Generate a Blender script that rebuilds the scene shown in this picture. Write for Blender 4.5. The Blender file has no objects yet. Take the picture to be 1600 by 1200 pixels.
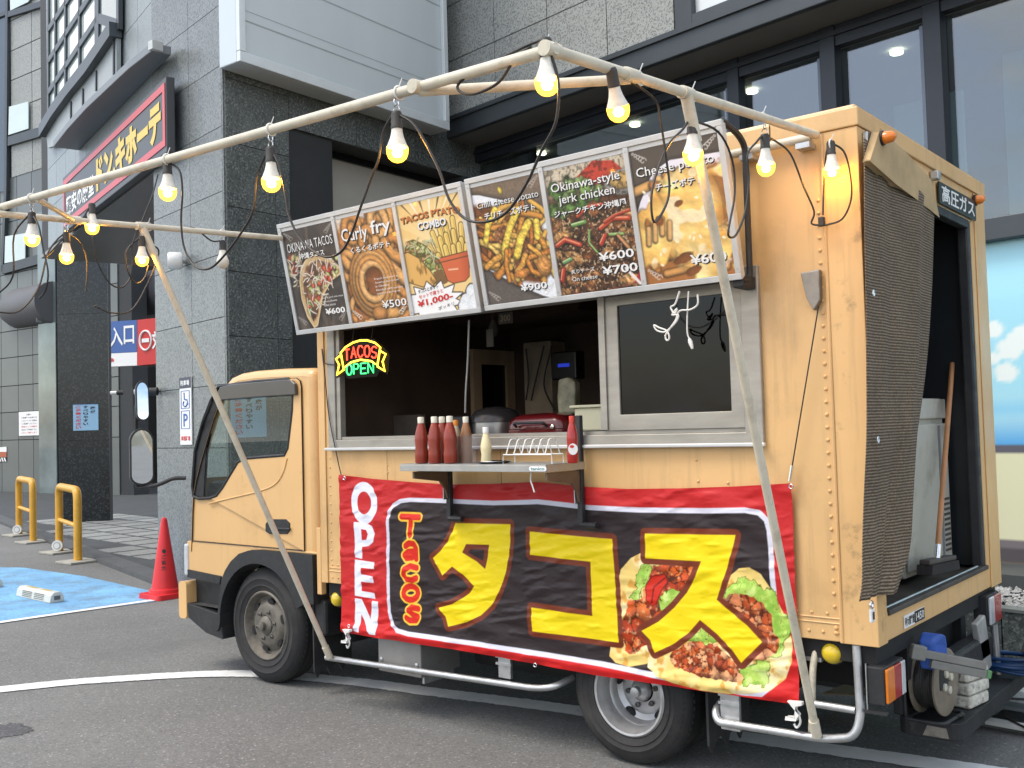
import bpy, bmesh, math, random
import numpy as np
from mathutils import Vector, Matrix
from mathutils.geometry import tessellate_polygon

SC = bpy.context.scene
COL = SC.collection
random.seed(7)

# ------------------------------------------------------------------ camera
CAM_C = np.array([1.4386, -3.9754, 1.6])
FOC = 1576.76                                   # focal length in pixels of a 1600 wide frame
_yaw, _pit, _rol = (math.radians(a) for a in (-39.2685, 2.4036, -1.5923))
_F = np.array([math.sin(_yaw)*math.cos(_pit), math.cos(_yaw)*math.cos(_pit), math.sin(_pit)])
_R0 = np.array([math.cos(_yaw), -math.sin(_yaw), 0.0]); _U0 = np.cross(_R0, _F)
_R = _R0*math.cos(_rol)+_U0*math.sin(_rol); _U = -_R0*math.sin(_rol)+_U0*math.cos(_rol)
cam = bpy.data.cameras.new('camera'); camo = bpy.data.objects.new('camera', cam); COL.objects.link(camo)
cam.sensor_width = 36; cam.lens = FOC/1600*36; cam.clip_start = .05; cam.clip_end = 600
camo.matrix_world = Matrix(((_R[0], _U[0], -_F[0], CAM_C[0]), (_R[1], _U[1], -_F[1], CAM_C[1]), (_R[2], _U[2], -_F[2], CAM_C[2]), (0, 0, 0, 1)))
SC.camera = camo

# ------------------------------------------------------------------ sky, sun, exposure
W = bpy.data.worlds.new('World'); SC.world = W; W.use_nodes = True
SUN_EL, SUN_AZ = math.radians(58), math.atan2(-0.80, -0.60)   # azimuth: direction towards the sun in the XY plane
def _world():
    nt = W.node_tree; nt.nodes.clear(); N = nt.nodes.new; L = nt.links.new
    out = N('ShaderNodeOutputWorld'); bg = N('ShaderNodeBackground'); bg.inputs[1].default_value = .15
    sky = N('ShaderNodeTexSky'); sky.sky_type = 'NISHITA'; sky.sun_disc = False
    sky.sun_elevation = SUN_EL; sky.sun_rotation = math.pi/2-SUN_AZ; sky.dust_density = 2.2; sky.air_density = 1.0; sky.ozone_density = .5
    tc = N('ShaderNodeTexCoord'); mp = N('ShaderNodeMapping'); mp.inputs['Scale'].default_value = (1.6, 1.6, 3.4)
    no = N('ShaderNodeTexNoise'); no.inputs['Scale'].default_value = 2.1; no.inputs['Detail'].default_value = 9; no.inputs['Roughness'].default_value = .58
    cr = N('ShaderNodeValToRGB'); cr.color_ramp.elements[0].position = .44; cr.color_ramp.elements[1].position = .57
    mx = N('ShaderNodeMixRGB'); n2 = N('ShaderNodeTexNoise'); n2.inputs['Scale'].default_value = 5.5; n2.inputs['Detail'].default_value = 6; L(mp.outputs[0], n2.inputs[0])
    c2 = N('ShaderNodeValToRGB'); c2.color_ramp.elements[0].position = .35; c2.color_ramp.elements[0].color = (4.6, 4.8, 5.0, 1); c2.color_ramp.elements[1].position = .65; c2.color_ramp.elements[1].color = (7.7, 7.5, 7.1, 1); L(n2.outputs[0], c2.inputs[0]); L(c2.outputs[0], mx.inputs[2])
    L(tc.outputs['Generated'], mp.inputs[0]); L(mp.outputs[0], no.inputs[0]); L(no.outputs[0], cr.inputs[0])
    mu = N('ShaderNodeMath'); mu.operation = 'MULTIPLY'; mu.inputs[1].default_value = .9
    L(cr.outputs[0], mu.inputs[0]); L(mu.outputs[0], mx.inputs[0]); L(sky.outputs[0], mx.inputs[1]); L(mx.outputs[0], bg.inputs[0]); L(bg.outputs[0], out.inputs[0])
_world()
sun = bpy.data.lights.new('sun', 'SUN'); sun.energy = .95; sun.angle = math.radians(20); sun.color = (1, .93, .82)
suno = bpy.data.objects.new('sun', sun); COL.objects.link(suno)
_sd = Vector((math.cos(SUN_AZ)*math.cos(SUN_EL), math.sin(SUN_AZ)*math.cos(SUN_EL), math.sin(SUN_EL)))
suno.rotation_euler = _sd.to_track_quat('Z', 'Y').to_euler(); suno.location = _sd*30
SC.view_settings.view_transform = 'Standard'; SC.view_settings.look = 'None'; SC.view_settings.gamma = 1; SC.view_settings.exposure = 1.02
SC.render.engine = 'CYCLES'; SC.cycles.max_bounces = 8; SC.cycles.transparent_max_bounces = 12; SC.cycles.use_denoising = True
SC.cycles.caustics_reflective = False; SC.cycles.caustics_refractive = False

# ------------------------------------------------------------------ pixel rays (to lay out surfaces measured in the photograph)
def ray(x, y): return _F+_R*(x-800)/FOC+_U*(600-y)/FOC
def oy(x, y, Y=0.): d = ray(x, y); return CAM_C+d*((Y-CAM_C[1])/d[1])
def ox(x, y, X=0.): d = ray(x, y); return CAM_C+d*((X-CAM_C[0])/d[0])
def oz(x, y, Z=0.): d = ray(x, y); return CAM_C+d*((Z-CAM_C[2])/d[2])

class Fr:
    """a plane with axes: o origin, u to the viewer's right, v up, n towards the viewer"""
    def __init__(s, o, u, v=(0, 0, 1)):
        s.o = np.array(o, float); s.u = np.array(u, float); s.u /= np.linalg.norm(s.u)
        v = np.array(v, float); v -= s.u*(v@s.u); s.v = v/np.linalg.norm(v); s.n = np.cross(s.u, s.v)
    def p(s, a, b, c=0.): return s.o+s.u*a+s.v*b+s.n*c
    def px(s, x, y, c=0.):
        d = ray(x, y); q = s.o+s.n*c; t = ((q-CAM_C)@s.n)/(d@s.n); h = CAM_C+d*t-s.o
        return np.array([h@s.u, h@s.v])
    def off(s, a=0, b=0, c=0): return Fr(s.p(a, b, c), s.u, s.v)
    def mat(s): return Matrix([[s.u[i], s.v[i], s.n[i], s.o[i]] for i in range(3)]+[[0, 0, 0, 1]])

# ------------------------------------------------------------------ materials
def lin(c):
    c = np.array(c, float)/255.
    return tuple(np.where(c <= .04045, c/12.92, ((c+.055)/1.055)**2.4))
MATS = {}
def mat(name, col=None, rough=.5, metal=0., var=.12, vs=6., bump=0., bs=60., spec=.5, coat=0., streak=0., rnd=0., emit=None, es=1., speck=None, rvar=0., stretch=(1, 1, 1), attr=None, dirt=None):
    if name in MATS: return MATS[name]
    m = bpy.data.materials.new(name); m.use_nodes = True; nt = m.node_tree; N = nt.nodes.new; L = nt.links.new
    b = nt.nodes['Principled BSDF']; MATS[name] = m
    b.inputs['Roughness'].default_value = rough; b.inputs['Metallic'].default_value = metal
    b.inputs['Specular IOR Level'].default_value = spec; b.inputs['Coat Weight'].default_value = coat
    if col is None: col = (.5, .5, .5)
    tc = N('ShaderNodeTexCoord'); mp = N('ShaderNodeMapping'); L(tc.outputs['Object'], mp.inputs[0]); mp.inputs['Scale'].default_value = stretch
    def mixc(fac, a, bcol, mode='MIX'):
        x = N('ShaderNodeMix'); x.data_type = 'RGBA'; x.blend_type = mode
        for sock, val in ((x.inputs[0], fac), (x.inputs[6], a), (x.inputs[7], bcol)):
            if isinstance(val, (int, float)): sock.default_value = val
            elif isinstance(val, tuple): sock.default_value = (*val[:3], 1)
            else: L(val, sock)
        return x.outputs[2]
    def noise(scale, det=5, ro=.6, vec=None):
        n = N('ShaderNodeTexNoise'); n.inputs['Scale'].default_value = scale; n.inputs['Detail'].default_value = det; n.inputs['Roughness'].default_value = ro
        L(vec or mp.outputs[0], n.inputs['Vector']); return n.outputs[0]
    def ramp(src, a, bb, c0=0., c1=1.):
        r = N('ShaderNodeMapRange'); r.inputs[1].default_value = a; r.inputs[2].default_value = bb; r.inputs[3].default_value = c0; r.inputs[4].default_value = c1
        L(src, r.inputs[0]); return r.outputs[0]
    if attr:
        at = N('ShaderNodeVertexColor'); at.layer_name = attr; cur = at.outputs[0]
    else:
        cur = tuple(col)
    if var:
        lo = ramp(noise(vs), .3, .7, 1-var, 1+var)
        cur = mixc(1., cur, lo, 'MULTIPLY')
    if speck:                                     # list of (colour, voronoi scale, threshold low, threshold high, amount)
        for (sc_, vsz, t0, t1, am) in speck:
            v = N('ShaderNodeTexVoronoi'); v.inputs['Scale'].default_value = vsz; L(mp.outputs[0], v.inputs['Vector'])
            sp = N('ShaderNodeSeparateColor'); L(v.outputs['Color'], sp.inputs[0])
            cur = mixc(ramp(sp.outputs[0], t0, t1, 0, am), cur, sc_)
    if rnd:
        oi = N('ShaderNodeObjectInfo'); cur = mixc(1., cur, ramp(oi.outputs['Random'], 0, 1, 1-rnd, 1+rnd), 'MULTIPLY')
    if streak:                                    # grime washed down a vertical face
        m2 = N('ShaderNodeMapping'); m2.inputs['Scale'].default_value = (9, 9, .55); L(tc.outputs['Object'], m2.inputs[0])
        s1 = noise(2.2, 7, .62, m2.outputs[0]); cur = mixc(ramp(s1, .54, .80, 0, streak), cur, (.16, .11, .06))
    if dirt:                                      # blotchy wear: (colour, scale, lo, hi, amount)
        dc, ds, d0, d1, da = dirt
        cur = mixc(ramp(noise(ds, 8, .68), d0, d1, 0, da), cur, dc)
    if isinstance(cur, tuple): b.inputs['Base Color'].default_value = (*cur, 1)
    else: L(cur, b.inputs['Base Color'])
    if rvar: L(ramp(noise(vs*2.3), .3, .7, max(.02, rough-rvar), min(1, rough+rvar)), b.inputs['Roughness'])
    if bump:
        bp = N('ShaderNodeBump'); bp.inputs['Strength'].default_value = bump; bp.inputs['Distance'].default_value = .01
        L(noise(bs, 6), bp.inputs['Height']); L(bp.outputs[0], b.inputs['Normal'])
    if emit is not None:
        b.inputs['Emission Color'].default_value = (*emit, 1); b.inputs['Emission Strength'].default_value = es
    return m
def glass(name, tint=(.6, .66, .66), ior=1.5, rough=.01, base=.0):
    if name in MATS: return MATS[name]
    m = bpy.data.materials.new(name); m.use_nodes = True; nt = m.node_tree; nt.nodes.clear(); N = nt.nodes.new; L = nt.links.new; MATS[name] = m
    o = N('ShaderNodeOutputMaterial'); mx = N('ShaderNodeMixShader'); t = N('ShaderNodeBsdfTransparent'); g = N('ShaderNodeBsdfGlossy'); lw = N('ShaderNodeLayerWeight'); pw = N('ShaderNodeMath'); pw.operation = 'POWER'; pw.inputs[1].default_value = 4.0; fr = N('ShaderNodeMath'); fr.operation = 'MULTIPLY_ADD'; r0 = ((ior-1)/(ior+1))**2; L(lw.outputs['Facing'], pw.inputs[0]); L(pw.outputs[0], fr.inputs[0])
    t.inputs[0].default_value = (*tint, 1); g.inputs['Roughness'].default_value = rough; fr.inputs[1].default_value = 1-r0; fr.inputs[2].default_value = r0
    ad = N('ShaderNodeMath'); ad.operation = 'ADD'; ad.use_clamp = True; ad.inputs[1].default_value = base; L(fr.outputs[0], ad.inputs[0])
    L(ad.outputs[0], mx.inputs[0]); L(t.outputs[0], mx.inputs[1]); L(g.outputs[0], mx.inputs[2]); L(mx.outputs[0], o.inputs[0])
    return m

# ------------------------------------------------------------------ mesh building
class MB:
    def __init__(s): s.v = []; s.f = []
    def add(s, vs, fs):
        o = len(s.v); s.v += [tuple(map(float, q)) for q in vs]; s.f += [tuple(i+o for i in f) for f in fs]; return s
    def box(s, x0, x1, y0, y1, z0, z1):
        return s.add([(x0, y0, z0), (x1, y0, z0), (x1, y1, z0), (x0, y1, z0), (x0, y0, z1), (x1, y0, z1), (x1, y1, z1), (x0, y1, z1)],
                     [(0, 3, 2, 1), (4, 5, 6, 7), (0, 1, 5, 4), (1, 2, 6, 5), (2, 3, 7, 6), (3, 0, 4, 7)])
    def fbox(s, fr, a0, a1, b0, b1, c0, c1):
        q = [fr.p(a, b, c) for c in (c0, c1) for (a, b) in ((a0, b0), (a1, b0), (a1, b1), (a0, b1))]
        return s.add(q, [(0, 3, 2, 1), (4, 5, 6, 7), (0, 1, 5, 4), (1, 2, 6, 5), (2, 3, 7, 6), (3, 0, 4, 7)])
    def prism(s, poly, fn0, fn1, holes=()):
        """poly: 2-D outline (counter-clockwise seen from fn1's side); fn0, fn1: maps of a 2-D point to the back and front 3-D point"""
        loops = [list(poly)]+[list(h) for h in holes]; flat = [p for l in loops for p in l]
        tr = tessellate_polygon([[Vector((p[0], p[1], 0)) for p in l] for l in loops])
        n = len(flat); fs = []
        for t in tr:
            a, b_, c = (flat[i] for i in t); ar = (b_[0]-a[0])*(c[1]-a[1])-(b_[1]-a[1])*(c[0]-a[0])
            t = t if ar > 0 else (t[0], t[2], t[1])
            fs += [tuple(i+n for i in t), (t[0], t[2], t[1])]
        k = 0
        for l in loops:
            m = len(l); ar = sum(l[i][0]*l[(i+1) % m][1]-l[(i+1) % m][0]*l[i][1] for i in range(m))
            sgn = (ar > 0) == (k == 0)
            for i in range(m):
                a, b_ = k+i, k+(i+1) % m
                fs.append((a, b_, b_+n, a+n) if sgn else (b_, a, a+n, b_+n))
            k += m
        return s.add([fn0(p) for p in flat]+[fn1(p) for p in flat], fs)
    def fprism(s, fr, poly, c0, c1, holes=()):
        return s.prism(poly, lambda p: fr.p(p[0], p[1], c0), lambda p: fr.p(p[0], p[1], c1), holes)
    def tube(s, pts, r, n=8, closed=False):
        P = [np.array(p, float) for p in pts]; m = len(P); rr = list(r) if hasattr(r, '__len__') else [r]*m
        T = []
        for i in range(m):
            a = P[(i-1) % m] if (closed or i > 0) else P[i]; b_ = P[(i+1) % m] if (closed or i < m-1) else P[i]
            t = b_-a; T.append(t/(np.linalg.norm(t)+1e-12))
        up = np.array([0, 0, 1.]) if abs(T[0][2]) < .9 else np.array([1., 0, 0])
        x = np.cross(up, T[0]); x /= np.linalg.norm(x); vs = []; fs = []
        for i in range(m):
            x = x-T[i]*(x@T[i]); x /= np.linalg.norm(x)+1e-12; y = np.cross(T[i], x)
            vs += [P[i]+(x*math.cos(2*math.pi*k/n)+y*math.sin(2*math.pi*k/n))*rr[i] for k in range(n)]
        for i in range(m if closed else m-1):
            a, b_ = i*n, ((i+1) % m)*n
            fs += [(a+k, a+(k+1) % n, b_+(k+1) % n, b_+k) for k in range(n)]
        if not closed: fs += [tuple(range(n-1, -1, -1)), tuple(range((m-1)*n, m*n))]
        return s.add(vs, fs)
    def lathe(s, prof, o=(0, 0, 0), ax=(0, 0, 1), n=20, caps=True):
        ax = np.array(ax, float); ax /= np.linalg.norm(ax); up = np.array([0, 0, 1.]) if abs(ax[2]) < .9 else np.array([1., 0, 0])
        x = np.cross(up, ax); x /= np.linalg.norm(x); y = np.cross(ax, x); o = np.array(o, float); vs = []; fs = []
        for (r, h) in prof: vs += [o+ax*h+(x*math.cos(2*math.pi*k/n)+y*math.sin(2*math.pi*k/n))*r for k in range(n)]
        for i in range(len(prof)-1): fs += [(i*n+k, i*n+(k+1) % n, (i+1)*n+(k+1) % n, (i+1)*n+k) for k in range(n)]
        if caps: fs += [tuple(range(n-1, -1, -1)), tuple(range((len(prof)-1)*n, len(prof)*n))]
        return s.add(vs, fs)
    def grid(s, pts, nu, nv):
        """pts: nv rows of nu points"""
        return s.add(pts, [(j*nu+i, j*nu+i+1, (j+1)*nu+i+1, (j+1)*nu+i) for j in range(nv-1) for i in range(nu-1)])
    def build(s, name, m, parent=None, smooth=None, bevel=0., bseg=2):
        T = np.array(ORIG.get(parent.name, (0., 0., 0.))) if parent is not None else np.zeros(3)
        me = bpy.data.meshes.new(name); me.from_pydata([tuple(np.array(q)-T) for q in s.v], [], s.f); me.validate(); 
        o = bpy.data.objects.new(name, me); COL.objects.link(o); me.materials.append(m)
        if smooth is not None:
            me.shade_smooth(); me.set_sharp_from_angle(angle=math.radians(smooth))
        if parent is not None: o.parent = parent; ORIG[o.name] = tuple(T)
        if bevel:
            bv = o.modifiers.new('bevel', 'BEVEL'); bv.width = bevel; bv.segments = bseg; bv.limit_method = 'ANGLE'; bv.angle_limit = math.radians(40); bv.harden_normals = False
        return o
ORIG = {}
def tag(o, label=None, cat=None, group=None, kind=None):
    for k, v in (('label', label), ('category', cat), ('group', group), ('kind', kind)):
        if v: o[k] = v
    return o
def thing(name, label, cat, loc=(0, 0, 0), group=None, kind=None):
    o = bpy.data.objects.new(name, None); COL.objects.link(o); o.location = tuple(map(float, loc)); o.empty_display_size = .1
    ORIG[o.name] = tuple(map(float, loc)); return tag(o, label, cat, group, kind)
def instance(me, name, mtx, parent):
    """one more piece with shared mesh data, placed by a world matrix"""
    o = bpy.data.objects.new(name, me); COL.objects.link(o); o.parent = parent
    T = Matrix.Translation(Vector(ORIG.get(parent.name, (0, 0, 0)))); o.matrix_local = T.inverted() @ mtx; return o
def mesh_of(mb, name, m, smooth=None):
    me = bpy.data.meshes.new(name); me.from_pydata(mb.v, [], mb.f); me.materials.append(m)
    if smooth is not None: me.shade_smooth(); me.set_sharp_from_angle(angle=math.radians(smooth))
    return me
def arc(cx, cy, r, a0, a1, n=6, ry=None):
    ry = r if ry is None else ry
    return [(cx+r*math.cos(math.radians(a0+(a1-a0)*i/n)), cy+ry*math.sin(math.radians(a0+(a1-a0)*i/n))) for i in range(n+1)]
def rrect(x0, x1, y0, y1, r, n=5):
    return arc(x1-r, y0+r, r, -90, 0, n)+arc(x1-r, y1-r, r, 0, 90, n)+arc(x0+r, y1-r, r, 90, 180, n)+arc(x0+r, y0+r, r, 180, 270, n)
def bend(pts, r=.06, n=5):
    """round the corners of a 3-D polyline"""
    P = [np.array(p, float) for p in pts]; out = [P[0]]
    for i in range(1, len(P)-1):
        a, b, c = P[i-1], P[i], P[i+1]; d0 = a-b; d1 = c-b; l = min(r, np.linalg.norm(d0)*.48, np.linalg.norm(d1)*.48)
        p0 = b+d0/np.linalg.norm(d0)*l; p1 = b+d1/np.linalg.norm(d1)*l
        out += [(1-t)**2*p0+2*t*(1-t)*b+t*t*p1 for t in [k/n for k in range(n+1)]]
    return out+[P[-1]]
def smoothline(pts, n=6):
    """Catmull-Rom through 3-D points"""
    P = [np.array(p, float) for p in pts]; P = [2*P[0]-P[1]]+P+[2*P[-1]-P[-2]]; out = []
    for i in range(1, len(P)-2):
        for k in range(n):
            t = k/n; a, b, c, d = P[i-1:i+3]
            out.append(.5*(2*b+(c-a)*t+(2*a-5*b+4*c-d)*t*t+(3*b-a-3*c+d)*t**3))
    return out+[P[-2]]

# ------------------------------------------------------------------ lettering
def text2d(s, bold=0., shear=0.):
    c = bpy.data.curves.new('lettering', 'FONT'); c.body = s; c.resolution_u = 2; c.offset = bold; c.shear = shear; c.align_x = 'LEFT'
    o = bpy.data.objects.new('lettering', c); COL.objects.link(o); me = o.to_mesh()
    v = np.array([q.co[:2] for q in me.vertices]); f = [tuple(p.vertices) for p in me.polygons]
    o.to_mesh_clear(); bpy.data.objects.remove(o); bpy.data.curves.remove(c); return v, f
def text_to(mb, s, fr, a0, a1, b0, b1, c=.002, bold=0., shear=0., arcb=0., slope=0.):
    """fit a line of text into the rectangle a0..a1, b0..b1 of a frame"""
    v, f = text2d(s, bold, shear); lo = v.min(0); hi = v.max(0); q = (v-lo)/(hi-lo+1e-9)
    P = [fr.p(a0+(a1-a0)*x, b0+(b1-b0)*y+arcb*(1-(2*x-1)**2)+slope*x, c) for x, y in q]
    return mb.add(P, f)
def lettering(fr, items, m, parent, name='lettering'):
    mb = MB()
    for it in items: text_to(mb, *it[:1], fr, *it[1:5], **(it[5] if len(it) > 5 else {}))
    return mb.build(name, m, parent)

# ------------------------------------------------------------------ printed pictures: colours computed on a fine grid
class Print:
    def __init__(s, X, Y, base):
        s.X, s.Y = X, Y; s.c = np.empty(X.shape+(3,)); s.c[:] = base; s.px = abs(X[0, 1]-X[0, 0]); s.rng = np.random.default_rng(3)
    def mix(s, al, col): s.c += (np.asarray(col, float)-s.c)*al[..., None]
    def aa(s, d, soft=1.): return np.clip(.5-d/(s.px*soft), 0, 1)
    def noise(s, scale, seed=0, oct=3, sy=1.):
        out = np.zeros(s.X.shape); amp = 1; tot = 0; rg = np.random.default_rng(seed)
        for k in range(oct):
            g = rg.random((64, 64)); x = s.X*scale*2**k+11.3; y = s.Y*scale*sy*2**k+7.7
            xi = np.floor(x).astype(int); yi = np.floor(y).astype(int); fx = x-xi; fy = y-yi; fx = fx*fx*(3-2*fx); fy = fy*fy*(3-2*fy)
            g_ = lambda i, j: g[i % 64, j % 64]
            out += amp*((g_(xi, yi)*(1-fx)+g_(xi+1, yi)*fx)*(1-fy)+(g_(xi, yi+1)*(1-fx)+g_(xi+1, yi+1)*fx)*fy); tot += amp; amp *= .5
        return out/tot
    def seg(s, pts):
        """distance and signed side to a polyline"""
        D = np.full(s.X.shape, 1e9); S = np.zeros(s.X.shape)
        for (x0, y0), (x1, y1) in zip(pts[:-1], pts[1:]):
            dx, dy = x1-x0, y1-y0; l2 = dx*dx+dy*dy+1e-12
            t = np.clip(((s.X-x0)*dx+(s.Y-y0)*dy)/l2, 0, 1); ex = s.X-x0-t*dx; ey = s.Y-y0-t*dy; d = np.hypot(ex, ey)
            w = d < D; D = np.where(w, d, D); S = np.where(w, (ex*.6+ey*.8), S)
        return D, S
    def sdf(s, poly):
        n = len(poly); D = np.full(s.X.shape, 1e9); ins = np.zeros(s.X.shape, bool)
        for i in range(n):
            (x0, y0), (x1, y1) = poly[i], poly[(i+1) % n]; dx, dy = x1-x0, y1-y0; l2 = dx*dx+dy*dy+1e-12
            t = np.clip(((s.X-x0)*dx+(s.Y-y0)*dy)/l2, 0, 1); D = np.minimum(D, np.hypot(s.X-x0-t*dx, s.Y-y0-t*dy))
            c = (y0 > s.Y) != (y1 > s.Y); ins ^= c & (s.X < x0+dx*(s.Y-y0)/(dy if abs(dy) > 1e-12 else 1e-12))
        return np.where(ins, -D, D)
    def poly(s, poly, col, grow=0., soft=1., wob=0., wsc=20., seed=1):
        d = s.sdf(poly)-grow
        if wob: d = d+(s.noise(wsc, seed)-.5)*wob
        s.mix(s.aa(d, soft), col); return d
    def line(s, pts, r, col, soft=1.): D, _ = s.seg(pts); s.mix(s.aa(D-r, soft), col)
    def roll(s, pts, r, col, shade=.45, hi=.25, rim=.5):
        """a rounded stick of food: dark contact shadow, lit top"""
        D, S = s.seg(pts); s.c *= (1-rim*np.clip(1.55-D/r, 0, .55)/.55*.6)[..., None]
        t = np.clip(D/r, 0, 1); k = 1-shade*t**2+hi*np.clip(S/r, -1, 1)
        s.mix(s.aa(D-r, 1.4), np.clip(np.asarray(col)*k[..., None], 0, 255))
    def blob(s, cx, cy, rx, ry, col, rot=0., shade=.5, hi=.25, wob=.12, seed=0, rim=.5):
        c, n = math.cos(rot), math.sin(rot); x = ((s.X-cx)*c+(s.Y-cy)*n)/rx; y = (-(s.X-cx)*n+(s.Y-cy)*c)/ry
        q = np.hypot(x, y)+(s.noise(2.2/max(rx, ry), seed)-.5)*wob*2
        s.c *= (1-rim*np.clip((1.35-q)/.35, 0, 1)*.6)[..., None]
        k = 1-shade*np.clip(q, 0, 1)**2+hi*np.clip(y*.8-x*.3, -1, 1)+(s.noise(9/max(rx, ry), seed+5)-.5)*.25
        s.mix(np.clip((1-q)*min(rx, ry)/(s.px*1.3)+.5, 0, 1), np.clip(np.asarray(col)*k[..., None], 0, 255))
    def cells(s, al, cols, n, box, seed, line=.0, lcol=(60, 25, 10), shade=.5):
        rg = np.random.default_rng(seed); P = np.c_[rg.uniform(box[0], box[1], n), rg.uniform(box[2], box[3], n)]; C = np.array(cols, float)[rg.integers(0, len(cols), n)]
        d1 = np.full(s.X.shape, 1e9); d2 = d1.copy(); idx = np.zeros(s.X.shape, int)
        jx = s.X+(s.noise(40/(box[1]-box[0]), seed)-.5)*(box[1]-box[0])*.05; jy = s.Y+(s.noise(40/(box[1]-box[0]), seed+1)-.5)*(box[1]-box[0])*.05
        for i, (x, y) in enumerate(P):
            d = np.hypot(jx-x, jy-y); w = d < d1; d2 = np.where(w, d1, np.minimum(d2, d)); idx = np.where(w, i, idx); d1 = np.where(w, d, d1)
        r = math.sqrt((box[1]-box[0])*(box[3]-box[2])/n); e = (d2-d1)/r
        k = 1-shade*np.clip(d1/r, 0, 1)+.30*np.clip((jy-P[idx, 1])/r, -1, 1)+.2
        s.mix(al, np.clip(C[idx]*k[..., None], 0, 255))
        if line: s.mix(al*np.clip(1.3-e/line, 0, 1), lcol)
    def relief(s, al, scale, pal, seed, k=.5, oct=4, sy=1.):
        h = s.noise(scale, seed, oct, sy); gy, gx = np.gradient(h); sc_ = 1/(np.abs(gx).mean()*3+1e-9)
        sh = 1+k*np.clip((-gx*.5-gy*.9)*-1*sc_, -1.1, 1.1); q = np.clip((h-h.min())/(h.max()-h.min()), 0, 1); t = np.linspace(0, 1, len(pal)); c = np.stack([np.interp(q, t, [p_[i] for p_ in pal]) for i in range(3)], -1)
        s.mix(al, np.clip(c*sh[..., None], 0, 255))
    def emboss(s, al, scale, seed, k=.4, oct=4):
        h = s.noise(scale, seed, oct); gy, gx = np.gradient(h); sc_ = 1/(np.abs(gx).mean()*3+1e-9); s.c *= (1+al*k*np.clip((gx*.5+gy*.9)*sc_, -1.2, 1.2))[..., None]
    def shreds(s, n, box, ln, r, cols, seed, region=None):
        rg = np.random.default_rng(seed)
        for _ in range(n):
            x, y = rg.uniform(box[0], box[1]), rg.uniform(box[2], box[3])
            if region is not None and not region(x, y): continue
            a = rg.uniform(0, 6.28); b = a+rg.uniform(-.9, .9); l = ln*rg.uniform(.5, 1.1)
            p = [(x, y), (x+math.cos(a)*l*.5, y+math.sin(a)*l*.5), (x+math.cos(a)*l*.5+math.cos(b)*l*.5, y+math.sin(a)*l*.5+math.sin(b)*l*.5)]
            s.roll(p, r, cols[rg.integers(0, len(cols))], .3, .15, .6)
def colour_grid(name, P, nu, nv, rgb255, m, parent, smooth=True):
    """a sheet of nu x nv points carrying printed colours"""
    me = bpy.data.meshes.new(name); T = np.array(ORIG.get(parent.name, (0., 0., 0.))) if parent is not None else np.zeros(3)
    V = (np.asarray(P, float).reshape(-1, 3)-T).astype(np.float32); me.vertices.add(len(V)); me.vertices.foreach_set('co', V.ravel())
    i = np.arange(nu-1)[None, :]; j = np.arange(nv-1)[:, None]; a = (j*nu+i).ravel()
    Fq = np.stack([a, a+1, a+nu+1, a+nu], 1).astype(np.int32); nf = len(Fq)
    me.loops.add(nf*4); me.polygons.add(nf); me.loops.foreach_set('vertex_index', Fq.ravel()); me.polygons.foreach_set('loop_start', np.arange(nf, dtype=np.int32)*4)
    me.update(calc_edges=True); 
    ca = me.color_attributes.new('print', 'FLOAT_COLOR', 'POINT'); c = np.clip(rgb255.reshape(-1, 3)/255., 0, 1); c = np.where(c <= .04045, c/12.92, ((c+.055)/1.055)**2.4)
    ca.data.foreach_set('color', np.c_[c, np.ones(len(c))].astype(np.float32).ravel())
    if smooth: me.shade_smooth()
    me.materials.append(m); o = bpy.data.objects.new(name, me); COL.objects.link(o)
    if parent is not None: o.parent = parent; ORIG[o.name] = tuple(T)
    return o
# ------------------------------------------------------------------ materials used all over
PAINT = mat('truck_paint', (.72, .452, .195), .44, var=.09, vs=1.1, streak=.32, coat=.08, rvar=.16, bump=.16, bs=3.2, dirt=((.24, .15, .07), 1.8, .53, .82, .52))
CABPAINT = mat('cab_paint', (.72, .452, .195), .34, var=.05, vs=1.5, coat=.25, rvar=.08, bump=.04, bs=3, streak=.16, dirt=((.20, .13, .07), 2.4, .58, .86, .40))
BLACKPL = mat('black_plastic', (.018, .019, .021), .55, var=.25, vs=9, bump=.15, bs=180, rvar=.12, dirt=((.10, .09, .08), 4, .55, .85, .3))
RUBBER = mat('tyre_rubber', (.020, .020, .021), .78, var=.3, vs=7, bump=.2, bs=90, dirt=((.085, .08, .072), 5, .45, .8, .45))
DARK = mat('under_chassis', (.012, .012, .013), .8, var=.3, vs=5)
STEEL = mat('galvanised_steel', (.52, .53, .53), .38, .75, var=.18, vs=12, rvar=.12, dirt=((.16, .11, .08), 9, .58, .8, .6))
ALU = mat('window_aluminium', (.37, .35, .305), .45, .45, var=.12, vs=5, stretch=(1, 1, 4), rvar=.1, dirt=((.14, .12, .10), 6, .58, .85, .4))
ALUL = mat('board_aluminium', (.62, .63, .62), .40, .45, var=.08, vs=6, rvar=.1)
RIMF = mat('dusty_steel_rim', (.17, .155, .13), .62, .35, var=.25, vs=14, dirt=((.05, .045, .04), 12, .48, .7, .7))
RIMR = mat('silver_steel_rim', (.50, .50, .50), .40, .6, var=.12, vs=10, dirt=((.14, .12, .11), 14, .5, .75, .5))
CREAM = mat('cream_pipe_paint', (.66, .60, .47), .48, var=.10, vs=10, stretch=(1, 1, 1), rvar=.1, bump=.05, bs=40, dirt=((.24, .19, .12), 11, .52, .78, .6))
WHITEPL = mat('white_plastic', (.80, .80, .77), .42, var=.05, vs=10)
BLACKCORD = mat('black_cord', (.022, .021, .020), .5, var=.2, vs=20)
WHITECORD = mat('white_cord', (.78, .78, .75), .55, var=.06, vs=20)
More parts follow.
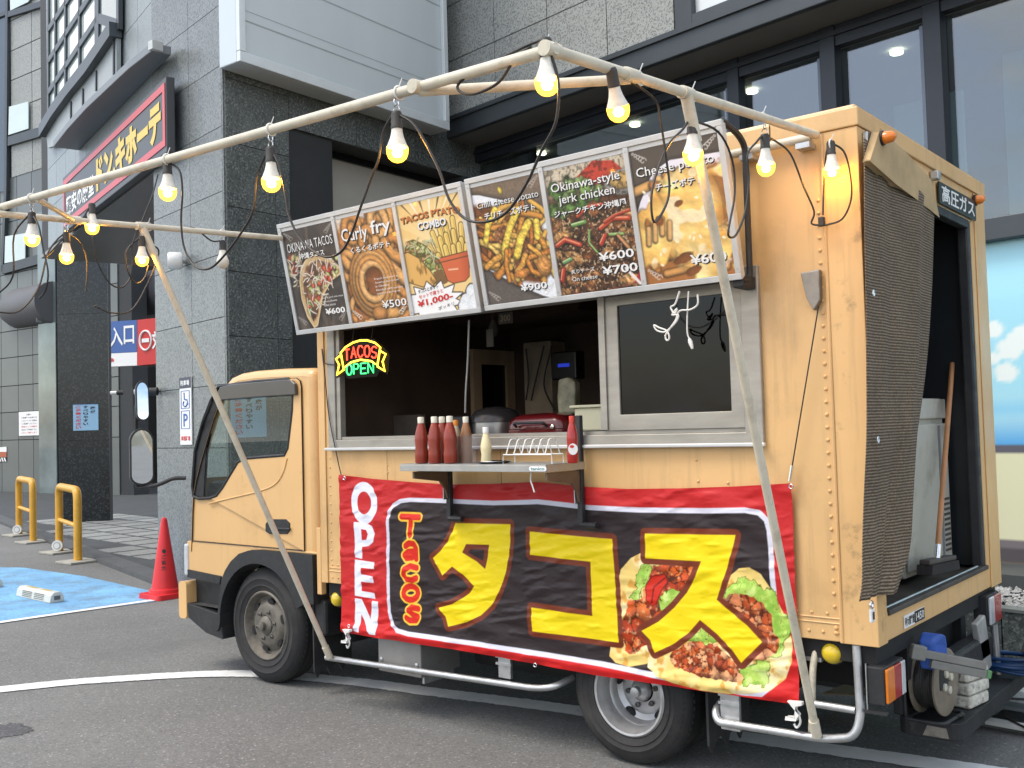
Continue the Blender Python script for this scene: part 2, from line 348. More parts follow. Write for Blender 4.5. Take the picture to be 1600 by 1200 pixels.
DARKWOOD = mat('dark_stained_ply', (.045, .026, .017), .6, var=.35, vs=4, stretch=(1, 1, .3), bump=.1, bs=20)
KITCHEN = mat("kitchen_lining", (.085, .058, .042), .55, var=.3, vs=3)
CHROME = mat('bright_metal', (.75, .75, .75), .18, 1., var=.05, vs=10)
AMBER = mat('amber_lens', (.75, .20, .01), .18, var=.1, vs=20, coat=.5)
YELLENS = mat('yellow_lens', (.72, .52, .02), .15, var=.15, vs=30, coat=.6)
REDLENS = mat('red_lens', (.38, .012, .012), .18, var=.1, vs=20, coat=.5)
CLEARLENS = mat('clear_lens', (.55, .57, .58), .12, var=.1, vs=20, coat=.6)
PRINT = mat('poster_print', rough=.34, var=.0, attr='print', coat=.12)
PRINTC = mat('banner_print', rough=.48, var=.05, vs=3, attr='print', spec=.35)
SIGNP = mat('sign_print', rough=.45, var=.0, attr='print')
INKW = mat('white_ink', (.85, .85, .83), .45, var=0)
INKK = mat('black_ink', (.016, .015, .015), .45, var=0)
INKR = mat('red_ink', (.62, .035, .03), .45, var=0)
INKY = mat('yellow_ink', (.86, .52, .03), .45, var=0)
INKB = mat('blue_ink', (.045, .12, .36), .45, var=0)
INKO = mat('orange_ink', (.62, .20, .05), .45, var=0)
PANE = glass('window_pane', (.50, .53, .52), 1.45, .01)
CABPANE = glass('cab_pane', (.80, .86, .84), 1.45, .01, .0)
STOREPANE = glass('store_pane', (.60, .68, .70), 1.5, .012, .10)

# ------------------------------------------------------------------ ground
ASPH = mat('asphalt', (.165, .167, .160), .85, var=.22, vs=.5, bump=.35, bs=150, speck=[((.23, .23, .225), 110, .70, .9, .6), ((.095, .095, .095), 90, .70, .9, .55), ((.38, .38, .37), 120, .965, .98, .7)], dirt=((.085, .085, .087), .42, .54, .74, .55))
BLUE = mat('blue_bay_paint', (.20, .45, .72), .75, var=.20, vs=1.6, bump=.4, bs=130, speck=[((.11, .27, .48), 60, .62, .9, .6)], dirt=((.14, .17, .19), 2.9, .46, .70, .70))
WPAINT = mat('road_white', (.80, .81, .79), .62, var=.10, vs=5, bump=.35, bs=140, dirt=((.20, .20, .20), 6.5, .60, .80, .55))
g = MB().add([(-160, -160, 0), (160, -160, 0), (160, 160, 0), (-160, 160, 0)], [(0, 1, 2, 3)]).build('ground', ASPH); tag(g, 'grey asphalt of the car park', 'asphalt', kind='structure')
# the long curved white line
def strip(name, pts, w, z, m, label, cat, jag=.006, n=10):
    P = smoothline([(*p, z) for p in pts], n); mb = MB(); L_ = []
    rg = random.Random(5); fine = []
    for i in range(len(P)-1):
        for k in range(4): fine.append(P[i]+(P[i+1]-P[i])*k/4)
    fine.append(P[-1])
    for i, p in enumerate(fine):
        t = fine[min(i+1, len(fine)-1)]-fine[max(i-1, 0)]; t /= np.linalg.norm(t); q = np.array([-t[1], t[0], 0])
        L_ += [p+q*(w/2+rg.uniform(-jag, jag)), p-q*(w/2+rg.uniform(-jag, jag))]
    mb.add(L_, [(2*i, 2*i+1, 2*i+3, 2*i+2) for i in range(len(fine)-1)]); o = mb.build(name, m); return tag(o, label, cat, kind='structure')
strip('road_line', [(-8.2, -6.1), (-6.6, -3.4), (-5.32, -1.06), (-4.86, -.40), (-4.31, .11), (-3.6, .36), (-2.79, .50), (-1.95, .64), (-.83, .74), (.04, .86), (1.2, 1.0), (3., 1.25)], .17, .006, WPAINT, 'long curved white line painted on asphalt under the truck', 'road marking')
# blue disabled bay with white edge
BZ = .004
_tl = oz(-60, 884, BZ); _tl = _tl+(_tl-oz(38, 887, BZ))*2.2; _bl = oz(-90, 984, BZ); _bl = _bl+(_bl-oz(240, 940, BZ))*.9
bp = [_tl, oz(38, 887, BZ), oz(130, 900, BZ), oz(226, 921, BZ), oz(262, 929, BZ), oz(240, 940, BZ), _bl]
tag(MB().add(bp, [tuple(range(len(bp)-1, -1, -1))]).build('parking_bay', BLUE), 'sky blue painted disabled parking bay', 'parking bay', kind='structure')
a, b = oz(-90, 985, .008), oz(262, 934, .008)
strip('bay_line', [a[:2]+(b-a)[:2]*t for t in (-.9, -.4, 0, .33, .66, 1)], .10, .008, WPAINT, 'straight white line along the near edge of the blue bay', 'road marking', .004)
for (p0, p1, lab) in (((-40, 779), (62, 770), 'far'), ((-40, 799), (62, 789), 'middle'), ((-40, 819), (62, 809), 'near')):
    a, b = oz(*p0, .006), oz(*p1, .006); strip('drive_line', [a[:2]+(b-a)[:2]*t for t in (0, .5, 1)], .16, .006, WPAINT, f'thin white line on the driveway left of the pillar, the {lab} one of three', 'road marking', .0)
for (p0, p1, lab) in (((160, 803), (262, 794), 'near'), ((160, 783), (262, 764), 'far')):
    a, b = oz(*p0, .006), oz(*p1, .006); strip('drive_line', [a[:2]+(b-a)[:2]*t for t in (0, .5, 1)], .16, .006, WPAINT, f'white line in the parking entrance between pillar and column, the {lab} one', 'road marking', .0)
# dark round oil stain, bottom left
st = oz(4, 1143, .003); _rs = random.Random(3); pts = [(st[0]+math.cos(a)*r_, st[1]+math.sin(a)*r_) for a, r_ in [(i*2*math.pi/90, .14+.018*math.sin(3*i*2*math.pi/90)+_rs.uniform(-.022, .022)) for i in range(90)]]
tag(MB().add([(x, y, .003) for x, y in pts], [tuple(range(90))]).build('oil_stain', mat('oil_stain', (.075, .076, .08), .7, var=.3, vs=14, bump=.5, bs=120, speck=[((.16, .16, .16), 95, .8, .9, .6)])), 'dark round oil stain on the asphalt near the bottom left', 'stain', kind='structure')

# paved walk in front of the shop: base sheet, kerb band, square slabs
PAVE_Z = .05
edge = [(-40, 11.1), (-18.67, 4.88), (-13.78, 3.5), (-8.46, 2.02), (-6.2, 1.93), (-.75, 1.92), (-.2, 1.60), (1.2, 1.46), (8, .66)]
back = [(8, 6), (-5.5, 7), (-40, 25)]
JOINT = mat('pavement_joint', (.055, .06, .062), .8, var=.2, vs=2)
pv = MB(); pv.prism([(x, y) for x, y in edge+back], lambda p: (p[0], p[1], -.02), lambda p: (p[0], p[1], PAVE_Z-.006)); pave = pv.build('pavement', JOINT); tag(pave, 'paved walk of square grey slabs in front of the shop', 'pavement', kind='structure')
kb = MB(); n = len(edge)
kp = []
for i, (x, y) in enumerate(edge):
    t = np.array(edge[min(i+1, n-1)])-np.array(edge[max(i-1, 0)]); t = t/np.linalg.norm(t); q = np.array([-t[1], t[0]])
    kp.append((np.array((x, y))-q*.015, np.array((x, y))+q*.24))
kb.add([(*p[0], -.01) for p in kp]+[(*p[0], PAVE_Z+.004) for p in kp]+[(*p[1], PAVE_Z+.004) for p in kp], [(i, i+1, n+i+1, n+i) for i in range(n-1)]+[(n+i, n+i+1, 2*n+i+1, 2*n+i) for i in range(n-1)])
kb.build('kerb', mat('kerb_granite', (.085, .09, .092), .7, var=.2, vs=3, bump=.2, bs=80), pave)
SLAB = mat('pavement_slab', (.26, .27, .26), .75, var=.12, vs=2.5, rnd=.16, bump=.25, bs=70, speck=[((.10, .10, .10), 70, .75, .9, .5)])
sl = mesh_of(MB().box(-.268, .268, -.268, .268, -.02, .0), 'slab', SLAB)
th = math.radians(-6); cu, su = math.cos(th), math.sin(th)
def inside_walk(x, y):
    for (x0, y0), (x1, y1) in zip(edge[:-1], edge[1:]):
        if x0 <= x <= x1: return y-(y0+(y1-y0)*(x-x0)/(x1-x0))
    return -1
cnt = 0
for i in range(-34, 6):
    for j in range(-8, 14):
        x = i*.62*cu-j*.62*su; y = 2.2+i*.62*su+j*.62*cu+.02
        if inside_walk(x, y) < .50 or y > 7.5: continue
        vis = (-18 < x < -8.2 and y < 6.6) or (-1 < x < 4.5 and y < 3.1)
        if not vis: continue
        instance(sl, 'slab', Matrix.Translation((x, y, PAVE_Z)) @ Matrix.Rotation(th, 4, 'Z'), pave); cnt += 1
SLLT = mesh_of(MB().box(-.13, .13, -.13, .13, -.02, .0), 'slab', mat('light_slab', (.46, .46, .43), .75, var=.12, vs=4, bump=.2, bs=70))
# ------------------------------------------------------------------ the food truck
SIDE = Fr((0, 0, 0), (1, 0, 0)); REAR = Fr((0, 0, 0), (0, 1, 0))
TR = thing('food_truck', 'mustard yellow food truck with box body and open serving hatch', 'truck', (-2.3, .92, 0))
BX0, BW, BZ0, BZ1 = -3.316, 1.842, .70, 2.825
WX0, WX1, WZ0, WZ1 = -3.165, -.505, 1.535, 2.215
mb = MB(); mb.fprism(SIDE, [(BX0, BZ0), (0, BZ0), (0, BZ1), (BX0, BZ1)], -.045, 0, [[(WX0, WZ0), (WX0, WZ1), (WX1, WZ1), (WX1, WZ0)]]); mb.build('side_wall', PAINT, TR, bevel=.004)
MB().box(BX0, 0, BW-.045, BW, BZ0, BZ1).build('far_side_wall', PAINT, TR, bevel=.004)
mb = MB(); mb.fprism(REAR, [(.046, BZ0), (BW-.046, BZ0), (BW-.046, BZ1), (.046, BZ1)], -.05, .0, [[(.12, .815), (.12, 2.60), (1.60, 2.60), (1.60, .815)]]); mb.build('rear_frame', PAINT, TR, bevel=.005)
MB().box(BX0+.001, BX0+.04, .046, BW-.046, BZ0, BZ1).build('front_bulkhead', PAINT, TR)
MB().box(BX0, 0, 0, BW, BZ1+.001, BZ1+.03).build('roof', PAINT, TR, bevel=.012)
MB().box(BX0+.045, -.052, .047, BW-.047, BZ0+.002, .80).build('floor', mat('worn_floor', (.055, .048, .04), .6, var=.5, vs=5, dirt=((.30, .27, .23), 7, .60, .78, .7)), TR)
# roof edge trim, corner posts and sill strips, each proud of the wall
MB().box(BX0-.012, .014, -.013, -.001, 2.762, 2.838).build('roof_trim', PAINT, TR, bevel=.005)
MB().box(.001, .014, -.001, BW+.012, 2.762, 2.838).build('roof_trim', PAINT, TR, bevel=.005)
for xx in (-.36, -1.2, -2.1): MB().box(xx-.002, xx+.002, -.0150, -.0125, 2.763, 2.837).build('trim_joint', DARK, TR)
POSTP = mat('scuffed_post_paint', (.72, .452, .195), .45, var=.08, vs=1.5, streak=.36, rvar=.14, bump=.12, bs=5, dirt=((.12, .085, .05), 7.5, .57, .70, .55))
MB().box(-.140, .0065, -.0065, -.0008, BZ0-.003, 2.760).build('corner_post', POSTP, TR, bevel=.003)
MB().box(.0008, .0068, -.0062, .098, BZ0-.003, 2.760).build('corner_post', POSTP, TR, bevel=.003)
MB().box(.0008, .0068, 1.655, BW+.006, BZ0-.003, 2.760).build('corner_post', PAINT, TR, bevel=.003)
MB().tube([(-.140, -.006, BZ0), (-.140, -.006, 2.755)], .008, 8).build('post_bead', PAINT, TR, smooth=40)
MB().box(BX0-.002, BX0+.055, -.009, -.0008, BZ0, 2.760).build('corner_post', PAINT, TR, bevel=.003)
for z in (.792, .772): MB().tube([(BX0+.06, -.001, z), (-.145, -.001, z)], .0035, 6).build('sill_bead', PAINT, TR, smooth=40)
for x in (-2.74, -1.9): MB().box(x-.0015, x+.0015, -.0016, -.0005, .80, 1.48).build('panel_seam', mat('seam_brown', (.33, .19, .07), .5), TR)  # thin brown strips mark the panel seams
# rivets
rv = mesh_of(MB().lathe([(.0085, 0), (.0075, .003), (.0045, .0055), (.0005, .0062)], (0, 0, 0), (0, -1, 0), 8), 'rivet', PAINT, 50)
def rivet(x, z, s=1., y=-.0002): instance(rv, 'rivet', Matrix.Translation((x, y, z)) @ Matrix.Scale(s, 4), TR)
for i in range(33): rivet(-.168, .84+i*.0515)
for i in range(24): rivet(BX0+.085, .84+i*.0545, .75)
for i in range(9): rivet(-.46+i*.065 if i < 5 else -3.1+i*.0, .81, .85) if i < 5 else None
for i in range(5): rivet(-.40+i*.06, .735, .9)
for i in range(4): rivet(BX0+.09+i*.05, .735, .8); rivet(BX0+.09+i*.05, .81, .8)
for z in (1.40, 1.36, 1.31): rivet(-2.735, z, .7)
for (x, z) in ((-.77, 1.43), (-.765, 1.335), (-.62, 1.33)): rivet(x, z, .9)
for z in (.735, .70+.055): rivet(-.165, z, 1.2)
# kitchen lining
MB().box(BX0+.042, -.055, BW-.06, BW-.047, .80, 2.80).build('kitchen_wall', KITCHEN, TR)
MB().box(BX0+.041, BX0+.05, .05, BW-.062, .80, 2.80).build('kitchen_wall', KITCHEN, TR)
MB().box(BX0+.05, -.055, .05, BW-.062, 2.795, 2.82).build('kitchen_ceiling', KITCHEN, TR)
MB().box(-.62, -.595, .62, BW-.062, .805, 2.79).build('partition', DARKWOOD, TR)
MB().box(BX0+.055, -.72, .06, .52, 1.44, 1.475).build('counter', mat('steel_counter', (.30, .29, .27), .45, .6, var=.2, vs=6), TR, bevel=.004)
MB().box(BX0+.055, -.72, .40, .52, .82, 1.438).build('counter_front', KITCHEN, TR)
MB().box(BX0+.055, -2.0, 1.25, BW-.065, .82, 1.50).build('worktop', mat('dull_steel', (.30, .28, .26), .5, .5, var=.3, vs=4), TR)
gz0, gz1 = float(oy(600, 682, .56)[2]), float(oy(600, 650, .56)[2]); MB().box(BX0+.055, float(oy(658, 660, .56)[0]), .56, .60, gz0, gz1).build('griddle_front', mat('griddle', (.17, .15, .13), .45, .3, var=.3, vs=5), TR)
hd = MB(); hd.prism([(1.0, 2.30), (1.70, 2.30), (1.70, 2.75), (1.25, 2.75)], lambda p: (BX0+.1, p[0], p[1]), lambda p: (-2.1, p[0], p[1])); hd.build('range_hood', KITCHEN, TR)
# wooden hatch with a dark pane on the far wall and a pale cupboard beside it
BK = Fr((BX0+.051, 0, 0), (0, 1, 0))
wf = MB(); wf.fprism(BK, [(1.315, 1.50), (1.770, 1.50), (1.770, 2.15), (1.315, 2.15)], .0, .035, [[(1.40, 1.56), (1.40, 2.045), (1.685, 2.045), (1.685, 1.56)]])
wf.build('hatch_frame', mat('old_wood', (.50, .37, .24), .65, var=.25, vs=4, stretch=(1, 1, .3)), TR)
MB().fbox(BK, 1.40, 1.685, 1.56, 2.045, .004, .012).build('hatch_pane', mat('dark_pane', (.006, .006, .007), .1, var=0), TR)
cu0, cu1 = float(oy(819, 600, 1.6)[0]), float(oy(862, 600, 1.6)[0]); MB().box(cu0, cu1, 1.60, 1.775, 1.45, float(oy(840, 534, 1.6)[2])).build('cupboard', mat('grimy_cream', (.50, .42, .31), .6, var=.25, vs=4), TR, bevel=.006)
# aluminium window frame, sill, sliding sash
FRM = MB(); FRM.fprism(SIDE, [(-3.215, 1.488), (-.437, 1.488), (-.437, 2.255), (-3.215, 2.255)], -.06, .022, [[(-3.150, 1.548), (-3.150, 2.20), (-.520, 2.20), (-.520, 1.548)]]); FRM.build('hatch_window_frame', ALU, TR, bevel=.004)
MB().box(-3.235, -.425, -.040, -.0225, 1.486, 1.503).build('window_sill', ALUL, TR, bevel=.004)
for (z, y) in ((1.549, -.005), (1.549, .022)): MB().box(-3.148, -.522, y, y+.008, z, z+.016).build('sash_track', ALU, TR)
MB().box(-3.148, -3.115, -.012, .03, 1.549, 2.199).build('sash_stile', ALU, TR, bevel=.003)
SA = MB(); SA.fprism(SIDE, [(-1.235, 1.566), (-.522, 1.566), (-.522, 2.198), (-1.235, 2.198)], -.014, .012, [[(-1.155, 1.640), (-1.155, 2.150), (-.585, 2.150), (-.585, 1.640)]]); sash = SA.build('sliding_sash', ALU, TR, bevel=.003)
MB().box(-1.155, -.585, -.001, .003, 1.640, 2.150).build('pane', glass('screen_pane', (.10, .095, .085), 1.42, .03, .0), sash)
MB().box(-1.150, -.590, .008, .016, 1.642, 1.705).build('lower_rail', ALU, sash)
MB().box(-1.258, -1.222, -.022, -.0142, 1.57, 2.198).build('mullion', ALU, sash, bevel=.002)
# black struts that hold the flap over the hatch, and the flap itself behind the boards
MB().tube(bend([(-.455, -.262, 2.825), (-.455, -.12, 2.80), (-.455, -.055, 2.76), (-.455, -.055, 2.19), (-.455, -.13, 2.175)], .035), .014, 8).build('flap_strut', BLACKPL, TR, smooth=40)
MB().box(-.495, -.445, -.14, -.02, 2.150, 2.205).build('flap_bracket', BLACKPL, TR, bevel=.008)
MB().tube([(-3.25, -.04, 2.728), (-.17, -.04, 2.742)], .019, 10).build('hinge_tube', CREAM, TR, smooth=40)
for x in (-.2, -.45, -1.1): MB().box(x-.03, x+.03, -.062, -.002, 2.700, 2.722).build('tube_bracket', STEEL, TR)

# ---------------------------------------------------------------- cab
CP = [(-3.40, .86), (-3.40, 1.90), (-3.405, 1.955), (-3.43, 1.985), (-3.48, 1.998), (-3.75, 2.010), (-4.02, 2.012), (-4.18, 2.004), (-4.27, 1.985), (-4.34, 1.94), (-4.41, 1.865), (-4.50, 1.735), (-4.59, 1.575), (-4.67, 1.42), (-4.725, 1.30), (-4.757, 1.20), (-4.774, 1.08), (-4.783, .95), (-4.795, .80), (-4.79, .665)]
def inset(poly, d):
    n = len(poly); out = []
    for i, p in enumerate(poly):
        a = np.array(poly[max(i-1, 0)]); b = np.array(poly[min(i+1, n-1)]); t = b-a; t = t/np.linalg.norm(t); out.append((p[0]-t[1]*d, p[1]+t[0]*d))
    return out
CY0, CY1 = .035, 1.805
rings = [(CY0, .055), (CY0+.006, .034), (CY0+.020, .014), (CY0+.045, .003), (CY0+.08, 0)]; rings += [(CY1+CY0-y, d) for y, d in rings[::-1]]
sk = MB(); n = len(CP); S = []
for y, d in rings: S += [(x, y, z) for x, z in inset(CP, d)]
sk.grid(S, n, len(rings)); 
# cut the windscreen out of the skin: columns 9..14 between the rounded corners
cut = [f for f in sk.f if not (9 <= min(i % n for i in f) <= 13 and all(4 <= i//n <= 5 for i in f))]
sk.f = cut; sk.build('cab_shell', CABPAINT, TR, smooth=50)
ws = MB(); ws.add([S[4*n+i] for i in range(9, 15)]+[S[5*n+i] for i in range(9, 15)], [(i, i+1, 7+i, 6+i) for i in range(5)]); ws.build('windscreen', CABPANE, TR, smooth=60)
inn = inset(CP, .055)
def pxz(pts, Y=CY0): return [tuple(oy(x, y, Y)[[0, 2]]) for x, y in pts]
WIN = pxz([(343, 604), (400, 596), (452, 592), (460, 600), (459, 640), (452, 700), (447, 711), (384, 716), (374, 722), (350, 762), (341, 774), (330, 778), (312, 779), (304, 775), (302, 760), (306, 705), (318, 660), (331, 626)])
WIN = WIN[::-1]
def area(p): return sum(p[i][0]*p[(i+1) % len(p)][1]-p[(i+1) % len(p)][0]*p[i][1] for i in range(len(p)))
if area(WIN) < 0: WIN = WIN[::-1]
XD = -3.520
door_out = [(XD, .872)]+[(XD, 1.88), (XD-.012, 1.918), (XD-.045, 1.935)]+[(x, min(z, 1.935)) for x, z in inset(CP, .062)[6:19] if x < XD-.06]+[(-4.722, .872)]
if area(door_out) < 0: door_out = door_out[::-1]
side_out = inn[:19]+[(-4.735, .868)]
if area(side_out) < 0: side_out = side_out[::-1]
for (c0, c1, nm) in ((-CY0-.035, -CY0-.002, 'cab_side'), (-CY1+.002, -CY1+.035, 'cab_side')):
    m_ = MB(); m_.fprism(SIDE, side_out, c0, c1, [[(x-.0, z) for x, z in WIN]]); m_.build(nm, CABPAINT, TR)
dm = MB(); dm.fprism(SIDE, door_out, -CY0-.0015, -CY0+.012, [WIN]); door = dm.build('cab_door', CABPAINT, TR, bevel=.006, bseg=3)
MB().tube([(x, CY0-.004, z) for x, z in door_out], .0045, 6, closed=True).build('door_gap', DARK, door)
gz = MB(); gz.fprism(SIDE, WIN, -CY0-.006, -CY0-.002); gz.build('door_glass', CABPANE, door)
MB().tube([(x, CY0-.008, z) for x, z in WIN], .011, 6, closed=True).build('window_seal', BLACKPL, door)
qb = pxz([(300, 775), (306, 700), (322, 650), (340, 606), (352, 604), (334, 650), (322, 700), (318, 776)]); qb = qb if area(qb) > 0 else qb[::-1]
MB().fprism(SIDE, qb, -CY0-.02, -CY0+.001).build('quarter_trim', BLACKPL, door)
vz = pxz([(340, 616), (345, 605), (360, 601), (400, 597), (445, 593), (456, 594), (462, 600), (463, 617), (400, 621), (341, 626)], CY0-.03); vz = vz if area(vz) > 0 else vz[::-1]
MB().fprism(SIDE, vz, -CY0+.013, -CY0+.040).build('rain_visor', mat('smoked_visor', (.055, .052, .05), .28, var=.1, vs=5, coat=.3), door, bevel=.012, bseg=3)
rg_ = smoothline([(*oy(*p, CY0-.012),) for p in ((326, 787), (362, 778), (400, 769), (428, 758), (442, 740), (449, 716))], 5)
MB().tube(rg_, .006, 6).build('door_crease', CABPAINT, door, smooth=60)
hp = pxz([(418, 818), (424, 811), (450, 811), (456, 817), (456, 829), (452, 834), (424, 834), (418, 830)]); hp = hp if area(hp) > 0 else hp[::-1]
hnd = MB().fprism(SIDE, hp, -CY0+.010, -CY0+.018).build('door_handle', BLACKPL, door, bevel=.004)
a, b = oy(427, 826, 0), oy(451, 827, 0); MB().tube([(a[0], CY0-.024, a[2]), (b[0], CY0-.024, b[2])], .008, 8).build('pull', BLACKPL, hnd) if False else MB().tube([(a[0], CY0-.024, a[2]), (b[0], CY0-.024, b[2])], .008, 8).build('handle_bar', BLACKPL, door, smooth=40)
# lower flank below the door, wheel arch, step, bumper, lamp
HUBF = (-3.955, .368); RF = .368
archo = [(HUBF[0]+.475*math.cos(math.radians(t)), HUBF[1]+.475*math.sin(math.radians(t))) for t in range(142, 55, -8)]
low = [(-4.785, .872), (-4.785, .675), (-4.40, .640)]+[p for p in archo if p[1] < .845]+[(-4.05, .845), (-3.405, .850), (-3.405, .872)]
low = [(-4.785, .868), (-4.792, .672), (-4.345, .640)]+[(-4.305, .700), (-4.24, .765), (-4.15, .820), (-4.05, .846), (-3.93, .855), (-3.405, .855), (-3.405, .868)]
low = low if area(low) > 0 else low[::-1]
MB().fprism(SIDE, low, -CY0-.035, -CY0+.006).build('lower_flank', CABPAINT, TR, bevel=.004)
MB().box(-4.792, -3.41, CY1-.035, CY1, .64, .868).build('lower_flank', CABPAINT, TR)
arch = [(-4.345, .640), (-4.305, .700), (-4.24, .765), (-4.15, .820), (-4.05, .846), (-3.93, .856), (-3.41, .856), (-3.405, .56), (-3.50, .55)]+[(HUBF[0]+.415*math.cos(math.radians(t)), HUBF[1]+.400*math.sin(math.radians(t))) for t in range(22, 186, 8)]+[(-4.385, .31), (-4.42, .29)]
arch = arch if area(arch) > 0 else arch[::-1]
MB().fprism(SIDE, arch, -.16, .002).build('wheel_arch', BLACKPL, TR, bevel=.010)
stp = [(-4.785, .672), (-4.40, .645), (-4.395, .30), (-4.58, .31), (-4.77, .40)]; stp = stp if area(stp) > 0 else stp[::-1]
MB().fprism(SIDE, stp, -.30, -.09).build('step_well', BLACKPL, TR)
MB().fprism(SIDE, [(-4.78, .62), (-4.40, .60), (-4.38, .655), (-4.785, .675)], -.088, -.02).build('step_header', BLACKPL, TR, bevel=.006)
sp_ = [(-4.775, .445), (-4.40, .405), (-4.36, .24), (-4.56, .265), (-4.76, .345)]; sp_ = sp_ if area(sp_) > 0 else sp_[::-1]
stq = MB().fprism(SIDE, sp_, -.30, -.012).build('cab_step', BLACKPL, TR, bevel=.008)
MB().box(-4.74, -4.42, .03, .20, .438, .442).build('step_tread', mat('step_tread', (.05, .05, .05), .7, var=.4, vs=60, bump=.6, bs=120), stq)
MB().fprism(SIDE, rrect(-4.868, -4.775, .335, .590, .03), -1.80, -.010).build('front_bumper', CABPAINT, TR, bevel=.012)
MB().box(-4.83, -4.78, .10, 1.74, .62, .80).build('grille', BLACKPL, TR, bevel=.01)
for y in (.05, 1.60): MB().box(-4.845, -4.775, y-.005, y+.19, .640, .815).build('headlamp', CLEARLENS, TR, bevel=.02)
MB().box(-4.815, -4.765, .018, .06, .63, .85).build('corner_lamp', CLEARLENS, TR, bevel=.012)
MB().box(-3.399, -3.325, .12, 1.72, .55, 1.9).build('cab_back', CABPAINT, TR)
MB().box(-3.385, -3.345, .012, .05, .62, 1.02).build('cab_side_stay', CABPAINT, TR, bevel=.004)
# inside the cab
SEATM = mat('seat_cloth', (.035, .037, .042), .85, var=.25, vs=20)
for y in (.25, 1.05):
    MB().box(-4.05, -3.55, y, y+.5, .95, 1.12).build('seat_cushion', SEATM, TR, bevel=.04); MB().box(-3.60, -3.46, y, y+.5, 1.08, 1.62).build('seat_back', SEATM, TR, bevel=.04)
MB().box(-4.70, -4.38, .12, 1.72, .9, 1.28).build('dashboard', BLACKPL, TR, bevel=.05)
MB().tube([(-4.22+.10*math.cos(t), 1.34+.19*math.sin(t), 1.33+.14*math.cos(t)) for t in [i*2*math.pi/24 for i in range(24)]], .014, 8, closed=True).build('steering_wheel', BLACKPL, TR, smooth=60)
MB().box(-4.7, -3.42, .08, 1.76, .84, .865).build('cab_floor', DARK, TR)
# mirrors
MC = oy(222, 716, -.16); MF = Fr(MC, (.40, .917, 0))
mo = [(q[0], q[1]) for q in arc(.0, .10, .085, 20, 160, 8, .11)+arc(0, -.13, .08, 180, 360, 8, .06)]
mir = MB().fprism(MF, mo, -.06, .0).build('wing_mirror', BLACKPL, TR, bevel=.018, bseg=3)
MB().fprism(MF, [(x*.86, z*.93) for x, z in mo], .001, .004).build('mirror_glass', mat('mirror', (.82, .85, .86), .02, 1., var=0), mir)
MC2 = oy(223, 628, -.16); MF2 = Fr(MC2, (.36, .93, 0), (-.12, 0, 1)); mo2 = [(x*.55, z*.72) for x, z in mo]
mir2 = MB().fprism(MF2, mo2, -.05, 0).build('wide_mirror', BLACKPL, TR, bevel=.015, bseg=3)
MB().fprism(MF2, [(x*.82, z*.9) for x, z in mo2], .001, .003).build('mirror_glass', MATS['mirror'], mir2)
arm = smoothline([oy(290, 747, .03), oy(270, 748, -.03), oy(248, 757, -.10), oy(226, 761, -.14), oy(213, 756, -.17), oy(212, 700, -.19), oy(212, 650, -.18), oy(214, 632, -.17), oy(220, 627, -.17)], 5)
MB().tube(arm, .014, 8).build('mirror_arm', BLACKPL, TR, smooth=60)
wp = smoothline([oy(313, 670, .02), oy(322, 648, .0), oy(330, 628, .0)], 3); MB().tube(wp, .006, 6).build('wiper_arm', BLACKPL, TR)

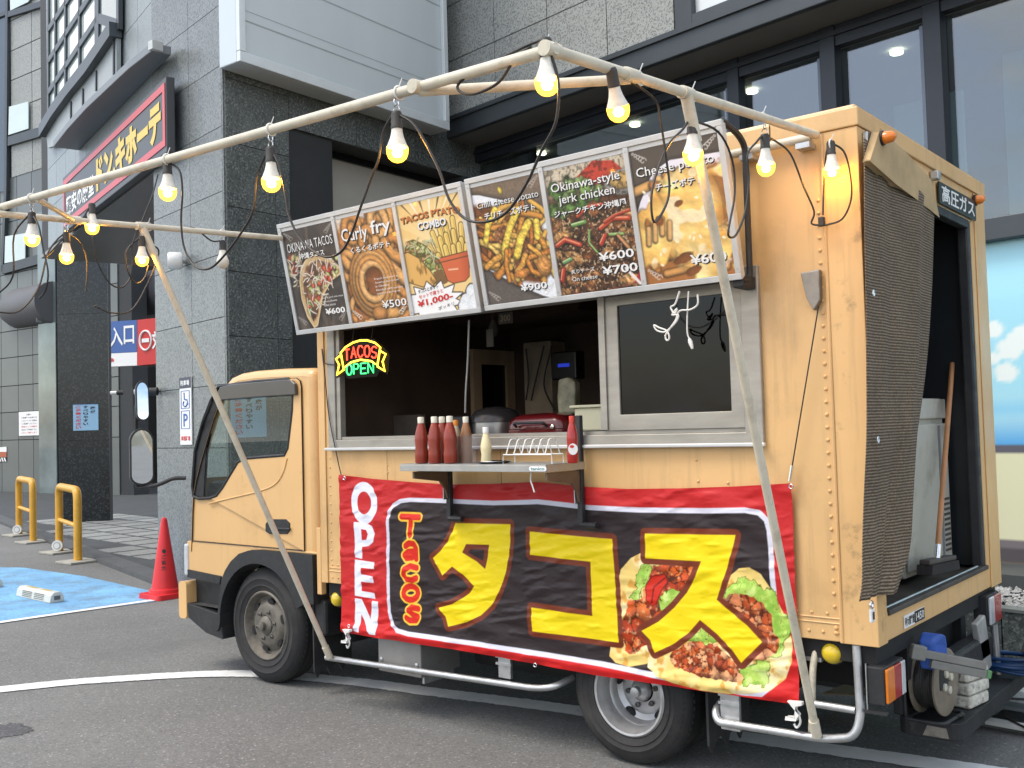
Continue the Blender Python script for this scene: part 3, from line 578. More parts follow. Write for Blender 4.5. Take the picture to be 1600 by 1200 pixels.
# ---------------------------------------------------------------- wheels
def wheel(hub, R, y0, w, rr, front, dirty):
    hx, hz = hub; pr = []
    t = MB(); t.lathe([(rr-.012, .03), (rr+.004, .005), (rr+.030, -.003), (rr+.034, -.007), (rr+.039, -.003), (R-.075, -.006), (R-.070, -.010), (R-.064, -.006), (R-.050, -.002), (R-.022, .012), (R-.006, .030), (R, .05), (R, w-.05), (R-.006, w-.03), (R-.05, w-.002), (rr, w-.02)], (hx, y0, hz), (0, 1, 0), 56, False)
    wl = t.build('wheel', RUBBER, TR, smooth=35)
    for k in range(3): MB().lathe([(R+.001, .065+k*.045), (R+.0012, .071+k*.045)], (hx, y0, hz), (0, 1, 0), 48, False).build('tread_groove', DARK, wl)
    lug = MB()
    for k in range(64):
        a = 2*math.pi*k/64; c, s_ = math.cos(a), math.sin(a); e = .012
        P = [(hx+(R-.03)*math.cos(a+d), y0+yy, hz+(R-.03)*math.sin(a+d)) for d in (0, .045) for yy in (.006,)]
        Q = [(hx+(R+.003)*math.cos(a+d), y0+.052, hz+(R+.003)*math.sin(a+d)) for d in (0, .045)]
        lug.add([P[0], P[1], Q[1], Q[0]], [(0, 1, 2, 3)])
    lug.build('tread_lugs', RUBBER, wl)
    m = RIMF if dirty else RIMR
    if front:
        prof = [(rr, .012), (rr-.008, .004), (rr-.016, .006), (rr-.028, .03), (rr-.040, .055), (rr-.052, .060), (rr*.60, .030), (rr*.52, .022), (rr*.30, .024), (rr*.28, .030)]
    else:
        prof = [(rr, .010), (rr-.008, .002), (rr-.018, .004), (rr-.024, .03), (rr-.034, .05), (rr-.036, .09), (rr-.046, .10), (rr-.050, .135), (rr*.62, .150), (rr*.52, .138), (rr*.30, .136)]
    rim = MB().lathe(prof[::-1], (hx, y0-.004, hz), (0, 1, 0), 48, False).build('rim', m, wl, smooth=40)
    dep = .046 if front else .148; rm = rr*.70
    hl = MB(); hl.lathe([(.001, -.001), (.016, -.001), (.020, 0)], (0, 0, 0), (0, 1, 0), 10)
    for k in range(6 if front else 5):
        a = 2*math.pi*(k+.3)/(6 if front else 5); o = [(hx+rm*math.cos(a)+.030*math.cos(t)*-math.sin(a)+.017*math.sin(t)*math.cos(a), hz+rm*math.sin(a)+.030*math.cos(t)*math.cos(a)+.017*math.sin(t)*math.sin(a)) for t in [i*math.pi/6 for i in range(12)]]
        if area(o) < 0: o = o[::-1]
        MB().fprism(SIDE, o, -(y0+dep+.01), -(y0+dep-.018)).build('vent_hole', DARK, wl)
    hubd = .026 if front else .132
    MB().lathe([(rr*.27, 0), (rr*.27, -.012), (rr*.22, -.022 if front else -.03), (rr*.13, -.028 if front else -.045), (rr*.12, -.05 if front else -.07), (.01, -.055 if front else -.074)], (hx, y0+hubd-.004, hz), (0, 1, 0), 24).build('hub_cap', m, wl, smooth=40)
    for k in range(6):
        a = 2*math.pi*k/6+.2; MB().lathe([(.013, 0), (.013, -.016), (.007, -.020), (.006, -.030)], (hx+rr*.40*math.cos(a), y0+hubd, hz+rr*.40*math.sin(a)), (0, 1, 0), 6).build('wheel_nut', mat('wheel_nut', (.16, .15, .14), .5, .6), wl)
    return wl
wheel(HUBF, RF, .045, .20, .222, True, True)
wheel((-1.205, .325), .325, .050, .19, .195, False, False)
for (h, R) in ((HUBF, RF), ((-1.205, .325), .325)):
    t = MB(); t.lathe([(.1, 0), (R-.04, 0), (R, .04), (R, .17), (R-.04, .21), (.1, .21)], (h[0], 1.60 if R > .34 else 1.36, h[1]), (0, 1, 0), 32); t.build('far_wheel', RUBBER, TR, smooth=35)
MB().lathe([(.2, 0), (.29, 0), (.325, .03), (.325, .16), (.29, .19), (.2, .19)], (-1.205, .27, .325), (0, 1, 0), 40).build('inner_wheel', RUBBER, TR, smooth=35)
MB().tube([(-1.205, .2, .325), (-1.205, 1.6, .325)], .06, 12).build('rear_axle', DARK, TR, smooth=40)
MB().tube([(-3.955, .2, .368), (-3.955, 1.6, .368)], .045, 12).build('front_axle', DARK, TR, smooth=40)
# chassis
MB().box(-4.6, -.05, .48, .56, .46, .66).build('chassis_rail', DARK, TR); MB().box(-4.6, -.05, 1.28, 1.36, .46, .66).build('chassis_rail', DARK, TR)
MB().box(BX0+.02, -.02, .03, BW-.03, .62, .699).build('underfloor', DARK, TR)
MB().box(-2.45, -1.65, .35, .47, .25, .60).build('fuel_tank', DARK, TR, bevel=.04); MB().box(-3.35, -2.3, .5, 1.3, .34, .6).build('gearbox', DARK, TR, bevel=.06)
MB().box(-3.38, -3.28, .18, .46, .30, .62).build('air_tank', DARK, TR, bevel=.04)
def flap(x, y0, y1, z0, z1):
    o = [(y0, z1), (y0, z0+.04)]; k = 6
    for i in range(k): o += [(y0+(y1-y0)*(i+.5)/k, z0+.06 if i % 2 else z0), (y0+(y1-y0)*(i+1)/k, z0+.05)]
    o += [(y1, z1)]; m_ = MB(); m_.prism(o, lambda p: (x, p[0], p[1]), lambda p: (x+.012, p[0], p[1])); return m_.build('mud_flap', RUBBER, TR)
flap(-3.47, .04, .34, .10, .58); flap(-.80, .06, .46, .12, .52)
MB().box(-3.47, -3.36, .05, .30, .36, .58).build('arch_tail', BLACKPL, TR, bevel=.02)
tb = MB().box(-2.87, -2.53, .02, .34, .23, .50).build('tool_box', mat('scuffed_grey_box', (.26, .25, .24), .5, .3, var=.15, vs=6, dirt=((.16, .07, .04), 10, .60, .75, .8)), TR, bevel=.006)
for (x, z) in ((-2.84, .47), (-2.56, .47), (-2.84, .30), (-2.56, .30)): MB().lathe([(.012, 0), (.012, -.006), (.004, -.009)], (x, .02, z), (0, 1, 0), 8).build('bolt', STEEL, tb)
MB().box(-2.56, -2.545, .06, .3, .19, .235).build('box_bracket', STEEL, TR)
# amber side markers
for (p, nm) in (((522, 937), 'front'), ((1297, 1022), 'rear')):
    c = oy(*p, .02); ml = MB().lathe([(.001, -.030), (.026, -.028), (.040, -.016), (.044, 0), (.046, .012)], (c[0], .045, c[2]), (0, 1, 0), 20).build('marker_lamp', YELLENS, TR, smooth=50)
    MB().lathe([(.050, .010), (.050, .03), (.03, .05)], (c[0], .045, c[2]), (0, 1, 0), 20).build('lamp_base', BLACKPL, ml)
MB().box(-.345, -.25, .04, .07, .60, .70).build('lamp_bracket', STEEL, TR)
# side guard rails in bare tube
r1 = bend([(-3.275, -.02, .262), (-1.70, -.02, .303), (-1.60, .0, .318), (-1.57, .12, .345)], .05)
MB().tube(r1, .0165, 10).build('side_guard_rail', STEEL, TR, smooth=40)
MB().box(-1.955, -1.875, .0, .02, .318, .50).build('rail_bracket', STEEL, TR, bevel=.003)
for z in (.385, .42): MB().box(-1.965, -1.865, -.008, .004, z, z+.012).build('bracket_lip', STEEL, TR)
A = [oy(1128, 1096, .06), oy(1117, 1112, 0), oy(1122, 1128, -.02), oy(1290, 1155, -.02), oy(1335, 1152, -.02), oy(1345, 1120, -.0), oy(1338, 1008, 0.02)]
MB().tube(bend(A, .07), .0175, 10).build('side_guard_rail', STEEL, TR, smooth=40)
MB().tube([oy(1262, 1098, 0), oy(1337, 1110, 0)], .015, 10).build('guard_crossbar', STEEL, TR, smooth=40)
MB().tube(bend([oy(1268, 1150, .02), oy(1270, 1040, .02), oy(1276, 1010, .05)], .05), .014, 10).build('guard_upright', CREAM, TR, smooth=40)
c = oy(1140, 1105, .0); MB().box(c[0]-.045, c[0]+.045, .0, .02, c[2]-.10, c[2]+.09).build('rail_bracket', STEEL, TR, bevel=.003)
for dz in (.01, .045): MB().box(c[0]-.05, c[0]+.05, -.008, .004, c[2]+dz, c[2]+dz+.012).build('bracket_lip', STEEL, TR)
# tail lamps
lo = MB().box(-.075, .035, .012, .215, .535, .615); 
tl = MB().box(-.05, .02, -.005, .225, .470, .620).build('tail_lamp', BLACKPL, TR, bevel=.006)
MB().box(.0205, .032, .002, .085, .480, .612).build('amber_lens', AMBER, tl, bevel=.004); MB().box(.0205, .032, .088, .165, .480, .612).build('red_lens', REDLENS, tl, bevel=.004); MB().box(.0205, .032, .168, .212, .480, .612).build('clear_lens', CLEARLENS, tl, bevel=.004)
MB().box(-.05, -.0465, -.012, -.0055, .44, .63).build('lamp_stay', STEEL, TR)
MB().box(-.06, .03, -.02, .0, .440, .452).build('lamp_stay', BLACKPL, TR)
t2 = MB().box(-.05, .02, 1.50, 1.72, .52, .675).build('tail_lamp', BLACKPL, TR, bevel=.006)
MB().box(.0205, .034, 1.505, 1.585, .53, .668).build('clear_lens', CLEARLENS, t2, bevel=.006); MB().box(.0205, .034, 1.588, 1.715, .53, .668).build('red_lens', REDLENS, t2, bevel=.006)
MB().tube([(.02, 1.60, .52), (.03, 1.60, .20)], .018, 10).build('lift_post', STEEL, TR, smooth=40)
# tail lift platform folded under the rear
PLZ = .27
q0, q1 = oz(1400, 1118, PLZ), oz(1484, 1141, PLZ)
PX0, PX1, PY0 = float(q0[0]), float(q1[0])+.02, float(q0[1])
out = rrect(PX0, PX1, PY0, 1.95, .06, 4)
mb = MB(); mb.prism(out, lambda p: (p[0], p[1], PLZ-.075), lambda p: (p[0], p[1], PLZ)); pf = mb.build('tail_lift', mat('chequered_black_steel', (.022, .023, .025), .6, .2, var=.35, vs=5, bump=.3, bs=60, dirt=((.15, .14, .13), 6, .60, .85, .5)), TR, bevel=.008)
MB().add([(PX1-.05, PY0-.002, PLZ-.065), (PX1-.16, PY0-.002, PLZ-.065), (PX1-.14, PY0-.002, PLZ-.02), (PX1-.06, PY0-.002, PLZ-.022)], [(0, 1, 2, 3)]).build('worn_corner_patch', mat('bare_patch', (.22, .20, .17), .6, var=.4, vs=18), pf)
MB().box(PX0+.02, PX0+.06, .5, 1.3, .30, .62).build('lift_arm', DARK, TR, bevel=.01)
li = MB(); li.prism([(1.15, .60), (1.30, .62), (1.38, .36), (1.26, .34)], lambda p: (.03, p[0], p[1]), lambda p: (.06, p[0], p[1])); li.build('lift_link', mat('grey_link', (.42, .42, .41), .5, .4, var=.2, vs=8), TR, bevel=.006)
MB().box(-.03, .06, .55, 1.42, .40, .52).build('lift_box', BLACKPL, TR, bevel=.02)
MB().fbox(REAR, .35, .48, .44, .58, -.6, -.1).build('lift_pump', DARK, TR)
# rear doorway: black rubber jamb, dark lining, number plates and lamps
MB().box(-.06, -.004, 1.545, 1.602, .815, 2.60).build('door_seal', BLACKPL, TR, bevel=.01)
MB().box(-.58, -.061, 1.60, 1.79, .815, 2.60).build('door_pocket', mat('dark_jamb', (.012, .015, .018), .35, var=.2, vs=4), TR)
MB().box(-.05, .004, .121, 1.55, 2.56, 2.602).build('door_seal', BLACKPL, TR, bevel=.008)
MB().box(-.045, .010, .121, 1.599, .800, .822).build('door_sill', mat('worn_floor', (.055, .048, .04)), TR, bevel=.004)
MB().tube([(-.02, .14, .824), (-.02, 1.5, .824)], .005, 6).build('sill_rail', STEEL, TR)
gs = MB().fbox(REAR, 1.02, 1.64, 2.607, 2.712, .008, .018).build('gas_sign', mat('sign_green_black', (.012, .022, .020), .4, var=.1, vs=8), TR, bevel=.002)
lettering(REAR, [('高圧ガス', 1.05, 1.61, 2.618, 2.702, dict(c=.0195, bold=.02))], INKW, gs)
lp = MB().fbox(REAR, .30, .56, .718, .770, .002, .006).build('number_label', INKW, TR)
lettering(REAR, [('最大積載量', .305, .425, .725, .762, dict(c=.0072, bold=.02))], INKK, lp)
MB().fbox(REAR, .428, .556, .720, .768, .0062, .0074).build('weight_field', INKK, lp); lettering(REAR, [('1450', .44, .545, .727, .761, dict(c=.0082, bold=.01))], INKW, lp)
for (y, z) in ((.15, 2.715), (1.66, 2.72)):
    mk = MB().lathe([(.024, 0), (.026, .012), (.022, .040), (.010, .052), (.001, .054)], (.075 if y < 1 else .008, y-(.06 if y < 1 else 0), z), (1, .0, 0), 16).build('roof_marker', AMBER, TR, smooth=50)
    MB().lathe([(.030, 0), (.030, .012), (.02, .014)], (.007 if y > 1 else .066, y-(.06 if y < 1 else 0), z), (1, 0, 0), 16).build('marker_base', BLACKPL, mk)
MB().fbox(REAR, .045, .095, 2.70, 2.745, .007, .03).build('curtain_clip', STEEL, TR, bevel=.004)
MB().fbox(REAR, .93, .98, 2.705, 2.745, .003, .04).build('curtain_bracket', STEEL, TR, bevel=.004)
# grey steel bow hook bracket on the side and its stay wire
bk = oy(1272, 453, -.02); bf = MB(); bf.fprism(Fr((bk[0], 0, bk[2]), (1, 0, 0)), [(-.05, .075), (.03, .080), (.028, -.045), (.0, -.085), (-.03, -.03)], .002, .035); bf.build('wire_bracket', mat('dull_bracket', (.26, .24, .21), .5, .6, var=.2, vs=14), TR, bevel=.004)
# ------------------------------------------------------------------ awning frame of cream pipes
def pipe(name, pts, r, parent, m=CREAM, n=12): return MB().tube(pts, r, n).build(name, m, parent, smooth=40)
AF = thing('awning_frame', 'cream painted pipe frame standing out over the serving side', 'pipe frame', (-1.7, -.9, 0))
XR, XL = -.15, -3.30
wr = np.array([XR, -.035, 2.748]); pk = np.array([XR, -1.83, 2.606])
def armL(y): return np.array([XL, y, 2.755+(y+.03)*.0497])
pipe('side_pipe', [wr, pk+(pk-wr)*.012], .0165, AF); 
pl_r = pk; pl_l = np.array([XL-.03, -1.85, 2.690])
pipe('front_pipe', [pl_l+(pl_l-pl_r)*.02, pl_r+(pl_r-pl_l)*.006], .0165, AF)
aL0, aL1 = ox(440, 372, XL), ox(-40, 331, XL); pipe('side_pipe', [aL0, aL1], .0155, AF)
def onP1(x): # point of the front pipe above a pixel column
    best = min((abs(_proj(pl_l+(pl_r-pl_l)*t)[0]-x), t) for t in np.linspace(-.05, 1, 600)); return pl_l+(pl_r-pl_l)*best[1]
def _proj(P): d = np.array(P)-CAM_C; z = d@_F; return (800+FOC*(d@_R)/z, 600-FOC*(d@_U)/z)
def onP2(x):
    best = min((abs(_proj(wr+(pk-wr)*t)[0]-x), t) for t in np.linspace(0, 1, 500)); return wr+(pk-wr)*best[1]
def onP3(x):
    best = min((abs(_proj(aL0+(aL1-aL0)*t)[0]-x), t) for t in np.linspace(0, 1, 500)); return aL0+(aL1-aL0)*best[1]
pipe('corner_brace', [onP1(655)+np.array([0, 0, -.012]), onP2(985)+np.array([0, 0, -.012])], .0155, AF)
pipe('corner_brace', [onP1(58)+np.array([0, 0, -.01]), onP3(116)], .013, AF)
jr, jl = onP2(1072), onP3(222)
br = oy(1276, 1148, -.045); bl = oy(515, 1026, -.045)
for (a, b) in ((jr, br), (jl, bl)):
    d = (b-a)/np.linalg.norm(b-a); pipe('prop_pole', [a+d*.03, b], .0165, AF)
    pipe('pole_socket', [a, a+d*.16], .0205, AF); pipe('pole_foot', [b-d*.07, b+d*.005], .0205, AF)
for p in (jr, pk, onP1(655), onP2(985), onP3(116), jl):
    e = (pk-wr)/np.linalg.norm(pk-wr); pipe('pipe_joint', [p-e*.03, p+e*.03], .0215, AF)

# ------------------------------------------------------------------ light bulbs on hooks
BULBG = bpy.data.materials.new('lit_bulb'); BULBG.use_nodes = True
def _bulb():
    nt = BULBG.node_tree; nt.nodes.clear(); N = nt.nodes.new; L = nt.links.new; o = N('ShaderNodeOutputMaterial'); mx = N('ShaderNodeMixShader'); t = N('ShaderNodeBsdfTransparent'); e = N('ShaderNodeEmission')
    t.inputs[0].default_value = (1, .80, .42, 1); e.inputs[0].default_value = (1., .52, .05, 1); e.inputs[1].default_value = 3.8; mx.inputs[0].default_value = .5
    L(t.outputs[0], mx.inputs[1]); L(e.outputs[0], mx.inputs[2]); L(mx.outputs[0], o.inputs[0])
_bulb(); CORE = mat('bulb_core', (.9, .7, .4), .3, var=0, emit=(1., .56, .13), es=165.); BULBOFF = mat('unlit_bulb', (.70, .66, .56), .3, var=.1, vs=20)
BULBW = mat('bulb_shell', (.80, .76, .66), .4, var=.12, vs=60)
SOCK = mat('socket_rubber', (.035, .032, .028), .6, var=.2, vs=20)
def lathe_mesh(prof, name, m, n=20): return mesh_of(MB().lathe(prof, (0, 0, 0), (0, 0, 1), n), name, m, 60)
# origin at the cord entry, hanging along -z
sk_me = lathe_mesh([(.006, .006), (.014, .004), (.017, -.004), (.0175, -.040), (.0185, -.042), (.0185, -.05)], 'socket', SOCK)
sh_me = lathe_mesh([(.0165, -.048), (.0175, -.060), (.021, -.076), (.0285, -.096), (.0325, -.106)], 'shell', BULBW)
gl_me = lathe_mesh([(.0328, -.1055), (.0338, -.113), (.0325, -.126), (.0275, -.139), (.018, -.148), (.008, -.152), (.0006, -.153)], 'globe', BULBG)
go_me = lathe_mesh([(.0328, -.1055), (.0338, -.113), (.0325, -.126), (.0275, -.139), (.018, -.148), (.008, -.152), (.0006, -.153)], 'globe', BULBOFF)
co_me = lathe_mesh([(.0005, -.108), (.012, -.112), (.0165, -.122), (.012, -.133), (.0005, -.137)], 'glowing_core', CORE, 14)
hook = MB(); hook.tube([(.012*math.cos(t), 0, .012+.020*math.sin(t)) for t in [i*2*math.pi/14 for i in range(14)]], .0022, 6, closed=True); hook.tube([(0, .009*math.cos(t), .046+.018*math.sin(t)) for t in [i*2*math.pi/14 for i in range(14)]], .0022, 6, closed=True)
hk_me = mesh_of(hook, 'hook', CHROME, 60)
tie = MB(); tie.tube([(0, .021*math.cos(t), .021*math.sin(t)) for t in [i*2*math.pi/16 for i in range(16)]], .003, 6, closed=True); tie.tube([(0, .0, .021), (.01, .004, .045)], .0018, 5); tie_me = mesh_of(tie, 'cable_tie', WHITECORD, 60)
def bulb(pipe_pt, px, label, lit=True, tilt=(0, 0), plane=None):
    """px: pixel of the globe's middle"""
    P = np.array(pipe_pt, float)
    g_ = plane(*px); top = g_+np.array([tilt[0]*.125, tilt[1]*.125, .125])
    t = thing('light_bulb', label, 'light bulb', top, 'bulbs strung along the awning frame')
    R_ = Vector((tilt[0], tilt[1], 1)).to_track_quat('Z', 'X').to_matrix().to_4x4(); M = Matrix.Translation(top) @ R_
    for me, nm in ((sk_me, 'socket'), (sh_me, 'shell'), (gl_me if lit else go_me, 'globe')): instance(me, nm, M, t)
    if lit: instance(co_me, 'glowing_core', M, t)
    gap = P[2]-.016-top[2]
    if gap > .03:
        s = gap/.066; instance(hk_me, 'hook', Matrix.Translation((top[0], top[1], top[2]+.004)) @ Matrix.Diagonal((1, 1, s, 1)), t)
    instance(tie_me, 'cable_tie', Matrix.Translation(P), t)
    return top
PY1 = lambda x, y: oy(x, y, -1.835); PX2 = lambda x, y: ox(x, y, XR-.005); PX3 = lambda x, y: ox(x, y, XL)
T = {}
T['a'] = bulb(onP1(50), (50, 376), 'lit bulb at the far left end of the front pipe', plane=PY1)
T['b'] = bulb(onP3(108), (104, 404), 'lit bulb hung lowest near the left corner brace', plane=PX3)
T['c'] = bulb(onP3(143)+np.array([0, 0, .03]), (144, 358), 'lit speckled bulb in front of the red bordered shop sign', plane=PX3)
T['d'] = bulb(onP3(232), (222, 408), 'lit bulb beside the top of the left prop pole', plane=PX3)
T['e'] = bulb(onP3(348), (348, 412), 'unlit white bulb next to the dark granite corner', False, plane=PX3)
T['f'] = bulb(onP1(262), (262, 303), 'lit bulb hanging just right of the shop sign', plane=PY1)
T['g'] = bulb(onP1(424), (424, 288), 'lit bulb in front of the dark granite, above the taco poster', plane=PY1)
T['h'] = bulb(onP1(623), (621, 240), 'lit bulb below the pale wall panel, above the curly fry poster', plane=PY1)
T['i'] = bulb(onP1(852), (855, 134), 'lit bulb at the front corner, highest of all', plane=PY1)
T['j'] = bulb(onP2(1000), (968, 183), 'lit bulb tilted sideways just right of the highest corner', tilt=(.10, -.45), plane=PX2)
T['k'] = bulb(onP2(1082), (1083, 246), 'lit bulb in front of the right prop pole and cheese potato poster', plane=PX2)
T['l'] = bulb(onP2(1193), (1197, 264), 'lit bulb left of the last one, near the truck wall', plane=PX2)
T['m'] = bulb(oy(1299, 226, -.075), (1300, 271), 'lit bulb closest to the rear corner of the truck', plane=lambda x, y: oy(x, y, -.075))
# the cord: one thing of several lengths
CD = thing('light_string_cord', 'thin black cord looping from bulb to bulb under the pipes', 'cord', (-1.7, -1.2, 2.2))
def cord(pts, plane, a=None, b=None, r=.0042):
    P = [plane(*p) for p in pts]
    if a: P = [T[a]+np.array([-.008, 0, .004])]+P
    if b: P = P+[T[b]+np.array([-.008, 0, .004])]
    MB().tube(smoothline(P, 5), r, 6).build('cord_length', BLACKCORD, CD, smooth=60)
cord([(22, 368), (20, 432), (-6, 462)], PY1, 'a'); cord([(60, 352), (68, 392), (75, 424), (72, 452), (62, 466)], PY1, 'a')
cord([(88, 376), (74, 398), (60, 450), (30, 486), (-5, 488)], PX3, 'b'); cord([(122, 376), (134, 398), (136, 425), (134, 455)], PX3, 'b')
cord([(128, 343), (105, 366), (76, 398)], PX3, 'c'); cord([(142, 330), (144, 372), (151, 406), (170, 441), (190, 449), (204, 432), (206, 405), (207, 380), (224, 340), (238, 305), (247, 272)], PX3, 'c')
cord([(200, 388), (196, 405), (203, 432), (214, 443), (226, 434), (232, 415)], PX3, 'd'); cord([(238, 382), (248, 396), (232, 440), (206, 484), (175, 489), (147, 478)], PX3, 'd')
cord([(280, 266), (285, 300), (283, 345), (288, 388), (305, 416), (326, 420), (348, 402), (376, 365), (396, 328), (402, 275)], PY1, 'f', 'g')
cord([(305, 357), (278, 362), (252, 390)], PX3, 'e') if False else cord([(330, 376), (305, 357), (290, 356)], PX3, 'e')
cord([(436, 258), (446, 302), (452, 338), (472, 377), (506, 401), (532, 394), (548, 368), (562, 328), (580, 278), (592, 248), (599, 206)], PY1, 'g', 'h')
cord([(644, 192), (662, 218), (686, 266), (702, 312), (726, 341), (756, 347), (790, 333), (822, 288), (847, 234), (868, 192), (873, 140), (866, 100)], PY1, 'h', 'i')
cord([(822, 72), (785, 90), (745, 108), (716, 132), (722, 145), (745, 146), (780, 128), (805, 92), (830, 73)], PY1, 'i')
cord([(955, 108), (930, 96)], PX2, 'j'); cord([(1020, 152), (1032, 190), (1041, 248), (1046, 292), (1040, 322), (1022, 347), (1018, 305), (1030, 258), (1046, 224), (1066, 203)], PX2, 'j', 'k')
cord([(1122, 206), (1144, 250), (1148, 302), (1141, 344), (1138, 368), (1150, 367), (1164, 332), (1170, 282), (1168, 242), (1182, 222)], PX2, 'k', 'l')
cord([(1214, 222), (1236, 242), (1256, 292), (1272, 330), (1268, 349), (1284, 352)], lambda x, y: oy(x, y, -.05-.16*max(0, (1270-x)/60)), 'l'); cord([(1318, 236), (1328, 270), (1330, 310), (1316, 342), (1290, 352)], lambda x, y: oy(x, y, -.05), 'm'); cord([(1290, 250), (1287, 300), (1286, 336)], lambda x, y: oy(x, y, -.05), 'm')
c = oy(1284, 346, -.05); MB().box(c[0]-.012, c[0]+.012, c[1]-.012, c[1]+.012, c[2]-.02, c[2]+.018).build('plug', SOCK, CD, bevel=.004)

# ------------------------------------------------------------------ serving shelf
SX1 = float(oy(913, 721, -.03)[0]); SZ = float(oy(913, 721, -.03)[2]); SY = float(ox(853, 724, SX1)[1]); SX0 = float(oy(625, 727, SY)[0])
SH = thing('serving_shelf', 'narrow folding shelf under the hatch holding sauce bottles', 'shelf', ((SX0+SX1)/2, SY/2, SZ))
SHM = mat('shelf_steel', (.42, .42, .40), .40, .6, var=.12, vs=8, rvar=.1)
MB().box(SX0, SX1, SY, -.028, SZ-.004, SZ).build('shelf_top', SHM, SH); MB().box(SX0, SX1, SY-.002, SY+.004, SZ-.036, SZ-.0045).build('front_lip', SHM, SH, bevel=.0015)
MB().box(SX1-.004, SX1+.002, SY+.005, -.03, SZ-.036, SZ-.0045).build('side_lip', SHM, SH)
SHELFZ = SZ
brw = mat('bracket_brown', (.14, .10, .07), .5, .3, var=.15, vs=9, dirt=((.22, .15, .08), 12, .5, .7, .5))
bxs = [float(oy(697, 760, -.07)[0]), SX1-.015]
for bx in bxs:
    pr = MB(); pr.prism([(SY+.02, SZ-.04), (-.05, SZ-.04), (-.05, SZ-.20), (-.065, SZ-.19), (-.08, SZ-.145), (-.12, SZ-.10), (SY+.02, SZ-.075)], lambda p: (bx-.006, p[0], p[1]), lambda p: (bx+.006, p[0], p[1])); pr.build('bracket', brw, SH)
    MB().box(bx-.014, bx+.014, -.058, -.030, SZ-.30, SZ-.04 if bx < SX1-.1 else SZ+.22).build('wall_bar', BLACKPL, SH, bevel=.003)
    MB().box(bx-.020, bx-.0145, -.075, -.035, SZ-.20, SZ-.02).build('bracket_plate', STEEL, SH, bevel=.002)
    MB().tube([(bx, -.05, SZ-.30), (bx+.09, -.05, SZ-.30)], .016, 8).build('bar_foot', BLACKPL, SH, smooth=40)
    for dz in (-.03, -.19): MB().lathe([(.008, 0), (.008, .004), (.002, .006)], (bx-.02, -.055, SZ+dz), (-1, -.3, 0), 8).build('bolt', STEEL, SH)
SF = Fr((0, SY-.002, 0), (1, 0, 0)); lb = float(oy(842, 722, SY)[0])
bd = MB().fprism(SF, rrect(lb-.055, lb+.045, SZ-.031, SZ-.009, .010), .0005, .0025).build('badge', INKW, SH); lettering(SF, [('tanico', lb-.045, lb+.035, SZ-.027, SZ-.013, dict(c=.0032, bold=.02))], mat('teal_ink', (.03, .22, .25), .4, var=0), bd)
MB().tube(smoothline([(lb-.07, SY+.03, SZ-.036), (lb-.075, SY+.03, SZ-.075), (lb-.065, SY+.03, SZ-.10), (lb-.055, SY+.03, SZ-.13)], 4), .0035, 6).build('hook', WHITECORD, SH)
# bottles and the rest on the shelf
def at_shelf(px, py=716): q = oy(px, py, SY+.045+(717-py)*.018); return np.array([q[0], q[1], SHELFZ+.0005])
KET = mat('ketchup_red', (.26, .032, .014), .32, var=.10, vs=18, coat=.2); CAPW = mat('ivory_cap', (.78, .75, .62), .4, var=.04)
def bottle(px, py, label, h=.235, r=.034, m=KET, capm=CAPW, name='sauce_bottle', cat='bottle', dy=0., waist=True):
    b0 = at_shelf(px, py)+np.array([0, dy, .0]); t = thing(name, label, cat, b0)
    s = h/.235; k = r/.034; pf = [(.020, 0), (.031, .002), (.034, .010), (.0345, .05), (.0315, .085), (.0345, .12), (.0330, .140), (.026, .172), (.017, .200), (.0145, .208)] if waist else [(.020, 0), (.028, .003), (.030, .012), (.026, .06), (.030, .09), (.0295, .12), (.021, .165), (.016, .185), (.0145, .200)]
    MB().lathe([(a*k, z*s) for a, z in pf], b0, (0, 0, 1), 24).build('body', m, t, smooth=50)
    MB().lathe([(.0165*k, .205*s if waist else .198*s), (.017*k, .232*s), (.0155*k, .236*s), (.006*k, .237*s)], b0, (0, 0, 1), 18).build('cap', capm, t, smooth=40)
    return t
bottle(659, 717, 'ketchup bottle with ivory cap, leftmost on the shelf')
bottle(680, 717, 'ketchup bottle with ivory cap, second from the left of the front three')
bottle(704, 717, 'ketchup bottle with ivory cap, third from the left, beside the clear tub')
bottle(692, 711, 'ketchup bottle with ivory cap standing behind the front three')
bottle(713, 711, 'small sauce bottle with orange cap behind the ketchup', .215, .030, mat('pale_sauce', (.50, .42, .30), .4), mat('orange_cap', (.70, .26, .03), .4))
bottle(729, 712, 'tan sauce bottle with ivory cap standing behind the clear tub', .23, .030, mat('tan_sauce', (.34, .16, .07), .35, var=.2, vs=10))
bottle(760, 715, 'pale yellow mayonnaise squeeze bottle with white cap', .175, .031, mat('mayonnaise', (.80, .70, .42), .4, var=.05), WHITEPL, waist=False)
# clear tub
c = at_shelf(735, 713); tb = MB(); tb.prism(rrect(-.075, .075, -.05, .05, .012, 3), lambda p: (c[0]+p[0], c[1]+p[1], SHELFZ+.002), lambda p: (c[0]+p[0]*1.03, c[1]+p[1]*1.03, SHELFZ+.135)); tb.f = [f for f in tb.f if not (len(f) == 3 and all(i >= 24 for i in f))]
tag(tb.build('plastic_tub', glass('cloudy_plastic', (.82, .80, .84), 1.35, .25, .10)), 'cloudy clear plastic tub between the ketchup and mayonnaise', 'tub')
c = at_shelf(768, 716); tr = MB(); tr.lathe([(.01, .002), (.07, .002), (.085, .010), (.088, .011), (.086, .013), (.07, .006), (.01, .005)], (c[0], c[1]+.02, SHELFZ), (0, 0, 1), 28); tag(tr.build('steel_tray', CHROME, smooth=40), 'small round steel tray under the mayonnaise bottle', 'tray')
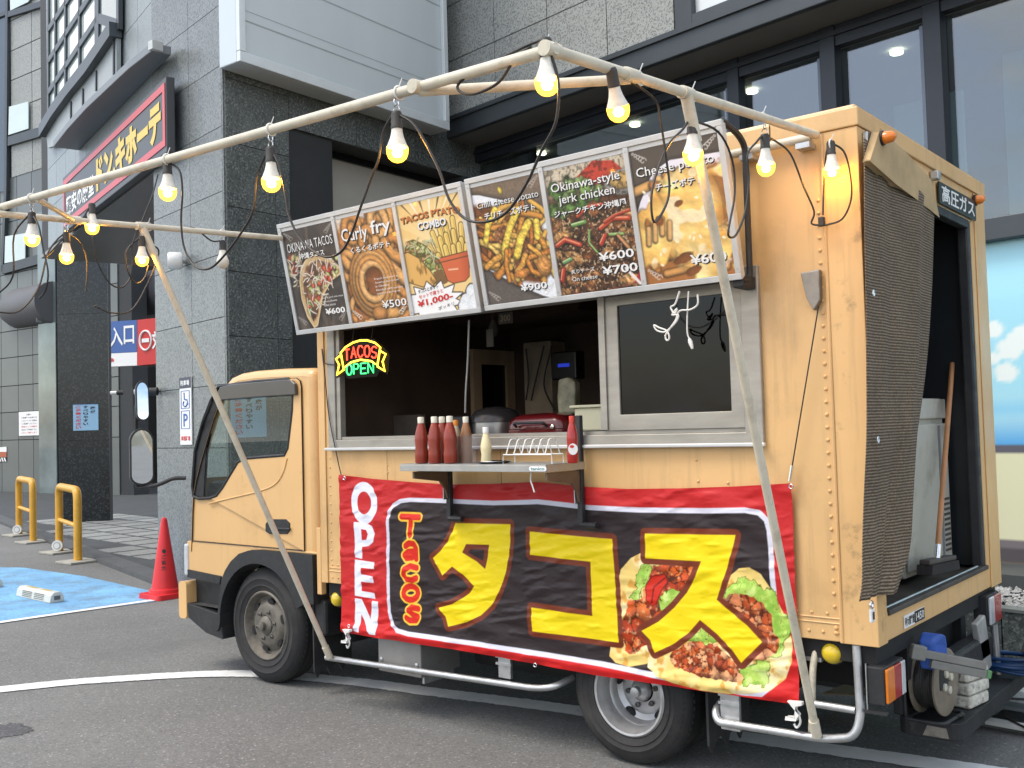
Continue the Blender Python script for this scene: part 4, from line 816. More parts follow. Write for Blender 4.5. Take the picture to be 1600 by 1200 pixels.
# wire rack for taco shells
c0, c1 = at_shelf(786, 716), at_shelf(866, 715); RK = thing('wire_rack', 'white wire rack with upright prongs on the shelf', 'rack', (c0+c1)/2)
L_ = float(c1[0]-c0[0]); y0 = float(c0[1])
for yy in (y0, y0+.09): MB().tube([(c0[0], yy, SHELFZ), (c0[0]+.002, yy, SHELFZ+.042), (c1[0]-.002, yy, SHELFZ+.042), (c1[0], yy, SHELFZ)], .0032, 6).build('rail', WHITECORD, RK)
for k in range(6):
    x = c0[0]+.02+(L_-.06)*k/5
    MB().tube(bend([(x, y0, SHELFZ+.042), (x+.012, y0+.02, SHELFZ+.115), (x+.012, y0+.07, SHELFZ+.115), (x+.02, y0+.09, SHELFZ+.042)], .015), .0030, 6).build('prong', WHITECORD, RK, smooth=60)
# hot sauce
t = bottle(895, 714, 'red hot sauce bottle with red cap and white label', .215, .026, mat('hot_sauce', (.36, .014, .010), .2, var=.1, vs=20, coat=.4), mat('red_cap', (.62, .05, .03), .4), waist=True)
b0 = at_shelf(895, 714); FL = Fr(b0+np.array([0, 0, 0]), (.77, .63, 0))
MB().fprism(FL, [(x, z+.065) for x, z in arc(0, 0, .022, 0, 345, 16, .026)], .0262, .0270).build('label', INKW, t); MB().fprism(FL, [(x-.004, z+.077) for x, z in arc(0, 0, .010, 0, 340, 12, .007)], .0274, .0280).build('label_mark', INKR, t)

# ------------------------------------------------------------------ neon sign
NS = thing('neon_sign', 'glowing tacos open neon sign hanging in the hatch', 'neon sign', oy(563, 560, -.06))
NF = Fr(oy(563, 560, -.07), (1, 0, 0)); sc = float(oy(604, 560, -.07)[0]-oy(522, 560, -.07)[0])/82.
scz = float(oy(563, 530, -.07)[2]-oy(563, 590, -.07)[2])/60.
def npx(x, y, c=.0): return NF.p((x-563)*sc, (560-y)*scz, c)
NY = mat('neon_yellow', (.8, .6, .1), .3, var=0, emit=(1., .62, .03), es=1.9); NR = mat('neon_red', (.8, .1, .05), .3, var=0, emit=(1., .045, .02), es=1.5); NG = mat('neon_green', (.1, .8, .3), .3, var=0, emit=(.03, .85, .16), es=1.3)
def neon(name, pts, m, r=.0055, closed=False): MB().tube([npx(*p) for p in pts], r, 8, closed=closed).build(name, m, NS, smooth=60)
top_ = [(532, 548), (540, 540), (552, 534), (563, 532), (574, 533), (586, 538), (594, 546)]
neon('ribbon_tube', top_+[(589, 573), (580, 566), (563, 562), (548, 565), (536, 573)], NY, closed=True)
neon('ribbon_tube', [(532, 552), (524, 557), (529, 567), (525, 583), (537, 575)], NY); neon('ribbon_tube', [(593, 551), (602, 557), (597, 568), (600, 583), (589, 575)], NY)
G1 = {'T': [[(0, 1), (1, 1)], [(.5, 1), (.5, 0)]], 'A': [[(0, 0), (.5, 1), (1, 0)], [(.2, .38), (.8, .38)]], 'C': [[(1, .82), (.7, 1), (.3, 1), (0, .7), (0, .3), (.3, 0), (.7, 0), (1, .18)]], 'O': [[(.3, 0), (0, .3), (0, .7), (.3, 1), (.7, 1), (1, .7), (1, .3), (.7, 0), (.3, 0)]], 'S': [[(1, .85), (.7, 1), (.3, 1), (0, .8), (.15, .58), (.85, .42), (1, .2), (.7, 0), (.3, 0), (0, .15)]],
      'P': [[(0, 0), (0, 1), (.7, 1), (1, .78), (.7, .5), (0, .5)]], 'E': [[(1, 1), (0, 1), (0, 0), (1, 0)], [(0, .5), (.85, .5)]], 'N': [[(0, 0), (0, 1), (1, 0), (1, 1)]]}
for k, ch in enumerate('TACOS'):
    x0 = 538+k*10.6; yb = 561-3.5*(1-((k-2)/2)**2)
    for st_ in G1[ch]: neon('red_letter', [(x0+8*u, yb-17*v) for u, v in st_], NR, .0042)
for k, ch in enumerate('OPEN'):
    x0 = 541+k*11.2
    for st_ in G1[ch]: neon('green_letter', [(x0+8.2*u, 584-16*v) for u, v in st_], NG, .0042)
bkp = [(530, 545), (545, 532), (563, 528), (583, 532), (597, 545), (606, 558), (603, 588), (590, 582), (586, 590), (540, 590), (536, 582), (522, 588), (521, 555)]
bkp = [((x-563)*sc, (560-y)*scz) for x, y in bkp]; bkp = bkp if area(bkp) > 0 else bkp[::-1]
MB().fprism(NF, bkp, -.016, -.010).build('acrylic_back', glass('dark_acrylic', (.30, .25, .20), 1.15, .08, .0), NS)
for x in (548, 578): MB().tube([npx(x, 534, -.012), npx(x+3, 515, -.012), npx(x-2, 500, .02)], .0016, 5).build('hanging_wire', BLACKCORD, NS)
tag(MB().tube(smoothline([oy(522, 570, -.05), oy(508, 567, -.03), oy(503, 545, -.02), oy(508, 590, -.02), oy(514, 650, -.03), oy(528, 720, -.03), oy(533, 742, -.03)], 5), .0035, 6).build('thin_black_cord', BLACKCORD), 'thin black cord down the front edge of the box', 'cord')

# ------------------------------------------------------------------ cords, clips and wires on the side
pw = MB(); pw.tube(smoothline([oy(*p, -.16) for p in ((1062, 455), (1055, 475), (1048, 480), (1054, 490), (1058, 482), (1050, 492), (1060, 492), (1057, 502), (1048, 512), (1038, 519), (1026, 516), (1022, 508), (1030, 512), (1042, 517), (1046, 528), (1042, 532), (1040, 524), (1048, 512), (1056, 500), (1062, 486), (1078, 484), (1090, 476), (1090, 460))], 4), .0042, 6)
PWT = thing('white_power_lead', 'knotted white cord and plug dangling below the right menu board', 'cord', oy(1060, 470, -.16)); pw.build('knotted_cord', WHITECORD, PWT, smooth=60)
MB().tube(smoothline([oy(*p, -.15) for p in ((1076, 455), (1074, 490), (1074, 520), (1078, 531))], 4), .0035, 6).build('lead', WHITECORD, PWT, smooth=60)
pa, pb = oy(1077, 529, -.15), oy(1082, 545, -.15); MB().tube([pa, pa+(pb-pa)*.3, pa+(pb-pa)*.6, pb], [.006, .010, .009, .005], 10).build('plug', WHITECORD, PWT, smooth=50)
wt = thing('stay_wire', 'taut thin wire from the grey bracket down to the banner corner', 'wire', oy(1270, 500, -.03)); a, b = oy(1279, 478, -.04), oy(1238, 727, -.03); MB().tube([a, b], .0028, 6).build('wire', BLACKCORD, wt); MB().tube([b, oy(1234, 752, -.03)], .007, 8).build('clip', CHROME, wt)
# ------------------------------------------------------------------ banner
BXL, BXR, BZT, BZB = -3.135, -.320, 1.340, .425
NU, NV = 880, 330
uu = np.linspace(0, 1, NU)[None, :].repeat(NV, 0); vv = np.linspace(0, 1, NV)[:, None].repeat(NU, 1)
X0 = BXL+(BXR-BXL)*uu
xs_ = [oy(p[0], p[1], -.02) for p in ((533, 742), (580, 748), (640, 753), (700, 757), (770, 756), (840, 753), (880, 757), (920, 761), (980, 764), (1060, 763), (1150, 760), (1235, 755))]
ztop = np.interp(X0, [p[0] for p in xs_], [p[2] for p in xs_])
xb_ = [oy(p[0], p[1], -.02) for p in ((538, 988), (620, 1001), (720, 1016), (830, 1036), (930, 1055), (1050, 1072), (1150, 1087), (1255, 1102))]
zbot = np.interp(X0, [p[0] for p in xb_], [p[2] for p in xb_])
Z0 = zbot+(ztop-zbot)*vv
pr = Print(X0, Z0, (190, 34, 36))
def bz7(pts): return [tuple(oy(520+x/3.75, 740+y/3.75, -.02)[[0, 2]]) for x, y in pts]
def bz8(pts): return [tuple(oy(900+x/3.636, 780+y/3.636, -.02)[[0, 2]]) for x, y in pts]
def bpx(pts): return [tuple(oy(x, y, -.02)[[0, 2]]) for x, y in pts]
pr.mix(np.clip(.8-(Z0-.45)/.5, 0, .8), (208, 30, 30))  # brighter red low, deeper above: fall of light put into the print
inn_ = bpx([(606, 815), (608, 800), (614, 790), (625, 783), (640, 781), (700, 783), (770, 786), (840, 784), (920, 793), (1000, 797), (1100, 798), (1165, 797), (1186, 801), (1198, 812), (1203, 830), (1208, 900), (1214, 1000), (1216, 1040), (1208, 1070), (1190, 1084), (1160, 1082), (1060, 1062), (940, 1037), (800, 1014), (700, 999), (640, 990), (622, 985), (613, 975), (608, 955), (606, 900)])
d = pr.sdf(inn_); pr.mix(pr.aa(d-.012), (214, 214, 228)); pr.mix(pr.aa(d+.012), (44, 34, 36))
YEL, BRN = (240, 214, 14), (116, 50, 26)
ta = bz7([(715, 290), (1037, 297), (1036, 400), (1030, 480), (1010, 590), (975, 690), (930, 770), (870, 830), (790, 870), (678, 897), (660, 840), (618, 787), (700, 765), (760, 730), (800, 700), (828, 660), (760, 590), (697, 545), (640, 598), (585, 495), (630, 455), (670, 400), (695, 345)])
tah = bz7([(780, 413), (912, 418), (905, 490), (890, 560), (840, 515), (755, 462)]); tai = bz7([(805, 443), (886, 447), (878, 512), (790, 463)])
ko = bpx([(826.8, 830.5), (955.5, 842.5), (967.5, 1004), (832.5, 986), (830.5, 949), (925.8, 962.5), (921.8, 878), (828, 867)])
su = bz8([(390, 195), (907, 203), (895, 270), (872, 350), (843, 450), (800, 570), (880, 640), (970, 715), (1060, 812), (940, 930), (890, 855), (805, 765), (707, 685), (640, 760), (560, 820), (448, 873), (420, 800), (372, 748), (470, 695), (560, 615), (630, 530), (680, 440), (712, 352), (390, 337)])
# the two tacos at the right end
TOR, LET = (236, 206, 120), (176, 208, 92)
def tort(poly, seed):
    d = pr.poly(poly, (120, 80, 30), .005, wob=.006, wsc=12, seed=seed); n_ = pr.noise(26, seed); n2 = pr.noise(9, seed+3)
    al = pr.aa(d); pr.mix(al, TOR); pr.mix(al*np.clip((n2-.45)*4, 0, 1), (247, 232, 180)); pr.mix(al*np.clip((n_-.58)*6, 0, .8), (214, 150, 58)); return d
def lett(poly, seed):
    d = pr.sdf(poly)+(pr.noise(34, seed)-.5)*.05; pr.mix(pr.aa(d-.003), (70, 90, 30)); al = pr.aa(d); pr.mix(al, LET); n_ = pr.noise(30, seed+2); pr.mix(al*np.clip((n_-.52)*5, 0, .7), (128, 178, 60)); pr.mix(al*np.clip((.42-n_)*5, 0, .7), (214, 232, 150)); pr.mix(al*np.clip(1-np.abs(n_-.5)/.012, 0, .55), (70, 105, 30))
def meat(poly, n, seed, cols=((196, 98, 48), (168, 68, 28), (214, 128, 78), (182, 60, 22))):
    P = np.array(poly); d = pr.sdf(poly)+(pr.noise(30, seed)-.5)*.03; pr.cells(pr.aa(d), cols, n, (P[:, 0].min(), P[:, 0].max(), P[:, 1].min(), P[:, 1].max()), seed, .09, (88, 34, 12)); n_ = pr.noise(60, seed+9); pr.mix(pr.aa(d)*np.clip((n_-.60)*5, 0, .6), (236, 186, 140))
tort(bz8([(232, 500), (255, 405), (310, 340), (370, 312), (470, 350), (620, 380), (640, 700), (470, 880), (400, 930), (300, 945), (225, 925), (195, 890), (200, 845), (262, 825), (245, 650)]), 1)
lett(bz8([(300, 560), (350, 470), (365, 370), (440, 370), (420, 440), (380, 520), (350, 570)]), 2)
meat(bz8([(430, 370), (700, 372), (680, 460), (600, 580), (520, 660), (380, 740), (400, 830), (330, 890), (280, 860), (260, 700), (300, 590), (370, 560), (410, 450)]), 46, 3, ((184, 72, 26), (206, 104, 46), (160, 54, 18), (196, 88, 34)))
lett(bz8([(470, 610), (480, 550), (560, 490), (600, 560), (540, 640), (500, 640)]), 4)
pr.poly(bz8([(430, 440), (500, 430), (515, 470), (480, 520), (455, 590), (430, 605), (400, 570), (395, 490)]), (110, 20, 10), .004); pr.poly(bz8([(430, 440), (500, 430), (515, 470), (480, 520), (455, 590), (430, 605), (400, 570), (395, 490)]), (206, 44, 24)); pr.line(bz8([(500, 450), (440, 500), (430, 590)]), .004, (130, 24, 12))
tort(bz8([(412, 905), (560, 830), (760, 640), (840, 520), (880, 440), (930, 400), (990, 396), (1050, 430), (1100, 510), (1190, 680), (1225, 820), (1222, 930), (1190, 1015), (1110, 1075), (990, 1096), (860, 1098), (700, 1075), (560, 1040), (470, 1000), (415, 950)]), 5)
lett(bz8([(820, 590), (860, 500), (930, 460), (1020, 468), (1070, 515), (1135, 525), (1150, 590), (1170, 645), (1222, 655), (1228, 730), (1190, 820), (1160, 880), (1100, 900), (1040, 820), (900, 680)]), 6)
meat(bz8([(830, 560), (900, 530), (1000, 545), (1060, 580), (1110, 660), (1120, 760), (1150, 800), (1140, 880), (1060, 920), (980, 900), (860, 700)]), 34, 7, ((206, 126, 82), (190, 98, 52), (216, 148, 104), (168, 74, 34)))
meat(bz8([(520, 890), (600, 830), (700, 812), (800, 822), (860, 870), (920, 950), (945, 1000), (930, 1040), (800, 1020), (680, 1000), (560, 950)]), 60, 8, ((198, 102, 54), (176, 76, 34), (222, 158, 112), (150, 60, 26)))
lett(bz8([(635, 805), (710, 715), (800, 805), (730, 815)]), 9); lett(bz8([(945, 985), (1000, 935), (1080, 900), (1115, 950), (1090, 1040), (1020, 1050), (955, 1055)]), 10)
for poly, hole in ((ta, None), (ko, None), (su, None)):
    d = pr.sdf(poly); pr.mix(pr.aa(d-.026), BRN)
for poly in (ta, ko, su): pr.poly(poly, YEL)
pr.poly(tah, BRN); pr.poly(tai, (44, 34, 36))
WH = (226, 230, 242)
oc = bz7([(181, 172)])[0]; sx = abs(bz7([(281, 172)])[0][0]-oc[0])/100; sz = abs(bz7([(181, 272)])[0][1]-oc[1])/100
dO = np.hypot((X0-oc[0])/(60*sx), (Z0-oc[1])/(95*sz)); pr.mix(np.clip((.30-np.abs(dO-1))*60*sx/pr.px+.5, 0, 1), WH)
pr.poly(bz7([(123, 283), (190, 288), (228, 308), (243, 352), (235, 402), (208, 425), (170, 430), (168, 500), (126, 492)]), WH); pr.poly(bz7([(166, 325), (195, 330), (204, 355), (196, 388), (168, 390)]), (196, 32, 34))
pr.poly(bz7([(125, 503), (240, 520), (243, 560), (165, 550), (165, 590), (238, 602), (240, 642), (167, 632), (168, 688), (245, 700), (247, 735), (127, 715)]), WH)
pr.poly(bz7([(128, 730), (168, 735), (218, 850), (232, 745), (268, 750), (258, 945), (222, 940), (165, 825), (160, 930), (128, 922)]), WH)
def bub(strokes, r):
    D = np.full(X0.shape, 9.)
    for s_ in strokes: D = np.minimum(D, pr.seg(bz7(s_))[0])
    return D
tac = [[(402, 252), (503, 256)], [(456, 258), (451, 362)], [(424, 425), (448, 408), (474, 412), (486, 435), (486, 500)], [(484, 455), (440, 458), (418, 478), (430, 496), (462, 492), (484, 478)], [(490, 552), (455, 542), (422, 562), (414, 590), (432, 618), (465, 624), (492, 612)], [(455+42*math.cos(t), 700+40*math.sin(t)) for t in [i*2*math.pi/14 for i in range(15)]], [(500, 792), (462, 784), (442, 802), (466, 824), (498, 840), (486, 860), (450, 860), (430, 846)]]
D = bub(tac, 0); pr.mix(pr.aa(D-.0275), (246, 198, 62)); pr.mix(pr.aa(D-.0165), (214, 38, 20))
# folds of the cloth
n1 = pr.noise(2.2, 21, 4, 2.6); n2 = pr.noise(9, 22, 3, 2.2); n3 = pr.noise(1.0, 23, 2, .6)
Yd = -.020-.014*(n1-.5)-.004*(n2-.5)-.018*(n3-.5)*np.clip(vv*4, 0, 1)-.030*np.exp(-((vv-.035)/.03)**2)*.4
Yd -= .006*np.clip(np.sin((X0*1.3+Z0*2.6)*9)*.5+.5, 0, 1)**3*np.clip(n1*1.6-.4, 0, 1)
diag = X0*.9+Z0*2.2; Yd -= .004*np.sin(diag*16+n3*8)*np.clip((n1-.35)*2.4, 0, 1); Yd -= .0035*np.sin((X0*.5-Z0*1.9)*46+n1*14)*np.clip((n2-.42)*3.5, 0, 1)
Yd = np.minimum(Yd, -.007)
BN = thing('tacos_banner', 'red and black cloth banner with big yellow katakana along the truck', 'banner', (-1.73, -.02, .42))
colour_grid('cloth', np.stack([X0, Yd, Z0], -1), NU, NV, pr.c, PRINTC, BN)
gm = mesh_of(MB().tube([(.009*math.cos(t), 0, .009*math.sin(t)) for t in [i*math.pi/6 for i in range(12)]], .0028, 6, closed=True), 'grommet', CHROME, 60)
for (x, y) in ((538, 747), (836, 1039), (1236, 760), (545, 978)): P = oy(x, y, -.042); instance(gm, 'grommet', Matrix.Translation(P), BN)
for (p, lab) in (((543, 992), 'white plastic clip at the lower front corner of the banner'), ((1244, 1108), 'white plastic clip at the lower rear corner of the banner')):
    P = oy(*p, -.05); cl = thing('banner_clip', lab, 'clip', P, 'clips holding the banner'); s_ = 1.0
    MB().fprism(Fr(P, (1, 0, 0)), [(-.035, .03), (.03, .035), (.03, .02), (.005, .012), (-.005, -.03), (-.04, -.035), (-.042, -.046), (.0, -.045), (.012, -.02)], -.012, .012).build('jaw', WHITEPL, cl, bevel=.003)
    MB().tube(smoothline([P+np.array([.01, 0, -.02]), P+np.array([.016, 0, -.05]), P+np.array([.0, 0, -.075]), P+np.array([-.012, 0, -.06])], 4), .005, 6).build('hook', WHITEPL, cl, smooth=60)

# ------------------------------------------------------------------ menu boards
bl, tlp = np.array([-3.322, -.15, 2.185]), np.array([-3.322, -.285, 2.838])
MBF = Fr((0, -.15, 2.178), (1, 0, 0), (0, -.135, .648)); BH = .655
def board(x0, x1, label, arts, texts, dz):
    fr = MBF.off(0, dz, 0); t = thing('menu_board', label, 'menu board', ((x0+x1)/2, -.2, 2.2+dz)); w = (x1-x0)/3; e = .026
    MB().fbox(fr, x0+.004, x1-.004, .004, BH-.004, -.032, -.006).build('light_box', ALUL, t)
    MB().fbox(fr, x0, x1, 0, e, -.005, .010).build('frame_rail', ALUL, t, bevel=.002); MB().fbox(fr, x0, x1, BH-e, BH, -.005, .010).build('frame_rail', ALUL, t, bevel=.002)
    for k in range(4):
        a = x0+w*k-(e/2 if 0 < k < 3 else (0 if k == 0 else e)); MB().fbox(fr, a, a+e, e+.0005, BH-e-.0005, -.005, .0095).build('frame_stile', ALUL, t, bevel=.002)
        for b in (.045, BH-.045): MB().fprism(fr, [(a+e/2+x, b+y) for x, y in arc(0, 0, .004, 0, 315, 7)], .0096, .0105).build('screw', STEEL, t)
    for k, (art, tx) in enumerate(zip(arts, texts)):
        a0, a1, b0, b1 = x0+w*k+(e if k == 0 else e/2)+.001, x0+w*(k+1)-(e if k == 2 else e/2)-.001, e+.001, BH-e-.022
        nu, nv = 132, 190; U, V = np.meshgrid(np.linspace(0, 1, nu), np.linspace(0, 1, nv)); asp = (b1-b0)/(a1-a0)
        P = Print(U, V*asp, (128, 128, 128)); art(P, asp); P.c = 18+237*np.clip(P.c/255, 0, 1)**.86  # lifts the dark tones: hazy, backlit look put into the print colours
        G = fr.o+fr.u*(a0+(a1-a0)*U)[..., None]+fr.v*(b0+(b1-b0)*V)[..., None]
        po = colour_grid('poster', G, nu, nv, P.c, PRINT, t, False)
        pf = fr.off(a0, b0, 0); sw, sh = a1-a0, b1-b0
        for m_, off, items in (tx):
            for it in items:
                L_ = MB()
                s_, u0, u1, v0, v1 = it[:5]; kw = dict(it[5]) if len(it) > 5 else {}
                dx, dy, cc = off; text_to(L_, s_, pf, (u0+dx)*sw, (u1+dx)*sw, (v0+dy)*sh, (v1+dy)*sh, c=cc, **{k_: (v_*sh if k_ in ('arcb', 'slope') else v_) for k_, v_ in kw.items()})
                L_.build('lettering', m_, po)
    MB().fbox(fr, x0+.002, x1-.002, BH-e-.0205, BH-e-.001, -.004, .001).build('top_reflector', mat('board_white', (.75, .76, .74), .35, var=.04), t)
    return t
def sh(items, dark=INKK, light=INKW, d=.008, bold=.0):
    """lettering with a dark drop outline"""
    thick = [(*it[:5], {**(it[5] if len(it) > 5 else {}), 'bold': (it[5].get('bold', 0) if len(it) > 5 else 0)+.022}) for it in items]
    return [(dark, (d, -d, .0012), thick), (light, (0, 0, .0024), items)]
B = dict(bold=.018)
def speckle(P, am, sc=60, seed=1): P.c *= (1+(P.noise(sc, seed)-.5)*am)[..., None]
def corner_lace(P, asp, col, corners):
    for (cx, cy, sx_, sy_) in corners:
        for k in range(5):
            th = [i*.5 for i in range(12)]; r0 = .03+.012*k
            P.line([(cx+sx_*(.035+.028*k+r0*.5*math.cos(t)*(1-t/8)), cy+sy_*(.14-.022*k+r0*.5*math.sin(t)*(1-t/8))) for t in th], .004, col)
def art_taco(P, a):
    P.c[:] = (44, 38, 34); P.mix(np.clip((P.noise(3, 1)-.4)*2, 0, .6), (74, 62, 52)); P.mix(np.clip((P.noise(14, 2, 3, .3)-.55)*4, 0, .5), (96, 80, 64)); y = lambda v: v*a
    for k in range(22): r_ = np.random.default_rng(k); P.blob(r_.uniform(0, .3), y(r_.uniform(.52, .74)), .06, .035, [(176, 60, 40), (224, 206, 176), (150, 44, 30), (206, 190, 120)][k % 4], r_.uniform(0, 3), seed=k)
    P.shreds(26, (.0, .3, y(.42), y(.74)), .14, .010, [(240, 226, 204), (226, 206, 170)], 5)
    shell = [(.30, y(.0)), (.20, y(.12)), (.15, y(.30)), (.17, y(.48)), (.25, y(.62)), (.40, y(.70)), (.60, y(.72)), (.85, y(.66)), (1.0, y(.55)), (1.05, y(.50)), (.80, y(.44)), (.58, y(.30)), (.45, y(.12)), (.38, y(.02))]
    P.poly(shell, (20, 14, 10), .03, 14); d = P.poly(shell, (196, 160, 104)); al = P.aa(d); P.mix(al*np.clip((P.noise(9, 4)-.45)*3, 0, .7), (160, 118, 66)); P.mix(al*np.clip(1+d/.03, 0, .8), (226, 200, 150))
    fill = [(.31, y(.06)), (.24, y(.2)), (.22, y(.36)), (.26, y(.52)), (.36, y(.62)), (.60, y(.66)), (.86, y(.60)), (.95, y(.52)), (.70, y(.44)), (.50, y(.28)), (.42, y(.12))]
    P.cells(P.aa(P.sdf(fill), 3), ((96, 60, 38), (130, 84, 50), (70, 42, 26)), 90, (.2, 1, 0, a), 6)
    inside = lambda x, v: True
    rg = np.random.default_rng(8)
    for k in range(46):
        t = rg.random(); x = .27+.62*t**1.1+rg.normal(0, .05); v = y(.14+.44*t**.6+rg.normal(0, .05)); P.blob(x, v, rg.uniform(.03, .06), rg.uniform(.02, .045), [(206, 66, 42), (214, 82, 50), (196, 204, 108), (226, 220, 150), (168, 186, 84), (190, 50, 34)][k % 6], rg.uniform(0, 3), seed=k, wob=.3)
    P.shreds(70, (.24, .95, y(.12), y(.66)), .13, .008, [(246, 238, 220), (236, 220, 190)], 9, lambda x, v: v > y(.02+.75*(x-.25)*.7) and v < y(.68))
    speckle(P, .3, 70, 3); corner_lace(P, a, (150, 146, 140), ((0, a-.17, 1, 1), (1, a-.17, -1, 1), (1, .02, -1, 1), (0, .02, 1, 1)))
def art_curly(P, a):
    y = lambda v: v*a; P.c[:] = (176, 104, 46); P.mix(np.clip((P.noise(4, 1)-.4)*2, 0, .7), (120, 62, 24)); P.mix(np.clip((P.Y/a-.86)*8, 0, .9), (236, 226, 210))
    rg = np.random.default_rng(4)
    def coil(cx, cy, r0, r1, t0, t1, w, col):
        P.roll([(cx+(r0+(r1-r0)*i/26)*math.cos(t0+(t1-t0)*i/26), cy+(r0+(r1-r0)*i/26)*math.sin(t0+(t1-t0)*i/26)*1.15) for i in range(27)], w, col, .5, .28, .8)
    cs = [(222, 150, 74), (206, 130, 58), (232, 166, 92), (196, 116, 50)]
    for k in range(16): coil(rg.uniform(0, 1), y(rg.uniform(.0, .95)), .10, .24, rg.uniform(0, 6), rg.uniform(6, 11), rg.uniform(.04, .06), cs[k % 4])
    for k, (cx, cy) in enumerate(((.25, .88), (.72, .90), (.9, .62), (.08, .55), (.5, .74))): coil(cx, y(cy), .14, .12, .3+k, 6+k, .055, cs[(k+1) % 4])
    P.roll([(.98, y(.34)), (.80, y(.48)), (.66, y(.62)), (.62, y(.72))], .075, (226, 158, 84), .5, .3); P.roll([(1.05, y(.50)), (.86, y(.58)), (.76, y(.70))], .065, (214, 140, 66), .5, .3)
    P.roll([(.0, y(.62)), (.16, y(.50)), (.30, y(.42))], .07, (224, 152, 76), .5, .3)
    for r0, w, c_ in ((.36, .060, (208, 132, 58)), (.31, .055, (226, 156, 80)), (.26, .055, (214, 140, 64)), (.20, .05, (236, 172, 98))):
        P.roll([(.46+r0*math.cos(t)*.95, y(.36)+r0*math.sin(t)*1.05) for t in [i*2*math.pi/30 for i in range(31)]], w, c_, .5, .3, .8)
    P.blob(.50, y(.37), .15, .17, (128, 66, 26), 0, .3, -.2)
    P.emboss(np.ones(P.X.shape), 16, 5, .16); P.blob(.72, y(.05), .17, .07, (226, 156, 78)); P.blob(.50, y(.06), .13, .08, (206, 130, 60)); P.blob(.92, y(.12), .12, .08, (196, 118, 52)); speckle(P, .16, 40, 2)
    corner_lace(P, a, (238, 230, 214), ((1, .0, -1, 1), (0, .0, 1, 1)))
def art_combo(P, a):
    y = lambda v: v*a; P.c[:] = (242, 202, 126); th = np.arctan2(P.Y-y(.62), P.X-.5); P.mix(np.clip(np.sin(th*14)*2, 0, .5)*(P.Y/a > .5), (232, 180, 96)); P.mix(np.clip(np.hypot(P.X-.5, (P.Y-y(.72))*.8)*-3+1.1, 0, .8), (244, 216, 150))
    for k in range(7): P.poly([(.06+k*.15, a), (.075+k*.15+.02, a), (.25+k*.085, y(.86))], (252, 244, 214) if k % 2 else (90, 66, 30))
    K = (70, 46, 20)
    # fries
    rg = np.random.default_rng(3)
    for k, (x0, x1, t) in enumerate(((.55, .42, .60), (.62, .50, .70), (.70, .62, .74), (.76, .72, .76), (.83, .84, .79), (.90, .95, .72), (.96, 1.02, .66), (.58, .44, .52), (.66, .60, .64), (.74, .70, .66), (.82, .82, .68), (.90, .92, .60), (.61, .53, .50), (.69, .66, .56), (.78, .78, .55), (.86, .87, .56), (.94, .98, .54))):
        P.line([(x0, y(.38)), (x1, y(t))], .043, K); P.line([(x0, y(.38)), (x1, y(t))], .032, (236, 200, 96)); P.line([(x0+.012, y(.38)), (x1+.012, y(t))], .008, (206, 158, 60))
    pot = [(.53, y(.47)), (1.0, y(.49)), (.99, y(.45)), (.95, y(.28)), (.88, y(.245)), (.70, y(.24)), (.62, y(.27)), (.56, y(.43))]; P.poly(pot, K, .012); d = P.poly(pot, (206, 84, 44)); P.mix(P.aa(d)*np.clip((P.X-.82)*4, 0, .6), (158, 52, 26)); P.line([(.56, y(.435)), (.99, y(.452))], .006, K); P.line([(.66, y(.36)), (.80, y(.355))], .008, (244, 190, 150))
    # taco drawing
    fil = [(.02, y(.58)), (.06, y(.66)), (.18, y(.67)), (.34, y(.61)), (.46, y(.52)), (.56, y(.40)), (.60, y(.26)), (.45, y(.24)), (.30, y(.42))]; P.poly(fil, K, .012); d = P.sdf(fil); P.cells(P.aa(d), ((150, 168, 84), (196, 196, 120), (118, 132, 60), (166, 110, 60)), 110, (.0, .62, y(.22), y(.7)), 4, .22, (64, 60, 24))
    P.shreds(40, (.04, .5, y(.42), y(.66)), .12, .009, [(214, 214, 160), (196, 190, 130)], 5, lambda x, v: v > y(.66)-x*.9*a*.5)
    P.poly([(.42, y(.36)), (.55, y(.38)), (.61, y(.26)), (.50, y(.22)), (.44, y(.26))], (104, 72, 34), wob=.03)
    sh_ = [(-.05, y(.56)), (.06, y(.57)), (.22, y(.50)), (.36, y(.38)), (.44, y(.28)), (.36, y(.24)), (.2, y(.25)), (-.05, y(.32))]; P.poly(sh_, K, .012); d = P.poly(sh_, (222, 164, 78)); P.mix(P.aa(d)*np.clip((P.noise(16, 7, 3, .4)-.6)*6, 0, .8), (110, 72, 26))
    # burst and smoke
    cx, cy = .34, y(.10); bst = [(cx+(.46 if k % 2 else .33)*math.cos(2*math.pi*k/26)*1.05, cy+(.30 if k % 2 else .20)*a*.62*math.sin(2*math.pi*k/26)) for k in range(26)]; P.poly(bst, (40, 34, 30), .014); P.poly(bst, (250, 250, 248))
    for k, (x, v, r) in enumerate(((.86, .06, .1), (.96, .14, .09), (.98, .03, .12), (.80, .02, .08))): P.blob(x, y(v), r+.012, r+.012, (50, 44, 40), 0, 0, 0, .1, k, 0); 
    for k, (x, v, r) in enumerate(((.86, .06, .1), (.96, .14, .09), (.98, .03, .12), (.80, .02, .08))): P.blob(x, y(v), r, r, (240, 246, 250), 0, .1, 0, .1, k, 0)
